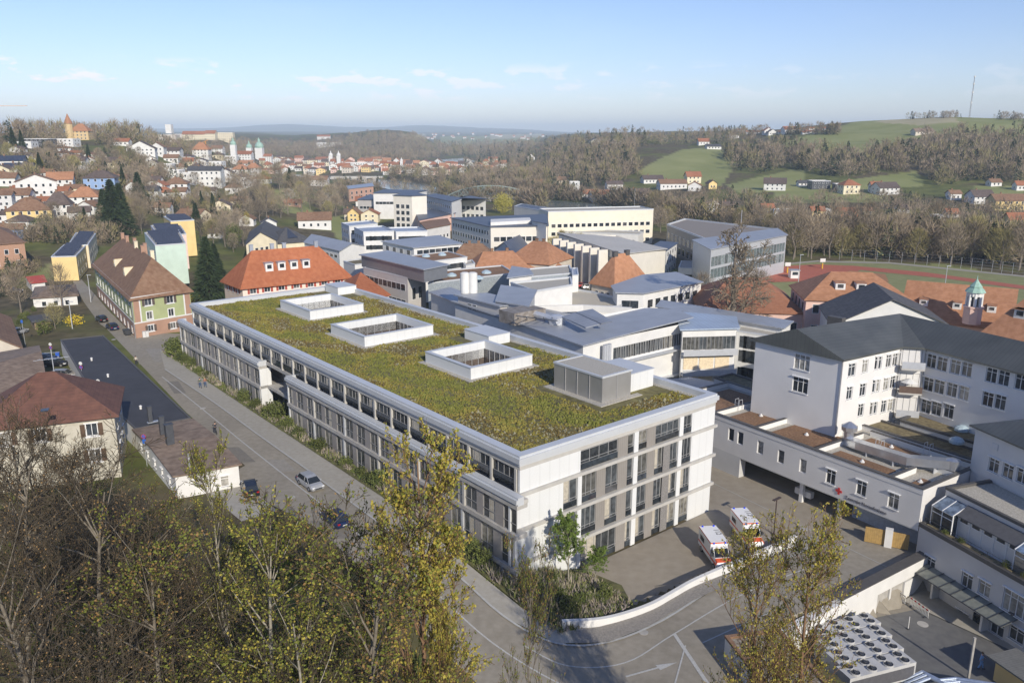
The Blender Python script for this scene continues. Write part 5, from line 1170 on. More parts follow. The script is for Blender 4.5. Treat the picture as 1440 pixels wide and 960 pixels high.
    for px, z, wm, lab in specs:
        h = BQ('apartment_block', lab, px, z, 3.5, wm, ('flat', gravel, .3), {3: rows(6, 1.2, 1.5, (1.5, 4.4, 7.3)), 1: rows(5, 1.6, 1.6, (1.5, 4.4, 7.3))}, True)
        for q in range(6):
            p = Vector((*h.p[0], 0)).lerp(Vector((*h.p[3], 0)), (q+.3)/6); e = Vector((*h.p[1], 0)).lerp(Vector((*h.p[2], 0)), (q+.3)/6); d_ = (e-p); nn_ = Vector((-d_.y, d_.x, 0)).normalized()*.75; z_ = h.z1+.3; a_ = p+d_*.08; b_ = p+d_*.92
            MB().add([(*a_[:2], z_), (*b_[:2], z_), (*(b_+nn_)[:2], z_+.8), (*(a_+nn_)[:2], z_+.8)], [(0, 1, 2, 3)]).build('solar_panel', solar, h.o)
        ms = MB(); ring(ms, inset(h.p, -.04), inset(h.p, .1), 3.5, h.z1) if False else None
street_left()
def orange_house():
    rs = mat('red_shutter', (.36, .06, .035), .6)
    A, B, D = P(340.5, 401, 11), P(491, 386, 11), P(314.5, 391.5, 11); C = B+D-A
    ops = wpx(A, B, 3.4, [(356, 408), (376, 405.5), (396, 403), (417, 400.5), (437, 398.5), (456, 396), (475, 394)], 1.5, 1.7, ('trim', rs))
    h = House('long villa with bright orange red roof, four zinc dormers and red shutters', 'building', [A, B, C, D], 3.4, 11, mat('pale_peach_plaster', (.78, .66, .56), .85, sc=.5, amt=.04), 'long_villa', openings={0: ops, 3: rows(3, 1.1, 1.5, (5.2,), 1.5, ('trim', rs))})
    h.ridge(tiles('vermilion_tiles', (.34, .105, .042), (.42, .15, .065)), 7.0, 0, True, .8, hipk=.85)
    h.dormers(4, 1.9, 2.0, 1, white, zinc, .17, .72, .60)
    for f, s in ((.03, 1.8), (.32, .9), (.50, .9), (.97, 0)): h.chimney(f, .9, 1.8, zinc, s)
    BQ('side_pavilion', 'orange roofed pavilion next to the long villa', [(488, 430), (547, 414), (520, 396), (478, 400)], 9, 3, mat('pale_peach_plaster', None), ('hip', mat('vermilion_tiles', None), 4.5, 0), {0: rows(3, 1.1, 1.4, (3.4,))}, True)
orange_house()
def campus():
    t_brick = tiles('rust_tiles', (.27, .115, .06), (.34, .155, .085))
    W0 = white
    st = mat('stone_cladding', (.50, .48, .46), .8, sc=.8, amt=.05)
    BQ('stone_clad_wing', 'wing with grey stone corner and ribbon windows beside the orange roofs', [(511, 377), (573, 391.5), (598, 386), (548, 369)], 12.5, 1, st, ('flat', moss_b, .25), {0: rows(9, 2.0, 1.7, (8.2, 4.4)), 1: rows(2, 1.4, 3.0, (6,))}, True)
    BQ('metal_clad_box', 'long upper storey clad in dark grey metal', [(508, 359), (596, 379.5), (629, 373), (545, 354)], 15.5, 12.55, mat('grey_cladding', (.24, .25, .27), .45, sc=1, amt=.05, metal=.4), ('slab', seam(.9)), {}, True, cat='roof block')
    BQ('corner_hall', 'small white hall with mossy roof left of the metal clad storey', [(483, 368), (499, 373), (524, 370), (506, 365)], 11, 1, W0, ('flat', moss_b, .25), {}, True)
    h = BQ('brown_roof_hall', 'flat hall with rust brown planted roof and two skylights', [(598, 369.5), (657, 362), (630, 354), (570, 361)], 12, 1, W0, ('flat', sedum_b, .25), {0: rows(8, 2.0, 1.6, (8.3,))}, True)
    for x, y in ((599, 361), (622, 359)): MB().lathe([(1.2, 0), (1.1, .4), (.4, .8)], P(x, y, 12), 10).build('skylight', mat('skylight_dome', None), h.o)
    BQ('lower_annex', 'white annex below the rust brown roof', [(655, 374), (668, 371), (664, 366), (650, 369)], 10.5, 1, W0, ('flat', gravel, .25), {}, True)
    h = BQ('long_brown_roof', 'long building with rust brown roof, skylights and perforated metal front', [(602, 399), (724, 385), (706, 374), (628, 381)], 11.5, 1, mat('perforated_metal', (.33, .37, .40), .4, (.50, .55, .57), sc=3.5, metal=.4, detail=8), ('flat', sedum_b, .3), {}, True)
    for x, y in ((635, 388), (655, 387), (684, 384), (673, 392)): MB().lathe([(1.3, 0), (1.2, .4), (.4, .8)], P(x, y, 11.5), 10).build('skylight', mat('skylight_dome', None), h.o)
    BQ('perforated_wing', 'wing fronted by a perforated metal screen ending in a white stair tower', [(748, 390), (806, 385), (801, 374), (742, 379)], 12.5, 1, mat('perforated_metal', None), ('flat', gravel, .3), {}, True)
    BQ('stair_tower', 'white stair tower at the end of the perforated wing', [(805, 388), (813.5, 387), (812, 377), (804, 377.5)], 13, 1, W0, ('flat', zinc, .2), {}, True)
    BQ('roof_house', 'white roof house with zinc roof and square lattice windows', [(716, 391), (747.5, 387), (742, 379), (722, 376)], 14, 10, W0, ('slab', seam(.6)), {0: rows(2, 1.8, 1.8, (1.2,))}, True)
    BQ('flue_wing', 'grey rendered block with two fat white flues on its zinc roof', [(644, 416), (703.5, 431), (738, 427), (684, 414)], 14.5, 1, mat('warm_grey_plaster', (.46, .44, .42), .85, sc=.5, amt=.04), ('slab', seam(SA+1.57)), {0: lambda L: [(L*.24, L*.24+1.4, 8.6, 12.6, 'plain'), (L*.35, L*.35+1.4, 8.6, 12.6, 'plain')]}, True)
    for x, lab in ((654, 'left one of two fat white flues on the grey block'), (665, 'right one of two fat white flues on the grey block')):
        p = P(x, 413, 14.5); f = MB().lathe([(.75, 0), (.95, .15), (.95, 4.2), (.6, 4.4)], p, 16).build('flue', white); tag(f, lab, 'flue', 'white flues')
    BQ('mansard_block', 'zinc mansard roofed block behind the grey block', [(700, 424), (741, 431), (752, 409), (707, 403)], 15, 1, zinc, ('slab', seam(SA)), {}, True)
    BQ('panelled_wing', 'white wing with grey panels and gravel roof behind the ventilation plant', [(752, 411), (805, 402), (803, 391), (718, 399)], 13.5, 1, W0, ('flat', gravel, .4), {0: rows(2, 9, 4, (7,))}, True)
    BQ('gravel_deck', 'flat beige gravel roof in the middle of the campus', [(748, 437), (870, 433), (888, 425), (832, 412), (806, 408), (770, 418)], 9, 0, W0, ('flat', mat('beige_gravel', (.42, .38, .30), .95, (.50, .46, .38), sc=4), .5), {}, True)
    h = BQ('metal_roof_wing', 'large wing with pale grey standing seam roof and a ribbon of green curtained windows', [(640, 428), (700, 447), (820, 487), (861, 476), (970, 453), (952, 440), (905, 432), (850, 442), (800, 441), (720, 424)], [12.6, 12.6, 12.6, 12.8, 12.8, 13.4, 14, 14, 14, 13.4], 0, W0, ('slab', seam(atan2(.55, .83), per=.8)), {3: rows(15, 1.75, 2.2, (8.9,), .6, 'office'), 4: [] and {}}, False)
    A, B = Vector(h.p[3]), Vector(h.p[4])
    for k in range(4): o = put_window(h.o, ((A.x+(B.x-A.x)*(k+.5)/4), A.y+(B.y-A.y)*(k+.5)/4, 3.9), atan2(B.y-A.y, B.x-A.x), (B-A).length/4-.5, 3.2, 'plain')
    m = MB(); nrm = Vector((B.y-A.y, A.x-B.x)).normalized()
    for z in (8.3, 3.5): m.prism([A, B, B+nrm*1.0, A+nrm*1.0], z, z+.25)
    m.build('ledge', alu, h.o)
    p1, p2 = P(858, 470, 13), P(846, 478, 13)
    for k in range(3): MB().tube((P(850+k*3.5, 479-k*.8, 13).x, P(850+k*3.5, 479-k*.8, 13).y-.4, 4), (P(850+k*3.5, 479-k*.8, 13).x, P(850+k*3.5, 479-k*.8, 13).y-.4, 12.4), .32, n=8).build('steel_duct', alu, h.o)
    t = thing('raised_roof_panels', 'pair of raised tilted zinc roof panels above the plant room', 'roof panels', tuple(P(825, 450, 13.4)))
    for px in ([(790, 447), (823.5, 462), (843, 457), (808, 441)], [(810, 440.5), (845, 456.5), (861, 453), (833, 436)]):
        q = [P(x, y, z) for (x, y), z in zip(px, (14.4, 14.4, 15.2, 15.2))]; m = MB(); m.add(q+[v+Vector((0, 0, .25)) for v in q], [(3, 2, 1, 0), (4, 5, 6, 7), (0, 1, 5, 4), (1, 2, 6, 5), (2, 3, 7, 6), (3, 0, 4, 7)]); m.build('panel', seam(1.1, name='panel_metal'), t)
    t = thing('ventilation_plant', 'rusty ventilation plant with steel ducts on the metal roof', 'ventilation', tuple(P(740, 450, 12.8)))
    m = MB()
    for x, y, a, b, hh in ((728, 452, 2.6, 2.2, 2.2), (742, 448, 3.0, 1.6, 1.8)):
        p = P(x, y, 12.9); m.box(-a, a, -b, b, 0, hh, M=Matrix.Translation(p) @ Matrix.Rotation(SA, 4, 'Z'))
    m.build('casing', mat('rusty_steel', (.20, .17, .14), .7, (.34, .31, .28), sc=1.2, metal=.3), t)
    m = MB(); m.path([P(748, 440, 14.4), P(770, 446, 14.2), P(785, 452, 14.0)], .55, 8); m.lathe([(1.5, -.4), (1.6, 1.4), (.8, 1.7)], P(783, 456, 13), 12); m.build('duct', alu, t)
    m = MB()
    for k in range(5): m.tube(P(728+k*12, 446, 15.2), P(730+k*12, 450, 13), .08, n=4)
    m.tube(P(726, 444, 15.3), P(784, 451, 15.3), .1, n=4); m.build('rack', dkmetal, t)
    # slatted terrace between the new block and the old wing
    m = MB()
    for k in range(60):
        v = 30+k*1.0; m.add([S(32.2, v, 11.6), S(36.5, v, 11.6), S(36.5, v+.35, 11.6), S(32.2, v+.35, 11.6)], [(0, 1, 2, 3)])
    g = thing('slatted_roof', 'long slatted grey sunscreen roof alongside the new block', 'sunscreen roof', tuple(S(34, 60, 11.5)), SA)
    m.build('slats', alu, g); m = MB()
    for u in (32.3, 34.5, 36.4): m.prism([S(u, 30), S(u+.12, 30), S(u+.12, 90), S(u, 90)], 11.3, 11.55)
    m.build('beam', dkmetal, g)
    BQ('grey_roof_link', 'low link with grey felt roof behind the slatted sunscreen', [(606, 412), (645, 427), (672, 420), (632, 406)], 11.5, 1, lgrey, ('slab', seam(.3)), {}, True)
    m = MB(); q = [P(x, y, 10.6) for x, y in ((748, 431), (820, 429), (888, 433))]
    for a, b in zip(q, q[1:]): d = (b-a).normalized(); n = Vector((-d.y, d.x, 0))*.3; m.prism([a-n, b-n, b+n, a+n], 9.3, 10.7)
    tag(m.build('roof_upstand', white), 'long white rounded upstand on the gravel roof', 'upstand')
    h = BQ('blue_roof_ward', 'ward block with pale blue metal roof and sunblinds', [(960, 464), (1036, 462), (1032, 447), (952, 440)], 12.5, 0, W0, ('slab', seam(.15, (.42, .50, .60), .9, 'blue_metal', .2)), {0: rows(4, 3.2, 2.4, (8.8,), .6, 'office')}, False)
    A, B = Vector(h.p[0]), Vector(h.p[1]); ang = atan2(B.y-A.y, B.x-A.x); L = (B-A).length
    for k in range(3):
        for zz in (1.5, 5.2): put_window(h.o, (A.x+cos(ang)*L*(k+.6)/3.4, A.y+sin(ang)*L*(k+.6)/3.4-.12, zz), ang, L/3.6, 2.6, 'plain', pane=False); MB().box(-L/7.6, L/7.6, -.02, .05, .1, 2.5, M=Matrix.Translation((A.x+cos(ang)*L*(k+.6)/3.4, A.y+sin(ang)*L*(k+.6)/3.4-.1, zz)) @ Matrix.Rotation(ang, 4, 'Z')).build('sunblind', mat('sunblind', (.72, .60, .42), .9), h.o)
    m = MB()
    for zz in (4.3, 8.0): m.box(0, L, -1.3, -.14, zz, zz+.15, M=Matrix.Translation((A.x, A.y, 0)) @ Matrix.Rotation(ang, 4, 'Z')); m.box(0, L, -1.3, -1.24, zz+.15, zz+1.1, M=Matrix.Translation((A.x, A.y, 0)) @ Matrix.Rotation(ang, 4, 'Z'))
    m.build('balcony', alu, h.o)
    h = BQ('long_walkway_roof', 'long narrow wing under a grey metal roof strip', [(925, 432), (1100, 462), (1112, 453), (932, 424)], 11, 0, W0, ('slab', seam(-.9)), {0: rows(12, 2, 1.6, (8.4,))}, True)
    BQ('glazed_link', 'glazed link between the ward block and the clinic', [(1036, 466), (1090, 474), (1098, 466), (1040, 458)], 10, 0, W0, ('flat', gravel, .2), {0: rows(7, 1.6, 2.4, (1, 4.3, 7))}, True)
    BQ('low_link', 'low arched link roof at the foot of the ward block', [(905, 540), (1010, 560), (1080, 556), (970, 533)], 6, 0, conc, ('slab', seam(SA+.4)), {0: rows(9, 1.8, 1.6, (3,))}, True)
    h = BQ('white_office_wing', 'white office wing with blue grey metal roof and many square windows', [(868, 412), (905, 413), (986, 397.5), (950, 384), (905, 388), (862, 403)], 12, 1, W0, ('slab', seam(.7)), {1: rows(7, 1.9, 1.9, (7.6, 3.6)), 0: rows(2, 2, 1.9, (7.6,))}, True)
    h = BQ('hipped_lodge', 'stone lodge with orange hipped roof in front of the striped hall', [(832, 394), (864, 400), (912, 392.5)], 10, 1, beige, ('hip', t_orange, 6.5, 1), {0: rows(3, 1.1, 1.5, (1.5, 5.2)), 1: rows(5, 1.1, 1.5, (5.2,))}, True)
    h.chimney(.02, 1.3, 1.0, darkm); h.chimney(.98, 1.3, 1.0, darkm)
    h = BQ('school_hall', 'pink baroque school wing under a huge rust red roof', [(985, 436), (1130, 440)], 9, 1, pinkm, ('hip', t_brick, 5.2, 0, .6), {0: rows(12, 1.4, 2.4, (3.5,))}, True, depth=24)
    h = BQ('pink_pavilion', 'pink pavilion with layered orange mansard roof', [(1134, 420), (1285, 424)], 12.5, 1, pinkm, ('hip', t_orange, 4.4, 0, .8), {0: rows(9, 1.4, 2.0, (4, 8.4)), 3: rows(4, 1.4, 2.0, (4, 8.4))}, True, depth=16); h.dormers(2, 2, 1.6, 1, white, t_orange, .1, .6, .6)
    h = BQ('slate_roof_hall', 'hall with dark slate grey gabled roof behind the clinic', [(1155, 430), (1172, 456), (1330, 455), (1296, 430)], 12.5, 0, lgrey, ('gable', t_slate, 4.5, 0), {}, True)
    h = BQ('school_wing', 'long orange roofed school wing beside the sports ground', [(1268, 446), (1420, 462)], 9, 1, pinkm, ('gable', t_orange, 6.5, 0), {0: rows(9, 1.2, 1.8, (4,))}, True, depth=15); h.dormers(3, 1.6, 1.4, 1, white, t_orange, .2, .8, .6)
    h = BQ('school_gable_house', 'steep orange roofed house at the right edge with white chimneys', [(1375, 472), (1460, 488)], 10, 1, pinkm, ('hip', t_orange, 8, 0), {0: rows(4, 1.3, 1.6, (5,))}, True, depth=16); h.dormers(2, 2, 1.6, 1, white, t_orange, .3, .8, .5)
    for f, s in ((.1, 0), (.6, 0)): h.chimney(f, 2.2, 2.2, white, s)
    t = thing('bell_turret', 'white bell turret with pale green copper cap above the orange roofs', 'tower', tuple(P(1367, 442, 13)))
    c = P(1367, 444, 11.2); m = MB(); m.lathe([(1.7, -1.5), (1.7, 1.6), (1.9, 1.7), (1.9, 2.0)], c, 8); m.build('base', pinkm, t)
    m = MB()
    for k in range(8): a = k*pi/4+pi/8; m.tube(c+Vector((cos(a)*1.25, sin(a)*1.25, 2)), c+Vector((cos(a)*1.25, sin(a)*1.25, 4.6)), .3, n=4)
    m.lathe([(1.5, 4.0), (1.5, 4.7), (1.7, 4.8)], c, 8); m.build('arcade', white, t); MB().lathe([(.9, 2), (.9, 4.1)], c, 8).build('bell_chamber', darkm, t)
    m = MB().lathe([(1.9, 4.8), (1.6, 5.3), (1.1, 5.7), (1.15, 5.9), (.5, 6.7), (.1, 7.3), (.05, 8.0)], c, 8); m.build('cap', copper, t)
campus()
# ---------------------------------------------------------------- the university and the blocks in the valley
def valley():
    W0 = white; uw = mat('university_wall', (.70, .66, .58), .85, sc=.4, amt=.04, big=.03); ug = mat('university_grey', (.46, .44, .42), .85, sc=.4, amt=.05)
    slate = mat('slate_blue_roof', (.07, .085, .12), .5, (.10, .115, .15), sc=.4)
    h = BQ('university_block', 'grey and cream university block with slate blue roof and glazed skylight band', [(635, 307), (690, 319.5), (770, 318), (768, 302)], 14, 0, uw, ('slab', slate), {0: rows(14, 1.2, 1.5, (2, 5, 8, 11)), 1: rows(8, 2.2, 1.8, (2, 5.4, 8.8))}, True)
    m = MB(); q = [P(x, y, 15.2) for x, y in ((690, 313.5), (747, 310.5), (745, 306.5), (690, 309))]; m.prism(q, 14.2, 15.4); m.build('skylight', white, h.o)
    BQ('university_gable', 'white gabled end with round window beside the slate roofs', [(748, 311), (768, 315), (768, 304), (760, 303)], 15.5, 0, W0, ('slab', slate), {}, True)
    BQ('blue_roof_house', 'white house with dark blue gabled roof before the university', [(696, 350), (722, 357), (743, 346)], 8, 0, W0, ('gable', slate, 3.0, 1), {0: rows(3, 1.5, 1.5, (1.5, 4.6))}, True)
    BQ('university_slab', 'long cream university slab with three rows of paired windows', [(771, 298.5), (919, 295)], 15, 0, mat('cream_render', (.76, .70, .56), .85, sc=.4, amt=.04), ('flat', gravel, .4), {0: rows(17, 1.9, 1.6, (2, 5.3, 8.6)), 3: rows(3, 1.2, 1.2, (3, 6, 9))}, True, depth=14)
    BQ('university_annex', 'pale annex stepping back from the long university slab', [(723, 290.5), (771, 298), (778, 294), (733, 287)], 14, 0, uw, ('flat', slate, .3), {}, True)
    BQ('low_arcade', 'low white arcade in front of the long university slab', [(778, 325), (898, 330)], 7, 0, W0, ('flat', gravel, .3), {0: rows(12, 1.8, 1.4, (3.5,))}, True, depth=10)
    # ribbed hall
    A, B = P(786, 331, 13), P(876, 356, 11.5)
    h = BQ('ribbed_hall', 'concrete hall with tall ribs, dark glass front and blank cream end wall', [(786, 330), (876, 356), (936, 352.5), (866, 331)], [13.5, 12.5, 10, 12.5], 0, uw, ('slab', concl), {}, True)
    p0, p1 = Vector(h.p[0]), Vector(h.p[1]); d = (p1-p0).normalized(); n = Vector((d.y, -d.x)); L = (p1-p0).length
    for k in range(7):
        a = p0+d*(2+k*(L-8)/6.5); m = MB(); m.prism([a+n*.2, a+d*.9+n*.2, a+d*.9+n*3.6, a+n*3.6], 0, 12.6); m.build('rib', uw, h.o)
        b = p0+d*(3.2+k*(L-8)/6.5); MB().prism([b+n*.05, b+d*((L-8)/6.5-1.6)+n*.05, b+d*((L-8)/6.5-1.6)+n*.25, b+n*.25], 2, 10.5).build('pane', gldark, h.o)
    # glass ring building
    h = BQ('glass_faculty', 'grey metal and glass faculty wing on white pillars by the running track', [(1000, 351), (1106, 331), (1092, 322), (975, 338)], 13, 0, alu, ('slab', seam(.2)), {0: rows(24, 1.9, 2.9, (4.2, 7.8), .5, 'cw'), 1: rows(3, 2, 2.9, (4.2, 7.8))}, False)
    A, B = Vector(h.p[0]), Vector(h.p[1]); d = (B-A).normalized(); n = Vector((d.y, -d.x))
    BQ('dark_faculty_wing', 'dark glazed rear wing with pale roof edge behind the faculty', [(938, 317), (1012, 345), (1095, 324), (963, 309)], 11, 0, mat('dark_cladding', (.12, .13, .15), .4, metal=.3), ('flat', mat('brown_deck', (.25, .22, .19), .8), .6), {0: rows(12, 2.6, 2.6, (2, 6), .5)}, True)
    BQ('kiosk', 'low white garage with grey flat roof before the faculty', [(954, 377), (989, 378.5), (990, 369), (958, 367)], 4, 0, W0, ('flat', conc, .2), {0: rows(5, 2.4, 1.6, (.5,))}, True)
    BQ('small_white_office', 'small white office with many windows between the ribbed hall and the parking', [(914, 349), (937, 352), (952, 342), (930, 340)], 9, 0, W0, ('slab', slate), {0: rows(4, 1.5, 1.5, (1, 4, 6.6)), 1: rows(4, 1.5, 1.5, (1, 4, 6.6))}, True)
    for px, lab in (([(480, 314.5), (491, 319), (531, 315), (520, 311)], 'white flat roofed apartment block, tallest of the three stepped blocks'), ([(498, 321), (511, 327), (554, 326), (538, 318.5)], 'white flat roofed apartment block with orange strip, in the middle of three'), ([(545, 321), (557, 327), (601, 326), (588, 320)], 'white flat roofed apartment block with blue terrace, rightmost of three')):
        BQ('stepped_block', lab, px, 12, 1, W0, ('flat', zinc, .4), {1: rows(6, 2.2, 1.7, (1.5, 4.8, 8.0)), 0: rows(4, 1.2, 1.6, (1.5, 4.8, 8))}, True, group='stepped white blocks')
    BQ('metal_roof_block', 'white block under a wide flat blue grey metal roof', [(538, 340), (582, 349), (649, 343), (616, 332)], 11.5, 1, W0, ('slab', seam(.5)), {0: rows(4, 2, 1.6, (5, 8)), 1: rows(7, 2.2, 1.8, (4.8, 8))}, True)
    BQ('curved_roof_hall', 'white sports hall with pale curved metal roof', [(428, 341), (477, 352.5), (512, 346), (450, 332)], 10, 1, W0, ('gable', seam(-.9), 1.6, 0), {1: rows(3, 1.5, 2, (3,)), 0: rows(8, 2, 1, (6.5,))}, True)
    BQ('school_gables', 'cream building with dark hipped roof among bare trees above the long villa', [(346, 344), (388, 338), (395, 322), (352, 326)], 9.5, 2, cream, ('gable', t_slate, 3.5, 1), {0: rows(5, 1.4, 1.5, (1, 4.4))}, True)
    h = BQ('solar_roof_hall', 'low hall with dark hipped roof carrying a blue solar field', [(388, 342), (440, 338)], 7.5, 2, cream, ('hip', t_slate, 4.5, 0), {0: rows(6, 1.4, 1.5, (1,))}, True, depth=16)
    sl_ = Vector((h.d.y, -h.d.x, 0)); a = h.r0+sl_*1.0; b = h.r1+sl_*1.0
    m = MB(); q0 = a+sl_*.2-Vector((0, 0, h.sl*1.0-.2)); q1 = b+sl_*.2-Vector((0, 0, h.sl*1.0-.2)); q3 = q0+sl_*5.4-Vector((0, 0, 5.4*h.sl))-h.d*2.0; q2 = q1+sl_*5.4-Vector((0, 0, 5.4*h.sl))+h.d*2.0; m.add([q3, q2, q1, q0], [(0, 1, 2, 3)]); m.build('solar_panel', solar, h.roof)
    # red roofs between the campus and the university
    for i, (px, z, dep, rise, mm, lab) in enumerate((([(628, 372), (700, 372)], 8, 16, 6, t_brown, 'dark rust roofed farmhouse behind the rust brown halls'), ([(668, 380), (745, 377)], 8, 12, 5.0, t_orange, 'orange roofed house in front of the rust roofed farmhouse'), ([(712, 366), (772, 371)], 9, 16, 6, t_orange, 'bright orange hipped roof with tiny skylights'), ([(735, 380), (795, 378)], 7, 8, 2.5, t_orange, 'low orange roofed annex above the perforated screen'))):
        h = BQ('red_roof_house', lab, px, z, 0, beige, ('hip', mm, rise*.85, 0, .6), {}, True, depth=dep, group='red roofed houses behind the campus'); h.chimney(.3, .8, 1.2); h.chimney(.8, .8, 1.2)
    # university blocks farther back
    for name, px, z, wm, rf, ops, lab in (
      ('faculty_tower', [(553, 275), (579, 276), (600, 275), (580, 270)], 17, uw, slate, {0: rows(3, 2, 2, (2, 5, 8, 11))}, 'tall cream faculty tower with open stair corner'),
      ('faculty_long', [(599, 276), (635, 284), (649, 279), (612, 273)], 14, W0, slate, {0: rows(12, 1.3, 1.5, (3, 7, 10.5))}, 'long white faculty wing with dark roof running back'),
      ('faculty_gable', [(622, 284), (640, 278), (683, 280), (662, 276)], 13, W0, slate, {0: rows(3, 2, 2, (3, 7)), 1: rows(6, 2, 2, (3, 7))}, 'white gabled faculty house next to the weeping willow'),
      ('faculty_grey', [(503, 281), (552, 282), (566, 277), (520, 274)], 10, ug, slate, {0: rows(9, 2, 1.6, (2, 5))}, 'grey faculty wing behind the yellow houses'),
      ('faculty_block', [(525, 272), (580, 272), (600, 268), (540, 267)], 14, W0, slate, {0: rows(10, 2, 1.6, (8,))}, 'rearmost white faculty wing under blue slate roofs'),
      ('rose_hall', [(590, 310), (640, 300), (632, 292), (585, 298)], 8, pinkm, slate, {}, 'rose coloured hall with deep blue roof'),
      ('brick_annex', [(600, 322), (633, 316), (628, 308), (590, 312)], 7, W0, t_brown, {0: rows(6, 1.2, 1.5, (2,))}, 'white annex with brown roof beside the grey university block'),
      ('pink_terrace', [(490, 266), (525, 262), (523, 258), (488, 262)], 9, mat('salmon_wall', (.55, .33, .24), .85), zinc, {0: rows(5, 2, 2, (2, 5))}, 'salmon coloured block near the river')):
        BQ(name, lab, px, z, 0, wm, ('slab', rf), ops, True)
    t = thing('brick_tower', 'slim brick tower with small tiled cap', 'tower', tuple(P(578, 322, 0)))
    c = P(578, 320, 0); MB().box(-1.8, 1.8, -1.8, 1.8, 0, 12, M=Matrix.Translation(c)).build('shaft', mat('brick', None), t); MB().lathe([(2.9, 12), (.1, 15)], c, 4).build('cap', t_red, t)
    for z in (4, 7, 9.8): put_window(t, (c.x, c.y-1.8, z), 0, 1.3, 1.4, far=True)
    # arched truss bridge
    t = thing('truss_bridge', 'pale green arched steel truss bridge across the river', 'bridge', tuple(P(690, 278, -2)))
    a, b = P(627, 277.5, 1.5), P(752, 277.5, 1.5); n = 14
    for side in (0, 5):
        m = MB(); pts = [a.lerp(b, k/n)+Vector((0, side, 8.0*(1-(2*k/n-1)**2)**.8)) for k in range(n+1)]; m.path(pts, .32, 5)
        base = [a.lerp(b, k/n)+Vector((0, side, 0)) for k in range(n+1)]
        for k in range(n): m.tube(base[k], pts[k+1], .16, n=4); m.tube(base[k+1], pts[k], .16, n=4) if k else None; m.tube(base[k+1], pts[k+1], .14, n=4)
        m.build('arch_truss', mat('bridge_green', (.20, .25, .23), .6), t)
    MB().box(0, (b-a).length, -.5, 5.5, -.7, 0, M=Matrix.Translation(a)).build('deck', conc, t)
    for f in (.0, .5, 1.0): p = a.lerp(b, f); MB().box(-1.5, 1.5, -1, 6, -8, -.7, M=Matrix.Translation(p)).build('pier', conc, t)
    t = thing('river_weir', 'grey concrete weir with piers across the river', 'weir', tuple(P(500, 250, 0)))
    a, b = P(466, 249, 3), P(538, 249, 3); MB().box(0, (b-a).length, -3, 3, -1, .8, M=Matrix.Translation(a)).build('deck', concl, t)
    for k in range(5): p = a.lerp(b, (k+.3)/5); MB().box(-2.5, 2.5, -4, 4, -7, -1, M=Matrix.Translation(p)).build('pier', conc, t)
valley()
# ---------------------------------------------------------------- houses on the hillsides: one thing each, standing on the terrain
def hill_house(px, py, w, hgt, ang, wm, rm, rise, label, kind='gable', axis=0, depth=None, name='house', group=None, fl=2, extra=None, cat='house'):
    c = G(px, py); Y = c.y; k = (Y*CP+(H-c.z)*SP)/FPX; L = w*k/max(cos(ang), .5); D = depth or max(min(L*.75, 11), 6)
    cc = Vector((c.x, c.y+D*.45)); pl = rect(cc, ang, L, D); hh = hgt*k
    f = max(1, int(round(hh/3.0))); n = max(2, int(L/3.2)); sill = [4.0+hh*(j+.28)/f for j in range(f)]; wh = min(1.5, hh/f*.5)
    ops = {0: rows(n, 1.2, wh, sill), 1: rows(max(1, int(D/4)), 1.1, wh, sill), 3: rows(max(1, int(D/4)), 1.1, wh, sill)}
    h = House(label, cat, pl, c.z-4, c.z+hh, wm, name, group, ops, True)
    if kind == 'flat': h.flat(rm, .3, .3, wframe)
    else: h.ridge(rm, rise*k if rise > 2.6 else rise*k, axis, kind == 'hip', .6); (h.chimney(.3, .8, 1.3, t_brown) if Y < 900 else None)
    return h
W_, C_, Y_, G_, P_, B_ = white, cream, yellow, grey, pinkm, blue
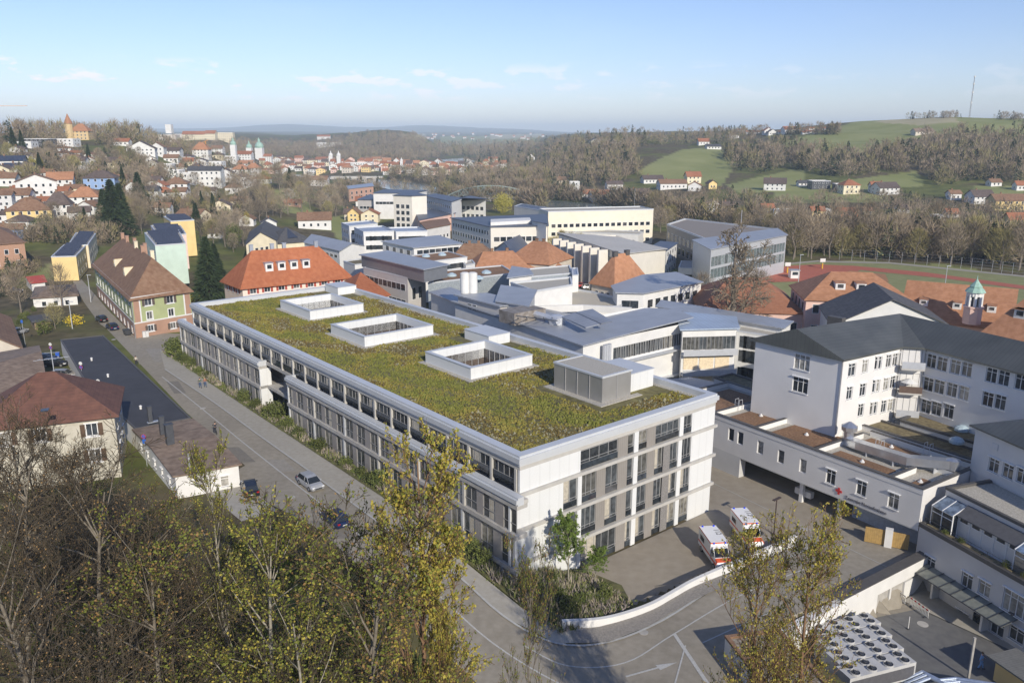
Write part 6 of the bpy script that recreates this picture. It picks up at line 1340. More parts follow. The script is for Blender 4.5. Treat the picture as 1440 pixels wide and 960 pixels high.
HH = [ # px, base py, width px, wall px, angle, wall, roof, rise px, label, kind, axis
 (20,290,36,16,.2,W_,t_brown,8,'white house with brown gable, lowest row at the far left','gable',0),
 (45,276,44,20,.5,W_,t_brown,10,'broad white house with brown roof and pinkish balconies','gable',1),
 (82,268,30,16,.35,W_,t_orange,9,'white house with orange roof and red balcony flowers','gable',0),
 (35,315,50,20,.45,Y_,t_brown,12,'yellow house with brown hipped roof on the left slope','hip',0),
 (80,306,30,20,.3,W_,t_dark,15,'tall white house with steep dark pyramid roof','hip',0),
 (116,292,36,16,.25,W_,t_orange,12,'white villa with orange pyramid roof beside the firs','hip',0),
 (138,266,40,16,.2,B_,t_dark,9,'blue house with dark roof behind the firs','hip',0),
 (5,300,20,26,.3,lgrey,t_brown,4,'green grey apartment house cut by the left edge','gable',0),
 (10,336,30,14,.4,blue,t_brown,6,'small blue house with red awning at the left edge','gable',0),
 (28,207,30,7,.1,W_,t_dark,3,'flat modern house behind the firs on the left crest','flat',0),
 (52,206,34,10,0,mat('black_glass_house', (.05,.05,.055), .3),dkmetal,2,'black glass villa on the left crest','flat',0),
 (90,205,28,9,0,W_,conc,2,'long white bungalow below the tower villa','flat',0),
 (10,236,34,10,.3,W_,solar,6,'white house with solar roof at the left edge','gable',0),
 (22,244,36,8,.2,W_,solar,6,'second solar roofed house, a little farther down','gable',0),
 (196,218,36,9,.25,W_,t_dark,10,'white chalet with wide dark gabled roof','gable',1),
 (221,219,18,12,.1,W_,t_brown,6,'narrow white gabled house behind the chalet','gable',1),
 (238,250,30,10,0,W_,conc,2,'modern white terrace house with cantilevered deck','flat',0),
 (262,258,26,14,0,W_,conc,2,'white cubic villa with slanted pillars','flat',0),
 (240,220,24,8,.1,W_,t_dark,4,'pale house half hidden on the slope behind the chalet','gable',0),
 (282,222,22,12,.05,W_,t_orange,9,'white house with bright orange pyramid roof near the crane','hip',0),
 (270,248,30,9,0,pinkm,conc,2,'salmon red cubic house between white villas','flat',0),
 (296,236,32,8,0,W_,conc,2,'white stepped villa with long balconies','flat',0),
 (320,246,30,8,.1,W_,t_dark,3,'white flat villa at the end of the slope road','flat',0),
 (288,262,44,22,.1,W_,t_slate,5,'large white modern house with dark balconies','gable',0),
 (246,272,30,14,.2,W_,t_brown,7,'white house with brown hipped roof above yellow bushes','hip',0),
 (186,282,16,20,.2,W_,t_brown,6,'narrow white gable behind the dark fir','gable',1),
 (212,282,20,14,.1,lgrey,t_slate,5,'grey white house between fir and hedge','gable',0),
 (318,256,18,13,.1,W_,t_dark,5,'white house with gambrel roof beside the cathedral trees','gable',1),
 (338,250,22,12,.05,W_,t_orange,6,'white house with orange roof left of the cathedral','hip',0),
 (356,250,18,14,.1,W_,t_orange,6,'white tower like house with orange cap','hip',0),
 (345,238,20,8,0,W_,t_orange,4,'small orange roofed house below the cathedral','gable',0),
 (268,313,36,10,-.3,C_,t_brown,8,'cream bungalow with dark brown roof on the meadow','gable',0),
 (308,302,28,13,.2,C_,t_dark,7,'cream house with dark gabled roof and wooden balcony','gable',1),
 (346,318,20,10,.1,W_,t_brown,6,'white house with gabled front near the spur','gable',1),
 (376,322,20,9,.3,W_,solar,6,'white gabled house with solar roof under the spur','gable',1),
 (440,322,44,13,.2,W_,t_brown,9,'white farmhouse with long brown roof below the spur','gable',0),
 (362,350,22,10,0,C_,t_dark,4,'small cream house left of the solar hall','gable',0),
 (410,290,22,5,.3,terra,t_red,4,'small red roofed shed on the green spur','gable',0),
 (492,310,16,10,.1,beige,t_dark,6,'brown roofed cottage left of the yellow houses','gable',0),
 (498,312,16,12,-.1,Y_,t_brown,7,'bright yellow house with balcony','gable',1),
 (520,313,24,12,0,C_,t_red,6,'pale yellow gabled house with three windows','gable',1),
 (537,304,30,14,.1,C_,t_dark,11,'pale yellow house with big dark hipped roof','hip',0),
 (510,290,20,8,.1,W_,t_red,5,'white house with red roof above the yellow ones','gable',0),
 (526,293,20,8,.1,W_,t_brown,5,'white house with brown roof above the yellow ones','gable',0),
 (448,262,24,9,0,W_,t_brown,5,'brown roofed house beside the river trees','gable',0),
 # right bank of the river and the hills
 (828,278,20,6,.1,W_,t_red,5,'white house with long red roof left of a gabled one','gable',0),
 (845,281,28,7,.2,W_,t_red,6,'red roofed inn with row of dormers','gable',0),
 (862,281,15,8,-.2,W_,t_red,5,'white gabled end of the red roofed inn','gable',1),
 (864,267,22,8,.1,W_,t_dark,4,'white house with dark hipped roof above the inn','gable',0),
 (898,280,30,8,.1,W_,t_dark,6,'white double house with dark roofs at the river road','gable',0),
 (918,258,28,6,.1,W_,t_dark,5,'long dark roofed house under the green hill','gable',0),
 (946,266,38,8,.1,W_,t_brown,5,'long brown roofed farm with white walls','gable',0),
 (975,258,20,10,.1,C_,t_red,6,'cream house with red roof above the farm','gable',0),
 (978,269,18,8,-.2,W_,t_red,5,'white cottage in front of the red roofed house','gable',1),
 (1001,266,12,8,.2,Y_,t_dark,4,'yellow gable between conifers','gable',1),
 (1003,300,24,11,.1,W_,t_dark,7,'white house with grey roof and balcony by the river','gable',1),
 (1024,298,14,9,.1,Y_,t_dark,5,'yellow cottage next to the white riverside house','gable',0),
 (1067,300,20,8,.1,W_,t_graybrown,4,'pale riverside house half hidden by trees','gable',0),
 (1080,300,16,8,0,W_,t_red,5,'white riverside house with red roof','gable',0),
 (1092,268,28,10,-.3,W_,t_dark,7,'bright white gabled house on the right bank','gable',0),
 (1154,266,26,11,0,dkmetal,conc,2,'modern dark cubic house on the right bank','flat',0),
 (1196,273,24,13,.1,C_,t_red,6,'cream house with red roof and red door','hip',0),
 (1180,268,12,9,0,dkmetal,t_slate,2,'dark garage beside the cream house','flat',0),
 (1232,271,14,10,0,W_,t_red,5,'white house with red roof, partly behind a bigger one','gable',0),
 (1248,274,30,10,.2,W_,t_dark,7,'large white gabled house with dark roof','gable',0),
 (1150,307,18,11,0,Y_,t_red,5,'yellow house with red roof facing the river','gable',0),
 (1162,307,16,12,0,W_,conc,2,'white cubic house beside the yellow one','flat',0),
 (1192,309,26,12,.1,mat('orange_plaster', (.50,.17,.07), .85),t_red,4,'bright orange house among riverside trees','gable',0),
 (1110,303,42,7,0,W_,conc,2,'flat pale pavilion row by the river','flat',0),
 (1343,281,16,9,.1,W_,t_brown,4,'white house left of a dark tree on the right slope','gable',0),
 (1382,287,30,11,.1,W_,t_dark,8,'white house with black gabled roof on the right slope','gable',0),
 (1420,296,44,14,0,Y_,t_brown,8,'long yellow house with brown roof at the right edge','gable',0),
 (1430,322,24,14,0,Y_,t_red,8,'yellow house with orange red roof at the right edge','gable',0),
 (1340,306,16,6,0,W_,t_red,6,'little house with red roof between trees on the right','gable',0),
 (1322,308,14,5,0,W_,conc,2,'small white shed by the river on the right','flat',0),
 (1436,268,14,8,0,W_,t_red,5,'white house at the right edge above the yellow ones','gable',0),
 (990,204,15,5,0,W_,t_red,4,'white farmhouse with red roof on the green hill','gable',0),
 (1004,210,20,4,0,W_,t_slate,3,'long white stable with arches on the green hill','gable',0),
 (1032,195,14,4,0,W_,t_slate,1.5,'white bungalow on the right crest','flat',0),
 (1080,189,12,5,.1,W_,t_red,4,'white house with red gable on the crest','gable',1),
 (1086,190,12,4,.1,W_,t_dark,4,'white house with grey roof on the crest','gable',1),
 (1113,187,22,5,.1,W_,t_red,4,'red roofed farmstead on the green crest','gable',0),
 (1300,189,26,4,0,beige,t_graybrown,4,'low grey farm in the hollow below the hilltop','gable',0),
 (1374,165,10,4,0,W_,t_slate,.5,'white hut beside the radio mast','flat',0),
 (747,227,10,6,0,W_,t_red,4,'white gabled house in the woods right of the valley','gable',1),
 (836,204,12,6,.3,W_,t_slate,3,'white house on the wooded ridge','gable',1),
 (870,202,16,4,0,W_,t_slate,2,'low white house on the wooded ridge','gable',0),
 (1130,262,14,5,0,W_,t_slate,3,'small white garage at the foot of the meadow','gable',0),
 (704,236,16,6,.1,W_,t_red,4,'red roofed house at the valley mouth','gable',0),
 (725,240,14,5,.1,W_,t_brown,4,'brown roofed house at the valley mouth','gable',0),
]
HH += [(60,228,22,7,.2,W_,t_brown,5,'white house with brown roof between the golden conifers and the villa','gable',0),(150,236,24,8,.1,cream,t_dark,6,'cream house with dark roof on the wooded middle slope','gable',0),
 (165,262,22,10,.3,lgrey,t_brown,6,'light grey house with brown roof behind the firs','gable',0),(228,300,20,9,.1,W_,t_brown,5,'white cottage above the orange yellow block','gable',0),(290,276,22,8,.1,W_,t_dark,4,'white house right of the yellow bushes','gable',0),
 (5,262,28,12,.2,W_,t_brown,6,'white house with brown roof behind the solar roofed ones','gable',0),(105,235,26,9,.1,W_,t_dark,5,'white house with dark roof beside the blossom tree','gable',0),(335,290,22,8,.1,C_,t_brown,5,'cream cottage among trees at the spur foot','gable',0),
 (322,228,22,8,0,W_,conc,2,'white cubic house below the fortress slope','flat',0),(305,215,16,6,0,W_,t_brown,4,'little white house on the slope under the palace','gable',0),(232,238,20,7,0,lgrey,conc,2,'grey cubic house above the modern villas','flat',0),
 (60,290,18,8,.1,pinkm,t_red,5,'pink cottage with red roof between the white and yellow houses','gable',0),(170,205,20,6,.1,W_,t_red,4,'white house with red roof under the crest wood','gable',0),(300,335,18,8,.2,W_,t_dark,5,'white shed like house beside the spruce slope','gable',0),
 (755,262,14,5,.1,W_,t_red,4,'white house with red roof between bridge and wooded ridge','gable',0),(790,258,12,5,.1,C_,t_brown,4,'cream house under the wooded ridge','gable',0),(808,268,14,12,0,lgrey,conc,2,'grey tower block in the trees under the ridge','flat',0),
 (1270,300,16,7,.1,W_,t_dark,5,'white house between river and meadow on the right','gable',0),(1220,302,14,6,.1,C_,t_brown,4,'cream house half hidden by riverside trees','gable',0),(1400,262,16,6,.1,W_,t_brown,4,'white house with brown roof high on the right slope','gable',0)]
for q in HH: hill_house(*q[:11] if False else q[:9], kind=q[9], axis=q[10])
def hero_far():
    # tower villa on the left crest
    h = hill_house(112, 197, 24, 13, .1, mat('ochre_villa', (.60, .45, .24), .85), t_orange, 9, 'yellow villa with orange roofs and pointed corner tower on the crest', 'hip', 0, name='tower_villa')
    c = G(99, 197); m = MB().lathe([(3, -2), (3, 13)], c, 8); m.build('tower', mat('ochre_villa', None), h.o); MB().lathe([(3.5, 13), (.1, 21)], c, 8).build('tower_roof', t_orange, h.o)
    # fortress
    c = G(235, 199); h = hill_house(235, 199, 26, 9, 0, stone, conc, 2, 'grey stone fortress bastion with white tower on the far hill', 'flat', 0, name='fortress', cat='fortress')
    q = P(231, 180, c.z) ; cc = Vector((G(232, 199).x, c.y+8, c.z)); MB().box(-3, 3, -3, 3, 8, 17, M=Matrix.Translation(cc)).build('keep', white, h.o)
    for i, (x, y, w, hh, lab) in enumerate(((275, 197, 36, 8, 'white fortress barracks with red roofs'), (296, 197, 14, 9, 'white fortress hall with red roof in the middle'), (315, 199, 26, 12, 'large white palace at the end of the fortress hill'), (254, 195, 20, 6, 'stone curtain wall between the fortress parts'))):
        hill_house(x, y, w, hh, 0, stone if i == 3 else cream, conc if i == 3 else t_red, 4, lab, 'flat' if i in (2, 3) else 'gable', 0, name='fortress_building', group='fortress buildings')
    c = G(272, 196); MB()
    # cathedral with green domes
    def dome_tower(parent, px, py, w, hgt, cap):
        c = G(px, py); k = c.y/FPX; r = w*k/2; Hh = hgt*k; m = MB().box(-r, r, -r, r, -3, Hh, M=Matrix.Translation(c)).build('tower', white, parent)
        MB().lathe([(r*1.1, 0), (r*1.2, r*.5), (r*.9, r*1.2), (r*.35, r*1.6), (r*.35, r*2.0), (.1, r*2.8)], c+Vector((0, 0, Hh)), 10).build('dome', copper if cap else white, m)
    h = hill_house(341, 231, 26, 14, 0, W_, t_red, 4, 'white cathedral with green domed towers above the old town', 'gable', 0, name='cathedral', cat='church')
    for x, y, w, hg in ((330, 229, 7, 24), (352, 228, 7, 19), (366, 226, 10, 17)): dome_tower(h.o, x, y, w, hg, True)
    hill_house(372, 228, 20, 8, 0, W_, t_red, 3, 'white cathedral choir with red roof', 'gable', 0, name='cathedral_choir', cat='church')
    h = hill_house(474, 236, 18, 9, 0, W_, t_red, 3, 'white twin towered church in the old town', 'gable', 0, name='twin_tower_church', cat='church'); dome_tower(h.o, 466, 236, 5, 16, False); dome_tower(h.o, 477, 236, 5, 16, False)
    h = hill_house(560, 242, 16, 10, 0, W_, t_red, 3, 'white church with slim pointed tower in the old town', 'gable', 0, name='church', cat='church'); dome_tower(h.o, 565, 242, 3.4, 15, False)
    hill_house(505, 237, 38, 8, 0, W_, t_red, 2, 'long white college building in the old town', 'flat', 0, name='college', cat='building')
    hill_house(462, 207, 34, 6, 0, W_, conc, 2, 'long white clinic on the slope above the old town', 'flat', 0, name='hill_clinic', cat='building')
    hill_house(455, 196, 18, 4, 0, W_, t_red, 2, 'small white farm at the edge of the wooded hill', 'gable', 0)
    # old town: many small houses, each a thing
    g = random.Random(11); cols = [white, cream, pinkm, lgrey, beige, yellow]; rf = [t_red, t_orange, t_brown, t_dark]
    cn = {'white_plaster': 'white', 'cream_plaster': 'cream', 'pink_plaster': 'pink', 'light_grey_plaster': 'light grey', 'beige_plaster': 'beige', 'yellow_plaster': 'yellow'}; rn = ['red', 'orange', 'brown', 'dark']
    spots = []
    for _ in range(4000):
        if len(spots) >= 110: break
        x = g.uniform(368, 700); y = g.uniform(231, 247) if x > 540 else g.uniform(228, 245)
        if any(abs(x-a) < 6.5 and abs(y-b) < 2.6 for a, b in spots): continue
        spots.append((x, y))
    for x, y in sorted(spots, key=lambda s: s[1]):
        wm = g.choice(cols[:3] if g.random() < .7 else cols); ri = g.choice((0, 0, 1, 2, 3)); kd = g.choice(('gable', 'gable', 'hip'))
        where = 'left of the twin towers' if x < 460 else ('by the long college' if x < 535 else ('around the slim church tower' if x < 600 else 'at the river fork'))
        hill_house(x, y, g.uniform(7, 14), g.uniform(4, 8), g.uniform(-.3, .3), wm, rf[ri], g.uniform(2, 4), '%s old town house with %s roof %s' % (cn[wm.name], rn[ri], where), kd, g.choice((0, 1)), name='town_house', group='old town houses, %s with %s roof, %s' % (cn[wm.name], rn[ri], where))
    for i in range(26):
        x = g.uniform(600, 765); y = g.uniform(189, 197); ri = g.choice((0, 1)); hill_house(x, y, g.uniform(2.5, 5), g.uniform(1.2, 2.0), 0, white, rf[ri], 1, 'tiny white farmhouse with %s roof on the distant fields' % rn[ri], 'gable', 0, name='farmhouse', group='distant farmhouses with %s roof' % rn[ri])
    for i in range(16):
        x = g.uniform(1020, 1160); y = g.uniform(182, 190); hill_house(x, y, g.uniform(3, 8), g.uniform(2, 3.4), 0, white, t_red, 1.5, 'small white house with red roof along the right skyline', 'gable', 0, name='ridge_house', group='ridge houses on the right skyline')
    hs = []
    for poly, n, wh in (([(0, 268), (150, 255), (175, 275), (150, 300), (100, 318), (0, 335)], 16, 'in the dense left quarter'), ([(205, 228), (300, 222), (365, 236), (368, 262), (330, 275), (215, 285)], 30, 'among the villas left of the spur'), ([(0, 215), (95, 212), (180, 225), (170, 245), (0, 255)], 14, 'on the upper left slope')):
        k = 0; tr = 0
        while k < n and tr < 900:
            tr += 1; x = g.uniform(0, 370); y = g.uniform(210, 335)
            if not bool(inpoly(np.array(x), np.array(y), poly)) or any(abs(x-a) < 15 and abs(y-b) < 6 for a, b in hs+[(q[0], q[1]) for q in HH]): continue
            hs.append((x, y)); k += 1; sc_ = .6+.8*(y-215)/110; wm = g.choice((white, white, white, cream, lgrey)); ri = g.choice((0, 2, 2, 3, 3))
            hill_house(x, y, 17*sc_+g.uniform(0, 8), 9*sc_, g.uniform(-.1, .4), wm, rf[ri], g.uniform(4, 6)*sc_, '%s house with %s roof %s' % (cn[wm.name], rn[ri], wh), g.choice(('gable', 'hip')), g.choice((0, 1)), group='%s houses with %s roof %s' % (cn[wm.name], rn[ri], wh))
    # radio mast
    c = G(1363, 166); k = c.y/FPX; t = thing('radio_mast', 'tall slim lattice radio mast on the hilltop', 'mast', tuple(c)); m = MB(); Hm = 54*k; r = .9
    for a in (0, 2.09, 4.19): m.tube(c+Vector((cos(a)*r, sin(a)*r, -2)), c+Vector((cos(a)*.25, sin(a)*.25, Hm)), .12, n=4)
    for j in range(26):
        z0 = Hm*j/26; z1 = Hm*(j+1)/26; rr = r*(1-j/30)
        for a in (0, 2.09, 4.19): m.tube(c+Vector((cos(a)*rr, sin(a)*rr, z0)), c+Vector((cos(a+2.09)*rr, sin(a+2.09)*rr, z1)), .07, n=3)
    m.build('lattice', mat('mast_grey', (.25, .25, .27), .6), t)
    for zf in (.35, .6, .8, .97): MB().lathe([(1.0, 0), (1.0, 1.6)], c+Vector((0, 0, Hm*zf)), 8).build('antenna', white, t)
    c = G(1012+730, 200) if False else None
    c = G(291, 222); t = thing('tower_crane', 'small orange tower crane beside the orange roofed house', 'crane', tuple(c)); k = c.y/FPX; MB().tube(c, c+Vector((0, 0, 22*k)), .5, n=4).build('mast', mat('crane_orange', (.55, .25, .05), .6), t); MB().tube(c+Vector((-6*k, 0, 19*k)), c+Vector((4*k, 0, 24*k)), .35, n=4).build('jib', mat('crane_orange', None), t)
    c = G(-20, 220); t = thing('crane', 'pale crane jib reaching into the sky from the left edge', 'crane', tuple(c)); k = c.y/FPX; zt = PD(0, 149, c.y).z; m = MB(); m.tube((c.x, c.y, c.z), (c.x, c.y, zt+2), .7, n=4); m.build('mast', mat('crane_pale', (.6, .5, .45), .6), t); e = PD(38, 149, c.y); MB().tube((c.x, c.y, zt), (e.x, c.y, zt), .35, n=4).build('jib', mat('crane_pale', None), t)
hero_far()
# ---------------------------------------------------------------- trees
bark = mat('bark', (.14, .115, .09), .95, (.24, .205, .165), sc=6); twigm = mat('bare_twigs', (.23, .185, .13), .95, (.34, .28, .20), sc=.5, spec=.1, rnd=.28)
twigo = mat('budding_twigs', (.26, .22, .09), .95, (.36, .32, .145), sc=.5, spec=.1, rnd=.2); fir = mat('fir_needles', (.022, .038, .016), .9, (.05, .075, .03), sc=.8, spec=.15, rnd=.2)
bushm = mat('green_bush', (.07, .09, .025), .9, (.15, .17, .05), sc=.8, spec=.15, rnd=.25); willow = mat('willow_yellow', (.38, .34, .06), .9, (.50, .45, .10), sc=.7, spec=.1)
blossom = mat('white_blossom', (.45, .41, .35), .9, (.68, .64, .58), sc=1.2, spec=.1); forsy = mat('forsythia_yellow', (.55, .40, .02), .9, (.65, .50, .04), sc=1)
def np_mesh(name, V, F, mats, mi=None, smooth=False):
    V = np.asarray(V, np.float32).reshape(-1, 3); F = np.asarray(F, np.int32); me = bpy.data.meshes.new(name)
    me.vertices.add(len(V)); me.vertices.foreach_set('co', V.ravel()); me.loops.add(F.size); me.loops.foreach_set('vertex_index', F.ravel())
    me.polygons.add(len(F)); me.polygons.foreach_set('loop_start', np.arange(len(F), dtype=np.int32)*F.shape[1])
    for m in (mats if isinstance(mats, (list, tuple)) else [mats]): me.materials.append(m)
    if mi is not None: me.polygons.foreach_set('material_index', np.asarray(mi, np.int32))
    me.update(calc_edges=True); return me
def unit(v): return v/np.maximum(np.linalg.norm(v, axis=-1, keepdims=True), 1e-9)
def slivers(P0, D, Ln, Wd, g):
    """thin tapering blades: base P0, direction D, length, width"""
    q = unit(np.cross(D, unit(g.normal(size=D.shape))))*Wd[:, None]*.5
    V = np.stack([P0-q, P0+q, P0+D*Ln[:, None]], 1); n = len(P0); return V.reshape(-1, 3), np.arange(3*n).reshape(n, 3)
def leafs(C, S, g):
    a = unit(g.normal(size=C.shape)); b = unit(np.cross(a, unit(g.normal(size=C.shape)))); s = S[:, None]
    V = np.stack([C-a*s, C+b*s*.7, C+a*s, C-b*s*.7], 1); n = len(C); return V.reshape(-1, 3), np.arange(4*n).reshape(n, 4)
def bare_crown(g, n, h, r, z0, wl, ww):
    t = g.random(n)**.7; a = g.uniform(0, 2*pi, n); rr = r*np.sqrt(g.random(n))*np.sin(np.clip(t*.86+.1, 0, 1)*pi)**.7; z = z0+(h-z0)*t*.93
    lump = 1+.28*np.sin(a*3+t*6+g.random()*6)+.15*np.sin(a*7+2)
    C = np.stack([np.cos(a)*rr*lump, np.sin(a)*rr*lump, z], 1); D = unit(np.stack([np.cos(a)*.75, np.sin(a)*.75, .55+t*.9], 1)+g.normal(size=(n, 3))*.38)
    return slivers(C, D, wl*g.uniform(.5, 1.2, n), np.full(n, ww), g)
def stem(h, r, n=6, g=None, limbs=9, lean=.05):
    m = MB(); top = h*.85; pts = [Vector((0, 0, -1))]+[Vector((g.normal()*lean*h*k/4, g.normal()*lean*h*k/4, top*k/4)) for k in range(1, 5)]
    for i in range(4): m.tube(pts[i], pts[i+1], r*(1-i*.23), r*(1-(i+1)*.23)+.01, n=n, caps=False)
    for k in range(limbs):
        f = g.uniform(.3, .9); i = min(3, int(f*4)); p = pts[i].lerp(pts[i+1], f*4-i); a = g.uniform(0, 2*pi); L = h*.30*(1.15-f); e = p+Vector((cos(a)*L*.8, sin(a)*L*.8, L*.9)); m.tube(p, e, r*.35*(1.1-f*.6), r*.1, n=4, caps=False)
        a2 = a+g.uniform(-.9, .9); e2 = e+Vector((cos(a2)*L*.5, sin(a2)*L*.5, L*.6)); m.tube(e, e2, r*.1, r*.03, n=3, caps=False)
    return m
PROTO = {}
def add_proto(kind, trunk_mb, crown_me, tm=None, extra=None):
    o = bpy.data.objects.new(kind, None); COL.objects.link(o); WM[o.name] = Matrix.Identity(4); kids = []
    if trunk_mb is not None: kids.append(link('trunk', trunk_mb.mesh('trunk', tm or bark), o))
    kids.append(link('crown', crown_me, o)); KIDS[o.name] = kids
    PROTO.setdefault(kind, []).append([o, False])
def build_protos():
    for s in range(5):
        g = np.random.default_rng(40+s); h = 12+s*.8; r = 3.6+.5*(s % 3); V, F = bare_crown(g, 900, h, r, h*.22, h*.16, .095); add_proto('bare_tree', stem(h, .26, g=g), np_mesh('crown', V, F, twigm))
    for s in range(3):
        g = np.random.default_rng(60+s); h = 11+s; V, F = bare_crown(g, 1100, h, 4.0, h*.12, h*.15, .10); add_proto('budding_tree', stem(h, .22, g=g), np_mesh('crown', V, F, twigo))
    for s in range(3):
        g = np.random.default_rng(80+s); h = 14.0+s*2; n = 2600; t = g.random(n)**1.15; a = g.uniform(0, 2*pi, n); rad = (1-t)*(3.0+.3*s)+.15; rr = rad*(1-.45*g.random(n)**2)*(.85+.3*np.sin(a*5+t*25)); z = 1+(h-1)*t
        C = np.stack([np.cos(a)*rr*.65, np.sin(a)*rr*.65, z+.3], 1); D = unit(np.stack([np.cos(a), np.sin(a), -.35+0*a], 1)+g.normal(size=(n, 3))*.25); V, F = slivers(C, D, .5+rad*.42, np.full(n, .34), g); add_proto('fir_tree', stem(h, .25, g=g, limbs=0, lean=.01), np_mesh('crown', V, F, fir))
    def leafy(kind, m, n, h, r, z0, sz, s, tm=True, droop=0):
        g = np.random.default_rng(s); d = unit(g.normal(size=(n, 3))); q = g.random(n)**.4; lump = 1+.22*np.sin(d[:, 0]*6+s)*np.cos(d[:, 2]*5)+.12*np.sin(d[:, 1]*11); C = d*q[:, None]*lump[:, None]*np.array([r, r, (h-z0)/2])+np.array([0, 0, (h+z0)/2]); V, F = leafs(C, g.uniform(.6, 1.2, n)*sz, g); add_proto(kind, stem(h, .12 if h < 5 else .25, g=g, limbs=5) if tm else None, np_mesh('crown', V, F, m))
    leafy('green_bush', bushm, 700, 2.4, 1.7, 0, .17, 5); leafy('green_bush', bushm, 800, 3.2, 1.6, 0, .17, 6)
    leafy('ivy_tree', bushm, 1500, 10, 3.4, 1.5, .25, 7); leafy('willow_tree', willow, 4200, 19, 9.5, 1, .42, 8); leafy('blossom_tree', blossom, 1200, 7, 3.3, 1.2, .2, 9)
    leafy('forsythia_bush', forsy, 500, 2.4, 1.8, 0, .16, 10); leafy('yellow_conifer', mat('golden_conifer', (.28, .26, .03), .9, (.42, .36, .05), sc=1), 1400, 9, 2.3, 0, .22, 12)
build_protos()
def tree(kind, p, s=1.0, label=None, group=None, var=None, rz=None, cat='tree', sz=None):
    L = PROTO[kind]; e = L[random.randrange(len(L)) if var is None else var % len(L)]; rz = random.uniform(0, 6.28) if rz is None else rz
    if not e[1]: o = e[0]; e[1] = True; o.location = tuple(p); o.rotation_euler = (0, 0, rz); o.scale = (s, s, s*(sz or 1))
    else: o = copy_tree(e[0], tuple(p), rz); o.scale = (s, s, s*(sz or 1))
    return tag(o, label, cat, group)
FOOT = []
for o in bpy.data.objects:
    if o.parent is None and o.type == 'EMPTY' and o.name not in [k[0].name for v in PROTO.values() for k in v]:
        for ch in o.children:
            if ch.type == 'MESH' and (ch.name.startswith('wall') or ch.name.startswith('tower')):
                co = np.array([v.co[:] for v in ch.data.vertices]); Mx = WM[ch.name]
                w = np.array([(Mx @ Vector(c))[:2] for c in co]); FOOT.append((w[:, 0].min(), w[:, 0].max(), w[:, 1].min(), w[:, 1].max()))
FOOT = np.array(FOOT)
def clear(p, m=2.5): return not np.any((p[0] > FOOT[:, 0]-m) & (p[0] < FOOT[:, 1]+m) & (p[1] > FOOT[:, 2]-m) & (p[1] < FOOT[:, 3]+m))
def scatter(poly, n, mind, seed, m=2.5, river=30):
    g = random.Random(seed); xs = [p[0] for p in poly]; ys = [p[1] for p in poly]; out = []; tries = 0
    while len(out) < n and tries < n*12:
        tries += 1; x, y = g.uniform(min(xs), max(xs)), g.uniform(min(ys), max(ys))
        if not bool(inpoly(np.array(x), np.array(y), poly)): continue
        p = G(x, y)
        if seg_d(np.array(p.x), np.array(p.y), RIVER) < river and p.y > 300: continue
        if not clear(p, m) or any((p.x-q.x)**2+(p.y-q.y)**2 < mind*mind for q in out[-140:]): continue
        out.append(p)
    return out
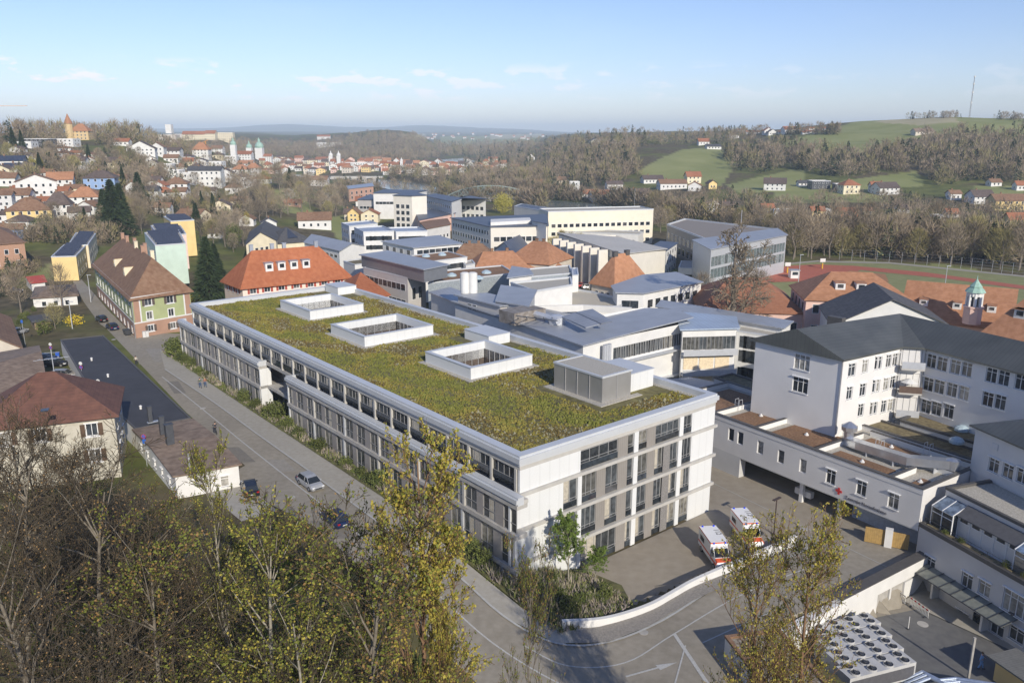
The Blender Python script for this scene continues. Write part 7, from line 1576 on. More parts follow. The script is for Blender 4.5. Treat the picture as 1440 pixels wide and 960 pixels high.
def place_trees():
    RV = RIVER
    g = random.Random(5); cnt = {}
    def put(pts, mix, s0, s1, where):
        for p in pts:
            k = g.choices([a for a, b in mix], [b for a, b in mix])[0]
            lab = {'bare_tree': 'leafless brown tree', 'budding_tree': 'olive brown tree just budding', 'fir_tree': 'dark green fir', 'ivy_tree': 'round dark green evergreen tree', 'green_bush': 'dull green bush', 'blossom_tree': 'tree in pale blossom', 'forsythia_bush': 'bright yellow forsythia bush', 'yellow_conifer': 'golden green conifer'}[k]
            tree(k, p, g.uniform(s0, s1), '%s %s' % (lab, where), '%ss %s' % (lab, where), cat='bush' if 'bush' in k else 'tree', sz=g.uniform(.85, 1.15))
    mix = [('bare_tree', .62), ('budding_tree', .2), ('fir_tree', .08), ('green_bush', .06), ('ivy_tree', .04)]
    put(scatter([(0, 372), (60, 345), (150, 325), (205, 320), (210, 300), (140, 285), (0, 330)], 26, 4.5, 1), mix, .5, .85, 'on the lower left slope')
    put(scatter([(150, 320), (200, 330), (205, 300), (270, 300), (330, 320), (350, 345), (320, 380), (280, 370), (265, 340), (330, 290), (300, 265), (150, 255)], 42, 5, 2), mix, .5, .95, 'between the houses of the left slope')
    put(scatter([(0, 262), (70, 250), (170, 245), (230, 235), (190, 225), (110, 222), (0, 220)], 40, 6, 3), mix, .55, .95, 'below the tower villa on the left slope')
    put(scatter([(325, 285), (350, 260), (400, 255), (440, 265), (470, 290), (490, 300), (460, 315), (430, 300), (400, 308), (350, 320)], 46, 5, 4, river=10), [('bare_tree', .8), ('budding_tree', .15), ('blossom_tree', .03), ('fir_tree', .02)], .75, 1.2, 'on the wooded spur left of centre')
    put(scatter([(1105, 352), (1200, 350), (1440, 372), (1440, 382), (1300, 370), (1200, 362), (1110, 366)], 46, 5, 5), [('bare_tree', .65), ('budding_tree', .35)], .95, 1.35, 'in the belt behind the running track')
    put(scatter([(700, 278), (760, 284), (930, 300), (1000, 306), (1100, 318), (1100, 345), (960, 308), (920, 335), (905, 300), (760, 293)], 34, 6, 6, river=30), [('bare_tree', .8), ('budding_tree', .2)], .8, 1.1, 'along the near river bank')
    put(scatter([(756, 362), (790, 352), (860, 382), (840, 388), (800, 390), (770, 375)], 20, 3.5, 7, 1), [('bare_tree', .3), ('budding_tree', .7)], .55, .75, 'in the thicket before the ribbed hall')
    put(scatter([(0, 470), (60, 430), (120, 445), (100, 470), (70, 470), (0, 480)], 12, 3, 8, 1), [('bare_tree', .4), ('green_bush', .6)], .4, .6, 'in the garden by the cottage')
    # single trees one can point to
    S_ = [('fir_tree', 163, 334, 1.5, 'broad dark fir, tallest on the left slope'), ('fir_tree', 150, 322, 1.1, 'slimmer fir leaning on the tallest one'), ('fir_tree', 174, 330, 1.2, 'fir right of the tallest one'), ('fir_tree', 197, 290, 1.1, 'narrow fir before the white gable'), ('fir_tree', 296, 424, 1.05, 'dark spruce between the green house and the new block'), ('fir_tree', 305, 398, .7, 'smaller spruce right behind the dark spruce'), ('fir_tree', 20, 212, .9, 'fir group tree on the left crest'), ('fir_tree', 32, 212, .8, 'second fir on the left crest'), ('fir_tree', 278, 330, .7, 'fir behind the cream bungalow'),
          ('yellow_conifer', 46, 240, .9, 'golden conifer on the left slope'), ('yellow_conifer', 57, 242, 1.0, 'larger golden conifer next to another'), ('yellow_conifer', 348, 318, .75, 'pointed golden tree by the spur'), ('blossom_tree', 118, 250, 1.0, 'tree in white blossom below the villa'), ('blossom_tree', 198, 312, .6, 'small blossom tree on the left slope'), ('blossom_tree', 305, 285, .7, 'blossom tree above the cream houses'),
          ('willow_tree', 707, 300, .62, 'bright yellow green weeping willow by the university'), ('ivy_tree', 320, 312, .7, 'round evergreen beside the cream house'), ('forsythia_bush', 380, 288, 1.6, 'yellow forsythia on the green spur'), ('forsythia_bush', 276, 424, 1.0, 'yellow forsythia beside the spruce'), ('forsythia_bush', 250, 285, 1.3, 'yellow bushes below the hipped house'),
          ('budding_tree', 78, 462, .45, 'olive green shrub by the garden shed'), ('forsythia_bush', 105, 458, 1.1, 'yellow green shrub on the street corner'), ('bare_tree', 30, 440, .75, 'gnarled bare tree left of the cottage'), ('bare_tree', 87, 432, .75, 'slim bare tree before the cottage'), ('green_bush', 62, 470, 1.0, 'dark bush above the parked cars'),
          ('bare_tree', 1252, 166, .9, 'lone bare tree on the hill shoulder'), ('ivy_tree', 1388, 164, 1.3, 'evergreen beside the mast'), ('bare_tree', 986, 445, .75, 'small bare tree before the rust red roof'), ('bare_tree', 1063, 440, .9, 'bare tree with reddish crown before the pink school')]
    for k, x, y, s, lab in S_: tree(k, G(x, y), s*(1.45 if k == 'fir_tree' and y > 250 else 1), lab, cat='bush' if 'bush' in k else 'tree', sz=.72 if k == 'fir_tree' and y > 250 else 1)
    # woods: masses nobody could count
    g2 = np.random.default_rng(9); tmpl = []
    for s in range(6):
        h = 13; V, F = bare_crown(g2, 70, h, 4.3, 1.0, h*.30, .42); tmpl.append((V, F, 0))
    V, F = bare_crown(g2, 60, 13, 4.2, 1.0, 4, .45); tmpl.append((V, F, 1))
    n = 60; t = g2.random(n); a = g2.uniform(0, 2*pi, n); rad = (1-t)*3+.2; C = np.stack([np.cos(a)*rad*.5, np.sin(a)*rad*.5, 1+14*t], 1); D = unit(np.stack([np.cos(a), np.sin(a), -.3+0*a], 1)); V, F = slivers(C, D, rad+.6, np.full(n, 1.2), g2); tmpl.append((V, F, 2))
    def wood(name, label, polys, seed, mixw):
        Vs = []; Fs = []; Ms = []; k = 0; gg = np.random.default_rng(seed)
        for poly, n, sc in polys:
            for p in scatter(poly, n, 0, seed, 4, 27):
                i = gg.choice(8, p=mixw); V, F, m = tmpl[i]; a = gg.uniform(0, 6.28); s = sc*gg.uniform(.55, 1.3); c, q = cos(a)*s, sin(a)*s
                W = np.stack([V[:, 0]*c-V[:, 1]*q+p.x, V[:, 0]*q+V[:, 1]*c+p.y, V[:, 2]*s+p.z-1], 1); Vs.append(W); Fs.append(F+k); Ms += [m]*len(F); k += len(V)
        me = np_mesh(name, np.concatenate(Vs), np.concatenate(Fs), [mat('far_bare_wood', (.21, .165, .115), .95, (.33, .265, .19), sc=.03, spec=.05, detail=6), mat('far_olive_wood', (.22, .19, .09), .95, (.29, .26, .13), sc=.1, spec=.05), mat('far_fir_wood', (.03, .042, .022), .95, (.055, .07, .035), sc=.1, spec=.05)], Ms)
        tag(link(name, me), label, 'wood', kind='stuff')
    m1 = [.12]*6+[.20, .08]; m2 = [.10]*6+[.22, .18]; m0 = [.155]*6+[.06, .01]
    wood('wooded_hill', 'bare grey brown wood covering the hill behind the old town', [([(400, 222), (420, 207), (470, 200), (500, 193), (545, 188), (585, 193), (600, 200), (618, 224), (560, 231), (440, 226)], 1000, 1.0), ([(326, 204), (400, 203), (440, 204), (440, 224), (380, 226), (335, 223)], 330, 1.0)], 21, m0)
    wood('crest_wood', 'bare wood along the left skyline', [([(0, 192), (60, 190), (90, 191), (90, 202), (0, 200)], 100, .95), ([(90, 187), (135, 188), (135, 191), (90, 191)], 40, .8), ([(135, 192), (210, 196), (226, 203), (160, 206), (135, 203)], 110, .95), ([(226, 205), (330, 205), (330, 222), (250, 222), (200, 212)], 130, .8)], 22, m1)
    wood('ridge_wood', 'bare wood on the ridge right of the valley', [([(650, 236), (700, 222), (760, 203), (800, 194), (860, 189), (905, 192), (915, 205), (890, 222), (900, 246), (860, 262), (740, 264), (665, 258)], 900, .95), ([(905, 192), (990, 189), (1060, 190), (1060, 200), (1010, 203), (915, 205)], 150, .8)], 23, m2)
    wood('slope_wood', 'mixed wood on the slope below the right hilltop', [([(1015, 218), (1080, 205), (1130, 214), (1200, 222), (1260, 212), (1290, 200), (1350, 192), (1440, 196), (1440, 262), (1380, 255), (1320, 262), (1290, 240), (1180, 252), (1120, 238), (1060, 245), (1030, 240)], 800, 1.0)], 24, m2)
    wood('river_wood', 'grey brown thicket along the far river bank', [([(735, 268), (830, 290), (960, 305), (1100, 315), (1300, 320), (1440, 330), (1440, 300), (1300, 290), (1270, 280), (1100, 283), (1020, 275), (880, 288), (740, 262)], 380, .6), ([(1100, 332), (1180, 337), (1260, 342), (1440, 352), (1440, 374), (1200, 362), (1110, 354)], 420, .9), ([(900, 300), (1100, 316), (1100, 330), (930, 312)], 120, .8)], 25, m1)
    wood('near_bank_wood', 'leafless thicket between the old town river and the university', [([(470, 262), (560, 262), (640, 272), (700, 262), (760, 262), (760, 272), (630, 279), (540, 268), (480, 276)], 160, .7), ([(560, 243), (640, 246), (760, 250), (760, 262), (650, 262), (540, 252)], 300, .8), ([(620, 266), (760, 274), (940, 294), (940, 306), (760, 292), (620, 279)], 420, .8)], 26, m1)
    wood('left_slope_wood', 'bare scrub between the gardens of the left slope', [([(0, 230), (90, 215), (190, 222), (240, 262), (210, 272), (150, 258), (60, 262), (0, 262)], 260, .6), ([(150, 290), (330, 330), (350, 290), (270, 265), (180, 265)], 260, .5), ([(0, 340), (150, 320), (200, 330), (150, 345), (60, 355), (0, 380)], 160, .5), ([(0, 400), (60, 350), (130, 350), (60, 395), (0, 420)], 90, .4), ([(190, 262), (330, 262), (400, 240), (330, 225), (220, 235)], 260, .6)], 27, m2)
    wood('hilltop_hedge', 'bare hedge along the hilltop skyline', [([(1264, 165), (1356, 163), (1356, 166), (1264, 168)], 120, .55), ([(1390, 165), (1440, 168), (1440, 172), (1400, 168)], 40, .6)], 28, m1)
    wood('valley_wood', 'dark blue green forest in the far valley', [([(610, 205), (690, 200), (760, 203), (740, 215), (680, 222), (620, 220)], 420, 1.3)], 29, m2)
    wood('far_ridge_wood', 'thin line of trees on the right skyline', [([(990, 187.5), (1180, 186), (1180, 190), (1000, 190)], 160, .8)], 30, m2)
place_trees()
# ---------------------------------------------------------------- planting strip, foreground trees
def grow(seed, h, r0, counts, spread=.5, up=.35, seg=4, lens=(.42, .5, .5, .55), z_lo=.25, wob=.09, tipn=1, leafd=0, leafs_=.08, droop=0.0, minr=.006):
    """a branching tree: trunk, limbs, branches, twigs; every level an array of bent tapering branches. Returns thick mesh, twig mesh, leaf centres"""
    g = np.random.default_rng(seed); thick = []; thin = []; tips = None
    P0 = np.zeros((1, 3)); P0[0, 2] = -1.0; D = np.array([[g.normal()*.04, g.normal()*.04, 1.0]]); L = np.array([h+1.0]); R = np.array([r0]); lev = 0
    while True:
        n = len(P0); pts = [P0]; d = unit(D); ns = seg+ (4 if lev == 0 else 0)
        for k in range(ns):
            d = unit(d+g.normal(size=(n, 3))*wob*(1 if lev else .35)+np.array([0, 0, up*.10 if lev else .05])-np.array([0, 0, droop*.1*lev])); pts.append(pts[-1]+d*(L/ns)[:, None])
        pts = np.stack(pts, 1); rad = R[:, None]*(1-np.linspace(0, .88, ns+1))[None, :]
        (thick if lev < 2 else thin).append((pts, np.maximum(rad, minr)))
        if lev >= len(counts): tips = pts; break
        c = counts[lev]; f = g.uniform(z_lo if lev == 0 else .15, .98, (n, c)); fi = f*ns; i = np.minimum(fi.astype(int), ns-1); fr = (fi-i)[..., None]
        idx = np.arange(n)[:, None]; q = pts[idx, i]*(1-fr)+pts[idx, i+1]*fr; dd = unit(pts[idx, i+1]-pts[idx, i]); rr = rad[idx, i]*.55
        az_ = g.uniform(0, 2*pi, (n, c)); ref = unit(np.cross(dd, np.where(np.abs(dd[..., 2:3]) > .9, np.array([1., 0, 0]), np.array([0, 0, 1.])))); ref2 = np.cross(dd, ref)
        side = ref*np.cos(az_)[..., None]+ref2*np.sin(az_)[..., None]; ang = g.uniform(.55, 1.05, (n, c))[..., None]*(spread/.5)
        nd = dd*np.cos(ang)+side*np.sin(ang)+np.array([0, 0, up*.5]); ll = L[:, None]*lens[lev]*(1.15-f*(.75 if lev == 0 else .5))*g.uniform(.7, 1.2, (n, c))
        P0 = q.reshape(-1, 3); D = unit(nd.reshape(-1, 3)); L = ll.ravel(); R = np.minimum(rr, .5*rr+.02).ravel(); lev += 1
    def tubes(sets, k):
        V = []; F = []; off = 0
        for pts, rad in sets:
            n, m, _ = pts.shape; d = np.gradient(pts, axis=1); d = unit(d); ref = unit(np.cross(d, np.array([.3, .5, .81]))); r2 = np.cross(d, ref); ring_ = []
            for j in range(k): a = 2*pi*j/k; ring_.append(pts+(ref*cos(a)+r2*sin(a))*rad[..., None])
            v = np.stack(ring_, 2); V.append(v.reshape(-1, 3)); base = off+np.arange(n*m*k).reshape(n, m, k); a = base[:, :-1]; b = base[:, 1:]
            for j in range(k): F.append(np.stack([a[..., j], a[..., (j+1) % k], b[..., (j+1) % k], b[..., j]], -1).reshape(-1, 4))
            off += n*m*k
        return np.concatenate(V), np.concatenate(F)
    out = [tubes(thick, 6), tubes(thin, 3) if thin else None]
    lf = None
    if leafd:
        n, m, _ = tips.shape; t = g.uniform(.15, 1.0, (n, leafd))*(m-1); i = np.minimum(t.astype(int), m-2); fr = (t-i)[..., None]; idx = np.arange(n)[:, None]
        c = (tips[idx, i]*(1-fr)+tips[idx, i+1]*fr).reshape(-1, 3)+g.normal(size=(n*leafd, 3))*.05; lf = leafs(c, g.uniform(.6, 1.25, len(c))*leafs_, g)
    return out, lf
def big_tree(kind, seed, h, r0, counts, barkm, twm, leafm=None, **kw):
    (th, tw), lf = grow(seed, h, r0, counts, **kw); o = bpy.data.objects.new(kind, None); COL.objects.link(o); WM[o.name] = Matrix.Identity(4)
    kids = [link('trunk', np_mesh('trunk', *th, barkm), o), link('branches', np_mesh('branches', *tw, twm), o)]
    if lf is not None:
        mi = (np.random.default_rng(1).random(len(lf[1])) < .3).astype(int); mats = leafm if isinstance(leafm, (list, tuple)) else [leafm, leafm]; kids.append(link('leaves', np_mesh('leaves', *lf, mats, mi), o))
    KIDS[o.name] = kids; PROTO.setdefault(kind, []).append([o, False])
fg_bark = mat('slope_bark', (.12, .10, .075), .95, (.21, .185, .145), sc=5); fg_twig = mat('slope_twigs', (.065, .052, .036), .95, (.13, .105, .072), sc=1.5, spec=.1); pale_bark = mat('pale_bark', (.24, .22, .17), .9, (.34, .31, .25), sc=4); rust_bark = mat('rust_bark', (.17, .095, .05), .9, (.24, .15, .085), sc=4)  # fg_twig darkened so its colour carries the shade lying on the wooded slope
ly1 = mat('young_leaf_yellow', (.42, .35, .05), .7, (.54, .46, .10), sc=1.2, spec=.3, transl=.35); ly2 = mat('young_leaf_green', (.17, .20, .035), .7, (.28, .30, .06), sc=1.2, spec=.3, transl=.35); lg1 = mat('bud_green', (.20, .22, .05), .8, (.30, .31, .09), sc=1, transl=.3); lr = mat('bud_rust', (.24, .14, .05), .8, (.33, .21, .07), sc=1, transl=.2)
lgreen = mat('fresh_leaf_green', (.13, .21, .03), .7, (.24, .33, .06), sc=1, transl=.35)
dryl = mat('dry_leaf', (.24, .14, .05), .85, (.33, .21, .09), sc=2)
def foreground():
    big_tree('bare_slope_tree', 1, 17, .26, [26, 11, 8], fg_bark, fg_twig, [dryl, dryl], leafd=1, leafs_=.035, spread=.52, z_lo=.12, seg=5, minr=.011)
    big_tree('bare_slope_tree', 2, 15, .22, [24, 10, 8], fg_bark, fg_twig, [dryl, dryl], leafd=1, leafs_=.03, spread=.6, z_lo=.1, seg=5, minr=.011)
    big_tree('young_maple', 3, 22, .24, [40, 10, 6], rust_bark, rust_bark, [ly1, ly2], leafd=6, leafs_=.075, spread=.46, z_lo=.25, lens=(.29, .42, .5), up=.5, minr=.010)
    big_tree('budding_slope_tree', 4, 18, .2, [32, 10, 7], pale_bark, fg_twig, [ly2, ly1], leafd=4, leafs_=.052, spread=.42, z_lo=.15, lens=(.30, .45, .5), up=.6, minr=.010)
    big_tree('budding_slope_tree', 5, 16, .2, [30, 10, 7], fg_bark, fg_twig, [ly2, lr], leafd=4, leafs_=.055, spread=.5, z_lo=.12, lens=(.36, .45, .5), up=.5, minr=.010)
    big_tree('leafing_tree', 6, 18, .24, [40, 10, 6], rust_bark, rust_bark, [ly1, ly2], leafd=5, leafs_=.06, spread=.52, z_lo=.2, lens=(.33, .45, .5), up=.55, minr=.010)
    big_tree('green_tree', 7, 8, .12, [26, 8, 5], pale_bark, pale_bark, [lgreen, lgreen], leafd=9, leafs_=.085, spread=.5, z_lo=.35, lens=(.36, .45, .5), up=.4, minr=.01)
    big_tree('old_bare_tree', 8, 17, .7, [16, 9, 8], bark, mat('old_twigs', (.20, .16, .11), .95, (.27, .22, .15), sc=1), None, spread=.62, z_lo=.3, lens=(.42, .5, .5), up=.2, seg=5, wob=.16, minr=.042)
    hs = {'bare_slope_tree': (17, 15), 'young_maple': (22,), 'budding_slope_tree': (18, 16), 'leafing_tree': (18,), 'green_tree': (8,), 'old_bare_tree': (17,)}
    def fg(kind, var, px, ptop, Y, label, rz=0.0, wide=1.0, group=None, lean=(0, 0)):
        p = PD(px, ptop, Y); z = Tz(p.x, Y); hh = p.z-z; s = hh/hs[kind][var]/1.0; o = tree(kind, (p.x, Y, z), 1, label, group, var, rz); o.scale = (s*wide, s*wide, s); o.rotation_euler = (lean[0], lean[1], rz); return o
    fg('young_maple', 0, 552, 630, 33, 'slender yellow green tree with rust brown trunk in front of the long facade', .4, .84)
    fg('young_maple', 0, 600, 800, 31, 'thin leafy sapling right of the tallest yellow green tree', 2.0, .35)
    fg('leafing_tree', 0, 1092, 792, 40, 'broad yellow green tree over the garage block, left of two', .5, .72)
    fg('leafing_tree', 0, 1150, 738, 41, 'taller yellow green tree before the chillers, right of two', 2.5, .72)
    fg('budding_slope_tree', 1, 738, 800, 34, 'small dark stemmed tree at the bottom beside the street bend', 1.2, .38)
    fg('budding_slope_tree', 0, 292, 672, 38, 'pale stemmed budding tree in front of the workshop', .3, .8)
    fg('budding_slope_tree', 1, 415, 728, 36, 'tree with reddish buds left of the yellow green one', 1.3, 1.0)
    fg('budding_slope_tree', 1, 470, 800, 29, 'low budding tree at the foot of the yellow green one', 2.3, 1.2)
    fg('budding_slope_tree', 0, 360, 770, 30, 'budding tree low in the slope thicket', 4.1, 1.2)
    bl = ['bare tree at the left edge before the hipped house', 'bare tree with long pale limbs, lower left', 'bare tree whose crown covers the hipped house wall', 'olive budding tree left of the pale stemmed one', 'low bare tree in the bottom left corner', 'bare tree in the middle of the left thicket', 'olive budding tree behind the pale stemmed one', 'budding tree at the bottom edge, left of centre', 'low budding tree in the left thicket', 'tallest bare tree of the left thicket', 'budding tree at the foot of the slope', 'bare tree cut by the left edge of the picture']
    sp = [(8, 600, 46, 0), (70, 690, 33, 1), (120, 648, 50, 0), (215, 722, 44, 1), (20, 760, 28, 0), (160, 770, 36, 0), (250, 730, 52, 1), (430, 860, 28, 0), (200, 800, 30, 1), (60, 610, 50, 1), (330, 800, 42, 0), (-30, 660, 38, 1)]
    for i, (x, t, Y, v) in enumerate(sp): fg('bare_slope_tree' if x < 200 else 'budding_slope_tree', v, x, t, Y, bl[i], i*1.3, .95+.1*(i % 3))
    tree('green_tree', tuple(S(4.2, -2.8, Tz(*S(4.2, -2.8)[:2]))), .95, 'small fresh green tree beside the white front wall', None, 0, .5)
    tree('green_tree', tuple(S(7.2, -3.6, .6)), .55, 'low light green shrub at the forecourt corner', None, 0, 2.2).scale = (.75, .75, .5)
    p = PD(1026, 480, 168); tree('old_bare_tree', (p.x, 168, .5), 1.5, 'gnarled old leafless tree in front of the rust red school roof', None, 0, 1.0)
foreground()
def planting():
    g = np.random.default_rng(31); N = 15000; V = g.uniform(-9.8, 106, N); U = g.uniform(-3.1, 8.6, N)
    ok = ((V > 0) & (U < -1.4)) | ((V > 51.8) & (V < 61.2) & (U < 2.2)) | ((V <= 0) & (U < 9.2+.6*V*0-(0)) & (U > -2.7+.0*V) & (U < 9+(V+2)*.22) & (V > -9.8+.12*np.abs(U-4)))
    U = U[ok]; V = V[ok]; X = SO.x+U*SU[0]+V*SV[0]; Y = SO.y+U*SU[1]+V*SV[1]; Z = T(X, Y)+.15; keep = (V > 0)[:]
    dens = np.sin(V*.55+np.sin(U*2))*.5+.5
    vs = []; fs = []; ms = []; k = 0
    for x, y, z, d, u, v in zip(X, Y, Z, dens, U, V):
        bank = v <= 0; hh = (.25+.95*d*g.uniform(.5, 1)) if not bank else (.2+.5*g.random()+(.35 if u < 5 else 0)); 
        if not bank and u < -2.75: hh = .12
        nb = 4; kind = 0 if (hh < .3) else g.choice(4, p=[.22, .34, .26, .18])
        P0 = np.array([[x, y, z]]*nb)+g.normal(size=(nb, 3))*np.array([.12, .12, 0]); D = unit(np.array([[0, 0, 1.]]*nb)+g.normal(size=(nb, 3))*.38); v_, f_ = slivers(P0, D, hh*g.uniform(.7, 1.2, nb), np.full(nb, .16), g); vs.append(v_); fs.append(f_+k); k += len(v_); ms += [kind]*nb
    me = np_mesh('ornamental_grass', np.concatenate(vs), np.concatenate(fs), [mat('grass_green', (.11, .15, .03), .9, (.20, .22, .06), sc=1), mat('grass_straw', (.30, .26, .17), .9, (.42, .37, .27), sc=1), mat('grass_mauve', (.24, .20, .18), .9, (.36, .31, .29), sc=1), mat('grass_dark', (.06, .08, .025), .9, (.10, .12, .04), sc=1)], ms)
    tag(link('ornamental_grass', me), 'straw and mauve ornamental grasses in the planting bed', 'grass', kind='stuff')
    r = random.Random(3)
    for i in range(26):
        v = r.uniform(2, 104); u = -2.1 if not 52 < v < 61 else r.uniform(-1.5, 1.2); p = S(u, v); tree('green_bush', (p.x, p.y, Tz(p.x, p.y)), r.uniform(.35, .75), 'low shrub in the strip along the long facade', 'shrubs in the strip along the long facade', cat='bush')
    for i, (u, v, s) in enumerate(((-1.5, 56, 1.1), (-2.0, 101, 1.2), (-1, 104, 1.3))):
        p = S(u, v); tree('green_bush', (p.x, p.y, Tz(p.x, p.y)), s, ('large shrub filling the recess of the long facade', 'tall shrub at the far corner of the new block', 'tallest shrub where the strip meets the side street')[i], cat='bush')
    for p, s in PL_SPOTS: tree('green_bush', tuple(p-Vector((0, 0, .1))), s*.35, 'small potted shrub along the terrace edge', 'potted shrubs along the terrace edge', cat='bush')
    for i, (u, v) in enumerate(((1, -5), (2.6, -6.4), (.2, -7.2), (4.5, -7), (6.2, -6.2), (-.6, -3), (2.2, -2.4))):
        p = S(u, v); tree('green_bush', (p.x, p.y, Tz(p.x, p.y)), .45+.1*(i % 3), 'grey green shrub on the bank above the curved wall', 'shrubs on the bank above the curved wall', cat='bush')
    gg = random.Random(8)
    for i in range(110):
        x = gg.uniform(0, 640); y = gg.uniform(720, 958)
        p = G(x, y)
        u, v = inS(p.x, p.y)
        if u > -15.5 or not clear(p, .5): continue
        tree('green_bush', tuple(p), gg.uniform(.5, 1.0), 'dark scrub bush on the wooded slope', 'scrub bushes on the wooded slope', cat='bush')
planting()
# ---------------------------------------------------------------- vehicles, people, signs, lamps
tyre = mat('tyre_rubber', (.02, .02, .02), .8); rimm = mat('rim_alloy', (.45, .46, .48), .35, metal=.7); carglass = mat('car_glass', (.02, .025, .03), .08, spec=.7); plate = mat('plate_white', (.6, .6, .58), .5); redl = mat('tail_red', (.35, .01, .01), .3); headl = mat('head_lamp', (.7, .72, .75), .15)
def paintm(name, c, rough=.28): return mat('paint_'+name, c, rough, sc=2, amt=.03, metal=.25, spec=.6)
def wheel_meshes(r, w):
    m = MB(); m.tube((0, -w/2, 0), (0, w/2, 0), r, n=18); k = MB(); k.tube((0, -w/2-.012, 0), (0, w/2+.012, 0), r*.62, n=10); return m.mesh('wheel', tyre), k.mesh('rim', rimm)
CARW = wheel_meshes(.32, .2); VANW = wheel_meshes(.38, .24)
def car_proto(paint, L=4.4, W=1.8, Hh=1.46, kind='hatch'):
    t = bpy.data.objects.new('parked_car', None); COL.objects.link(t); WM[t.name] = Matrix.Identity(4); kids = []
    def ring_(x, z0, z1, w, k=.82): y = w/2; return [(x, -y*.92, z0), (x, -y, z0+.18), (x, -y, z0+(z1-z0)*.55), (x, -y*k-.03, z1), (x, y*k+.03, z1), (x, y, z0+(z1-z0)*.55), (x, y, z0+.18), (x, y*.92, z0)]
    h = L/2; bs = [ring_(-h, .38, .72, W*.80), ring_(-h+.12, .24, .86, W*.93), ring_(-h+.8, .2, .94, W), ring_(-.2, .2, .93, W), ring_(h-1.3, .2, .92, W), ring_(h-.45, .22, .82, W*.96), ring_(h-.08, .26, .66, W*.86), ring_(h, .38, .56, W*.7)]
    b = MB().loft([r[::-1] for r in bs]).build('body', paint, t, smooth=False); kids.append(b)
    rear = -h+.25 if kind == 'hatch' else -h+.75; z1 = Hh
    def cr(x, z, w): return [(x, -w/2, z), (x, w/2, z)]
    q = [(rear, .9), (rear+.35, z1-.06), (-.1, z1), (.55, z1-.08), (1.25, .9)]; wd = [W*.9, W*.72, W*.74, W*.72, W*.9]
    m = MB(); vs = []
    for (x, z), w in zip(q, wd): vs += [(x, -w/2, z), (x, w/2, z)]
    m.add(vs, [(0, 1, 3, 2), (6, 7, 9, 8), (0, 2, 4, 6, 8), (1, 9, 7, 5, 3)]); g = m.build('windows', carglass, t); kids.append(g)
    m = MB(); vs = [(q[i][0], s*wd[i]/2*.98, q[i][1]+.012) for i in (1, 2, 3) for s in (-1, 1)]; vs2 = [(x, y, z-.05) for x, y, z in vs]; m.add(vs+vs2, [(0, 2, 3, 1)[::-1], (2, 4, 5, 3)[::-1], (0, 1, 7, 6), (4, 10, 11, 5), (0, 6, 8, 2), (2, 8, 10, 4), (1, 3, 9, 7), (3, 5, 11, 9)]); 
    for i, (a, c) in enumerate(((0, 1), (3, 4))):
        for s in (-1, 1): m.tube((q[a][0], s*wd[a]/2, q[a][1]), (q[c][0], s*wd[c]/2, q[c][1]), .04, n=4)
    for s in (-1, 1): m.tube((0, s*wd[2]/2, z1-.02), (.0, s*W*.455, .9), .04, n=4)
    kids.append(m.build('roof', paint, t))
    for x in (-L*.30, L*.31):
        for s in (-1, 1):
            w = link('wheel', CARW[0], t, (x, s*(W/2-.08), .32)); link('rim', CARW[1], w, (0, 0, 0)); kids.append(w)
    for s in (-1, 1):
        kids.append(MB().box(h-.28, h-.03, s*W*.34-.16, s*W*.34+.16, .56, .7).build('headlight', headl, t)); kids.append(MB().box(-h-.0, -h+.18, s*W*.36-.14, s*W*.36+.14, .68, .84).build('tail_light', redl, t))
        kids.append(MB().box(.75, .9, s*(W/2+.04)-.08, s*(W/2+.04)+.08, .9, 1.02).build('mirror', paint, t))
    kids.append(MB().box(-h-.03, -h+.02, -.26, .26, .5, .6).build('licence_plate', plate, t)); kids.append(MB().box(h-.12, h+.02, -.45, .45, .36, .5).build('grille', dkmetal, t))
    for k in kids:
        k.parent = t
    return t
def put_car(px, py, ang, paint, label, L=4.4, kind='hatch', group=None, name='parked_car', zoff=.07, Hh=1.46):
    o = car_proto(paint, L=L, kind=kind, Hh=Hh); p = G(px, py); o.location = (p.x, p.y, p.z+zoff); o.rotation_euler = (0, 0, ang); o.name = name
    return tag(o, label, 'car', group)
RD = SA+pi/2      # direction of the street
silver = paintm('silver', (.42, .43, .44)); black = paintm('black', (.012, .012, .016)); navy = paintm('navy', (.015, .03, .09)); blu = paintm('blue', (.03, .08, .25)); wht = paintm('white', (.75, .75, .75)); redp = paintm('red', (.4, .02, .02)); gryp = paintm('grey', (.12, .125, .13))
cars = [(437, 684, RD+pi, silver, 'silver hatchback driving down the street beside the long facade'), (352, 692, RD-.25, black, 'black car parked next to the white workshop wall'), (472, 735, RD, navy, 'dark blue car on the street behind the budding tree'),
 (143, 452, RD+.05, black, 'dark car standing first in front of the green house'), (158, 463, RD+.05, navy, 'dark car with red lights, second in front of the green house'),
 (64, 508, .1, black, 'black car nearest the hedge in the yard behind the garage'), (78, 515, .1, black, 'long dark car in the yard behind the garage'), (90, 531, .05, paintm('champagne', (.3, .28, .25)), 'grey beige car in the yard behind the garage'), (97, 540, .05, blu, 'blue car beside the hipped roof, nearest in the yard'), (26, 470, 1.4, silver, 'silver blue van parked by the brown roofed house'),
 (817, 404, .3, redp, 'small red car parked between campus and stone lodge'), (828, 406, .3, wht, 'white car parked beside the red one near the stone lodge'), (968, 361, .2, wht, 'white van parked before the glass faculty'), (985, 364, .2, gryp, 'grey car parked before the glass faculty'),
 (245, 390, .5, black, 'dark car in front of the mint green block'), (12, 395, .6, navy, 'dark blue car under bare trees at the left edge'), (20, 412, .6, black, 'black car under bare trees at the left edge'), (175, 366, .2, redp, 'red car in the yard beside the mint green block')]
for c in cars: put_car(*c[:5])
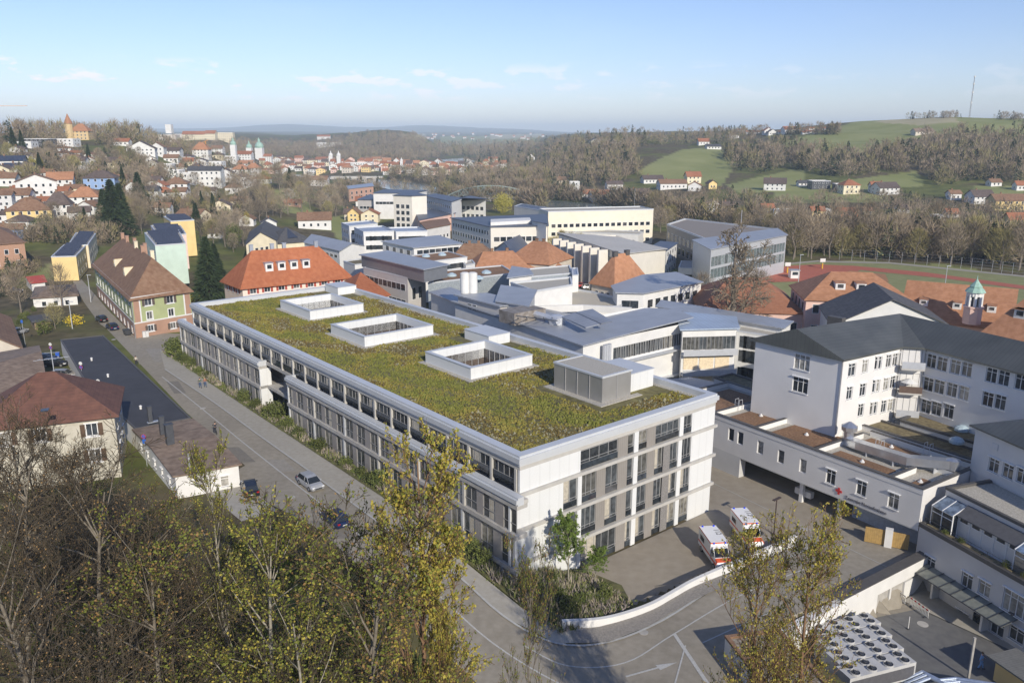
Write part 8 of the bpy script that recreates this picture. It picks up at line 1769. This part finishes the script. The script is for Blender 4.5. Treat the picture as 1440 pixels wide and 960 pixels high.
def ambulance():
    t = thing('ambulance', 'ambulance', 'ambulance', (0, 0, 0)); wm = mat('ambulance_white', (.78, .78, .77), .35, sc=1, amt=.02); om = mat('ambulance_orange', (.62, .10, .035), .4)
    W = 2.2; w2 = W/2
    MB().box(-3.3, 1.1, -w2, w2, .55, 2.75).build('box_body', wm, t, world=False)
    def r(x, z0, z1, w, k=.9): y = w/2; return [(x, -y, z0), (x, -y, z0+(z1-z0)*.6), (x, -y*k, z1), (x, y*k, z1), (x, y, z0+(z1-z0)*.6), (x, y, z0)]
    cab = MB().loft([q[::-1] for q in (r(1.1, .5, 2.3, 2.05), r(1.5, .45, 2.28, 2.05), r(2.25, .45, 1.45, 2.05, .88), r(3.0, .45, 1.2, 1.98, .85), r(3.2, .55, .85, 1.8, .9))]); cab.build('cab', wm, t, world=False)
    MB().add([(1.58, -.84, 2.22), (1.58, .84, 2.22), (2.30, .9, 1.44), (2.30, -.9, 1.44)], [(0, 3, 2, 1), (0, 1, 2, 3)]).build('windscreen', carglass, t, world=False)
    m = MB()
    for s in (-1, 1): m.add([(1.25, s*1.035, 1.5), (2.15, s*1.035, 1.5), (1.75, s*1.0, 2.05), (1.25, s*1.0, 2.1)], [(0, 1, 2, 3), (3, 2, 1, 0)])
    for s in (-1, 1): MB().box(1.2, 2.1, s*1.035-.01, s*1.035+.01, 1.45, 2.0).build('side_window', carglass, t, world=False)
    b = MB()
    for s in (-1, 1): MB().box(-3.3, 1.1, s*(w2+.008)-.006, s*(w2+.008)+.006, 1.0, 1.2).build('stripe', om, t, world=False); MB().box(1.1, 3.0, s*1.03-.012, s*1.03+.012, .8, 1.05).build('stripe', om, t, world=False); MB().box(-3.32, 1.12, s*(w2+.008)-.006, s*(w2+.008)+.006, 2.6, 2.72).build('roof_stripe', om, t, world=False)
    MB().box(1.1, 1.13, -w2, w2, 2.6, 2.74).build('front_band', om, t, world=False); MB().box(-3.325, -3.305, -w2, w2, .9, 1.3).build('rear_stripe', om, t, world=False)
    MB().loft([q[::-1] for q in (r(2.42, 1.18, 1.42, 1.9), r(3.02, .9, 1.235, 1.9))]).build('bonnet_stripe', om, t, world=False); MB().box(3.1, 3.26, -.95, .95, .45, .62).build('bumper', dkmetal, t, world=False)
    for s in (-1, 1):
        MB().box(3.0, 3.22, s*.72-.16, s*.72+.16, .72, .92).build('headlight', headl, t, world=False); MB().box(1.75, 1.95, s*1.2-.12, s*1.2+.12, 1.45, 1.8).build('mirror', dkmetal, t, world=False)
        for x in (1.15, -3.1): MB().lathe([(.12, 0), (.12, .12), (.05, .17)], (x, s*.72, 2.6 if x > 0 else 2.75), 10).build('blue_light', mat('blue_lamp', (.02, .06, .7), .2), t, world=False)
        MB().box(-2.6, -1.2, s*(w2+.01)-.005, s*(w2+.01)+.005, 1.5, 2.1).build('side_pane', carglass, t, world=False)
        for x in (-2.1, 2.35): w = link('wheel', VANW[0], t, (x, s*.98, .38)); link('rim', VANW[1], w, (0, 0, 0))
    dm = mat('print_black', (.02, .02, .02), .6)
    c = bpy.data.curves.new('x', 'FONT'); c.body = '112'; c.size = 1.0; c.extrude = .006; o = bpy.data.objects.new('tmp', c); COL.objects.link(o); bpy.context.view_layer.update(); me = bpy.data.meshes.new_from_object(o.evaluated_get(bpy.context.evaluated_depsgraph_get())); bpy.data.objects.remove(o)
    me.materials.clear(); me.materials.append(dm); link('roof_number', me, t, (-2.3, .35, 2.762), 0)
    return t
def ambulances():
    a = ambulance(); d = -1.02
    for i, (px, lab) in enumerate((((1005.5, 797), 'white and orange ambulance, nearer of the two on the forecourt'), ((1050, 770), 'white and orange ambulance parked farther back by the lamp'))):
        o = a if i == 0 else copy_tree(a); p = P(px[0], px[1], .08); ang = SA-radians(123)
        o['label'] = lab; o['group'] = 'ambulances on the forecourt'; q = S((21.7, 28.3)[i], (-8.0, -7.5)[i], .07); o.location = tuple(q); o.rotation_euler = (0, 0, ang); o.scale = (.88, .9, .95)
ambulances()
def person(p, ang, label, top, legs, hair, hgt=1.72, stride=.22, pose='walk', bag=None, sit=False):
    t = thing('person', label, 'person', tuple(p), ang); s = hgt/1.72
    def skin(name, verts, edges, rad, m, root=0):
        me = bpy.data.meshes.new(name); me.from_pydata([tuple(c*s for c in v) for v in verts], edges, []); me.materials.append(m); o = link(name, me, t)
        md = o.modifiers.new('skin', 'SKIN'); md.use_smooth_shade = True
        for i, r in enumerate(rad): me.skin_vertices[0].data[i].radius = (r*s, r*s*.85)
        me.skin_vertices[0].data[root].use_root = True; o.modifiers.new('sub', 'SUBSURF').levels = 1; return o
    sk = mat('skin_tone', (.45, .28, .20), .6); f = stride
    hipz = .92; kn = .48
    if sit: feet = [(.28, .1, .28), (.02, -.1, .12)]; knees = [(.34, .11, .66), (.30, -.11, .55)]
    else: feet = [(f, .09, .07), (-f, -.09, .1)]; knees = [(f*.7, .1, kn), (-f*.2, -.1, kn)]
    ha = [(.30, .24, 1.05), (-.2, -.26, .95)] if not sit else [(.5, .22, 1.1), (.5, -.22, 1.1)]
    el = [(.06, .25, 1.16), (-.1, -.26, 1.16)] if not sit else [(.28, .26, 1.2), (.28, -.26, 1.2)]
    V = [(0, 0, .95), (0, 0, 1.15), (.0, 0, 1.38), (.01, 0, 1.50), (.02, 0, 1.57), (.03, 0, 1.66), (0, .17, 1.40), el[0], ha[0], (0, -.17, 1.40), el[1], ha[1], (0, .09, .90), knees[0], feet[0], (feet[0][0]+.15, .1, feet[0][2]-.03), (0, -.09, .90), knees[1], feet[1], (feet[1][0]+.15, -.1, feet[1][2]-.03)]
    E_ = [(0, 1), (1, 2), (2, 3), (3, 4), (4, 5), (2, 6), (6, 7), (7, 8), (2, 9), (9, 10), (10, 11), (0, 12), (12, 13), (13, 14), (14, 15), (0, 16), (16, 17), (17, 18), (18, 19)]
    R_ = [.13, .12, .13, .055, .085, .09, .06, .045, .032, .06, .045, .032, .085, .06, .045, .035, .085, .06, .045, .035]
    b = skin('body', V, E_, R_, sk)
    for s_, hnd, e in ((1, ha[0], el[0]), (-1, ha[1], el[1])):
        d = (Vector(hnd)-Vector(e)).normalized(); side = Vector((-d.y, d.x, 0)).normalized() if abs(d.z) < .99 else Vector((1, 0, 0)); m = MB()
        for i in range(4): q = Vector(hnd)*s+side*(i-1.5)*.018+d*.03; L = (.065, .078, .074, .058)[i]; k = q+d*L*.6; m.tube(q, k, .0085, n=5); m.tube(k, k+(d+Vector((0, 0, -.5))).normalized()*L*.45, .0075, n=5)
        q = Vector(hnd)*s-side*.03; m.tube(q, q+(d-side*.8).normalized()*.055, .01, n=5); m.build('fingers', sk, b, world=False)
    skin('jacket', [V[0], V[1], V[2], V[6], V[7], (Vector(V[7])*.35+Vector(V[8])*.65)[:], V[9], V[10], (Vector(V[10])*.35+Vector(V[11])*.65)[:]], [(0, 1), (1, 2), (2, 3), (3, 4), (4, 5), (2, 6), (6, 7), (7, 8)], [.16, .15, .155, .08, .065, .055, .08, .065, .055], top)
    skin('trousers', [V[0], V[12], V[13], V[14], V[16], V[17], V[18]], [(0, 1), (1, 2), (2, 3), (0, 4), (4, 5), (5, 6)], [.145, .105, .08, .065, .105, .08, .065], legs)
    for k in (14, 18): x, y, z = V[k]; MB().box((x-.08)*s, (x+.2)*s, (y-.05)*s, (y+.05)*s, (z-.08)*s, (z+.02)*s).build('shoe', dkmetal, t, world=False)
    MB().lathe([(.05, -.05), (.105, .0), (.112, .07), (.08, .13), (.02, .15)], (.0, 0, 1.63*s), 12).build('hair', hair, t, world=False)
    m = MB(); m.tube((.12*s, 0, 1.63*s), (.14*s, 0, 1.6*s), .014, n=6); m.build('nose', sk, t, world=False)
    for y in (-.035, .035): MB().box(.112*s, .122*s, (y-.012)*s, (y+.012)*s, 1.645*s, 1.66*s).build('eye', dkmetal, t, world=False)
    if bag: MB().box(-.28*s, -.13*s, -.13*s, .13*s, 1.1*s, 1.45*s).build('rucksack', bag, t, world=False)
    return t
dkh = mat('dark_hair', (.04, .025, .015), .7); blh = mat('fair_hair', (.35, .24, .12), .7)
def people():
    q = lambda x, y: G(x, y, .15)
    person(q(282, 546), RD+pi, 'pedestrian in dark green jacket and jeans, left of the pair on the walkway', mat('cloth_green', (.06, .11, .08), .8), mat('cloth_jeans', (.06, .10, .18), .85), dkh)
    person(q(289, 545), RD+pi, 'pedestrian in rust brown jacket, right of the pair on the walkway', mat('cloth_rust', (.30, .12, .07), .8), mat('cloth_jeans', None), blh, 1.66)
    person(q(192, 514), RD+pi, 'pedestrian in pale jacket walking along the garage roof edge', mat('cloth_pale', (.5, .48, .42), .8), mat('cloth_dark', (.04, .04, .05), .85), dkh, bag=mat('cloth_dark', None))
    person(Lf(14.6, -6.1, -3.1), WA+.6, 'worker in light blue overalls walking through the shaded yard', mat('cloth_blue', (.20, .36, .62), .8), mat('cloth_blue', None), dkh, 1.8)
    # cyclist
    p = q(303, 611); b = thing('bicycle', 'black bicycle ridden up the street', 'bicycle', tuple(p), RD)
    for x in (-.5, .52):
        m = MB(); n = 20
        for i in range(n): a0, a1 = 2*pi*i/n, 2*pi*(i+1)/n; m.tube((x+cos(a0)*.33, 0, .34+sin(a0)*.33), (x+cos(a1)*.33, 0, .34+sin(a1)*.33), .018, n=4)
        for i in range(8): a0 = pi*i/8; m.tube((x+cos(a0)*.32, 0, .34+sin(a0)*.32), (x-cos(a0)*.32, 0, .34-sin(a0)*.32), .003, n=3)
        m.build('wheel', tyre, b, world=False)
    m = MB(); m.path([(-.5, 0, .34), (-.1, 0, .32), (.38, 0, .78), (-.2, 0, .80), (-.1, 0, .32)], .02, 6); m.path([(-.5, 0, .34), (-.2, 0, .8), (-.24, 0, .93)], .018, 6); m.path([(.52, 0, .34), (.38, 0, .78), (.36, 0, .95)], .02, 6); m.build('frame', dkmetal, b, world=False)
    MB().box(-.36, -.12, -.07, .07, .93, .98).build('saddle', tyre, b, world=False); MB().tube((.38, -.26, 1.0), (.38, .26, 1.0), .015).build('handlebar', dkmetal, b, world=False)
    person(Vector((p.x, p.y, p.z+.12))-Vector((cos(RD)*.22, sin(RD)*.22, 0)), RD, 'cyclist in dark jacket riding up the street past the workshop', mat('cloth_dark', None), mat('cloth_dark', None), dkh, sit=True)
people()
def street_things():
    blue_s = mat('sign_blue', (.03, .12, .45), .4); red_s = mat('sign_red', (.5, .03, .04), .4)
    def sign(px, py, label, kinds, rz=0, hgt=2.6, z=None):
        p = G(px, py) if z is None else P(px, py, z); t = thing('road_sign', label, 'sign', tuple(p), rz, None); MB().tube((0, 0, -.5), (0, 0, hgt), .035, n=8).build('pole', alu, t, world=False); zz = hgt-.3
        for k in kinds:
            if k == 'stop': MB().tube((0, -.06, zz), (0, -.04, zz), .3, n=20).build('sign_disc', red_s, t, world=False); MB().tube((0, -.066, zz), (0, -.061, zz), .24, n=20).build('disc_face', blue_s, t, world=False); m = MB(); m.tube((-.19, -.07, zz-.19), (.19, -.07, zz+.19), .03, n=4); m.build('red_bar', red_s, t, world=False)
            elif k == 'white': MB().tube((0, -.06, zz), (0, -.04, zz), .3, n=20).build('sign_disc', plate, t, world=False)
            else: MB().box(-.22, .22, -.06, -.04, zz-.3, zz+.3).build('sign_plate', blue_s if k == 'blue' else plate, t, world=False)
            zz -= .66
        return t
    sign(73, 500, 'sign post with round signs at the hedge behind the garage', ['white', 'stop'])
    sign(118, 545, 'sign post with two round signs at the middle of the garage wall', ['white', 'stop'], hgt=4.6)
    sign(143, 574, 'sign post with a round and a blue square sign near the hipped house', ['white', 'blue', 'plate'], hgt=4.8)
    sign(207, 655, 'sign post with red ringed blue disc beside the workshop', ['stop', 'blue'], hgt=4.4)
    sign(36, 487, 'blue topped sign post by the silver blue van', ['blue'], hgt=5.5)
    sign(193, 475, 'no parking sign at the corner of the green house', ['stop'])
    p = G(205, 474); t = thing('switch_cabinet', 'grey switch cabinet in front of the green house', 'cabinet', tuple(p), SA); MB().box(-.6, .6, -.25, .25, 0, 1.3).build('casing', lgrey, t, world=False); MB().box(-.64, .64, -.3, .3, 1.3, 1.36).build('lid', alu, t, world=False); MB().box(-.02, .02, -.26, -.25, .1, 1.2).build('door_joint', dkmetal, t, world=False)
    p = G(179, 471); t = thing('litter_skip', 'dark metal skip on the pavement by the green house', 'skip', tuple(p), RD); MB().loft([[(-.9, -.5, .3), (.9, -.5, .3), (.9, .5, .3), (-.9, .5, .3)], [(-1.1, -.65, 1.2), (1.1, -.65, 1.2), (1.1, .65, 1.2), (-1.1, .65, 1.2)]]).build('tub', dkmetal, t, world=False)
    for x in (-.6, .6): MB().tube((x, -.5, .16), (x, .5, .16), .16, n=10).build('wheel', tyre, t, world=False)
    p = G(82, 505); t = thing('recycling_bin', 'bright blue recycling bin at the garage wall', 'bin', tuple(p), .3); MB().loft([[(-.25, -.3, .1), (.25, -.3, .1), (.25, .3, .1), (-.25, .3, .1)], [(-.3, -.36, 1.3), (.3, -.36, 1.3), (.3, .36, 1.3), (-.3, .36, 1.3)]]).build('bin', mat('bin_blue', (.02, .10, .5), .5), t, world=False); MB().box(-.33, .33, -.4, .4, 1.3, 1.38).build('lid', mat('bin_blue', None), t, world=False)
    for x in (-.25, .25): MB().tube((x-.03, .3, .12), (x+.03, .3, .12), .12, n=10).build('wheel', tyre, t, world=False)
    # forecourt lamp
    p = P(1088, 752, 0); t = thing('street_lamp', 'dark brown lamp post with flat twin head behind the curved wall', 'street lamp', tuple(p), SA); dm = mat('lamp_brown', (.06, .04, .035), .5)
    MB().tube((0, 0, 0), (0, 0, 4.6), .07, n=8).build('pole', dm, t, world=False); MB().box(-.7, .7, -.16, .16, 4.6, 4.7).build('lamp_head', dm, t, world=False); MB().tube((0, 0, 0), (0, 0, .3), .13, n=8).build('foot', dm, t, world=False)
    for x, y, h, lab in ((1122, 404, 10, 'tall pale lamp post at the track bend'), (1325, 430, 11, 'white lamp post rising behind the orange school roof'), (892, 296, 14, 'thin flag pole in front of the long cream university slab'), (1040, 345, 12, 'thin pole on the rear faculty roof'), (128, 425, 7, 'street lamp at the upper end of the green house'), (102, 462, 6, 'short lamp post at the hedge corner')):
        p = G(x, y) if y != 345 else P(x, y, 8); t = thing('lamp_post', lab, 'lamp post', tuple(p)); MB().tube((0, 0, 0), (0, 0, h), .12, .07, n=8).build('pole', alu, t, world=False)
        if 'pole' not in lab or 'lamp' in lab: MB().box(-.2, .9, -.15, .15, h, h+.12).build('lamp_head', alu, t, world=False)
        else: MB().lathe([(.12, 0), (.16, .1), (.02, .25)], (0, 0, h), 8).build('finial', alu, t, world=False)
    # fence round the sports ground
    t = thing('sports_fence', 'thin wire fence on posts round the sports ground', 'fence', tuple(G(1250, 368))); pts = [G(1180, 366), G(1250, 369), G(1320, 375), G(1380, 381), G(1440, 388.5), G(1530, 400)]; cv = curve(pts, 4)
    for p in cv: z = Tz(p[0], p[1]); MB().tube((p[0], p[1], z), (p[0], p[1], z+4), .05, n=5).build('post', alu, t)
    m = MB()
    for zz in (1, 2, 3, 4): m.path([Vector((p[0], p[1], Tz(p[0], p[1])+zz)) for p in cv], .02, 3)
    m.build('wire', alu, t)
    for i, (x, y) in enumerate(((1107, 384), (1156, 378))):
        p = G(x, y); t = thing('goal_marker', ('yellow padded post with white board, left of the track', 'yellow padded post with white board, farther along the track')[i], 'post', tuple(p)); MB().tube((0, 0, 0), (0, 0, 2), .25, n=8).build('pad', mat('pad_yellow', (.65, .38, .03), .7), t, world=False); MB().box(-.9, .9, -.1, .1, 2.4, 3.6).build('board', white, t, world=False); MB().tube((0, 0, 2), (0, 0, 2.5), .06).build('pole', alu, t, world=False)
    p = G(1116, 391); t = thing('judges_hut', 'little white hut beside the running track', 'hut', tuple(p)); MB().box(-1.4, 1.4, -1.2, 1.2, 0, 2.6).build('wall', white, t, world=False); MB().box(-1.6, 1.6, -1.4, 1.4, 2.6, 2.8).build('roof', zinc, t, world=False); MB().box(-.9, .9, -1.24, -1.2, 1.2, 2.2).build('window', gldark, t, world=False)
street_things()

def manholes():
    for i, (x, y, lab) in enumerate(((410, 700, 'round manhole cover on the street before the silver car'), (285, 575, 'round manhole cover beside the walkway kerb'), (160, 478, 'round manhole cover near the dark garage roof'), (905, 890, 'round manhole cover between the painted arrows'), (1130, 745, 'round manhole cover on the forecourt'))):
        p = G(x, y, .1); tag(MB().lathe([(.45, 0), (.45, .025)], p, 18).build('manhole_cover', conc), lab, 'manhole cover')
manholes()
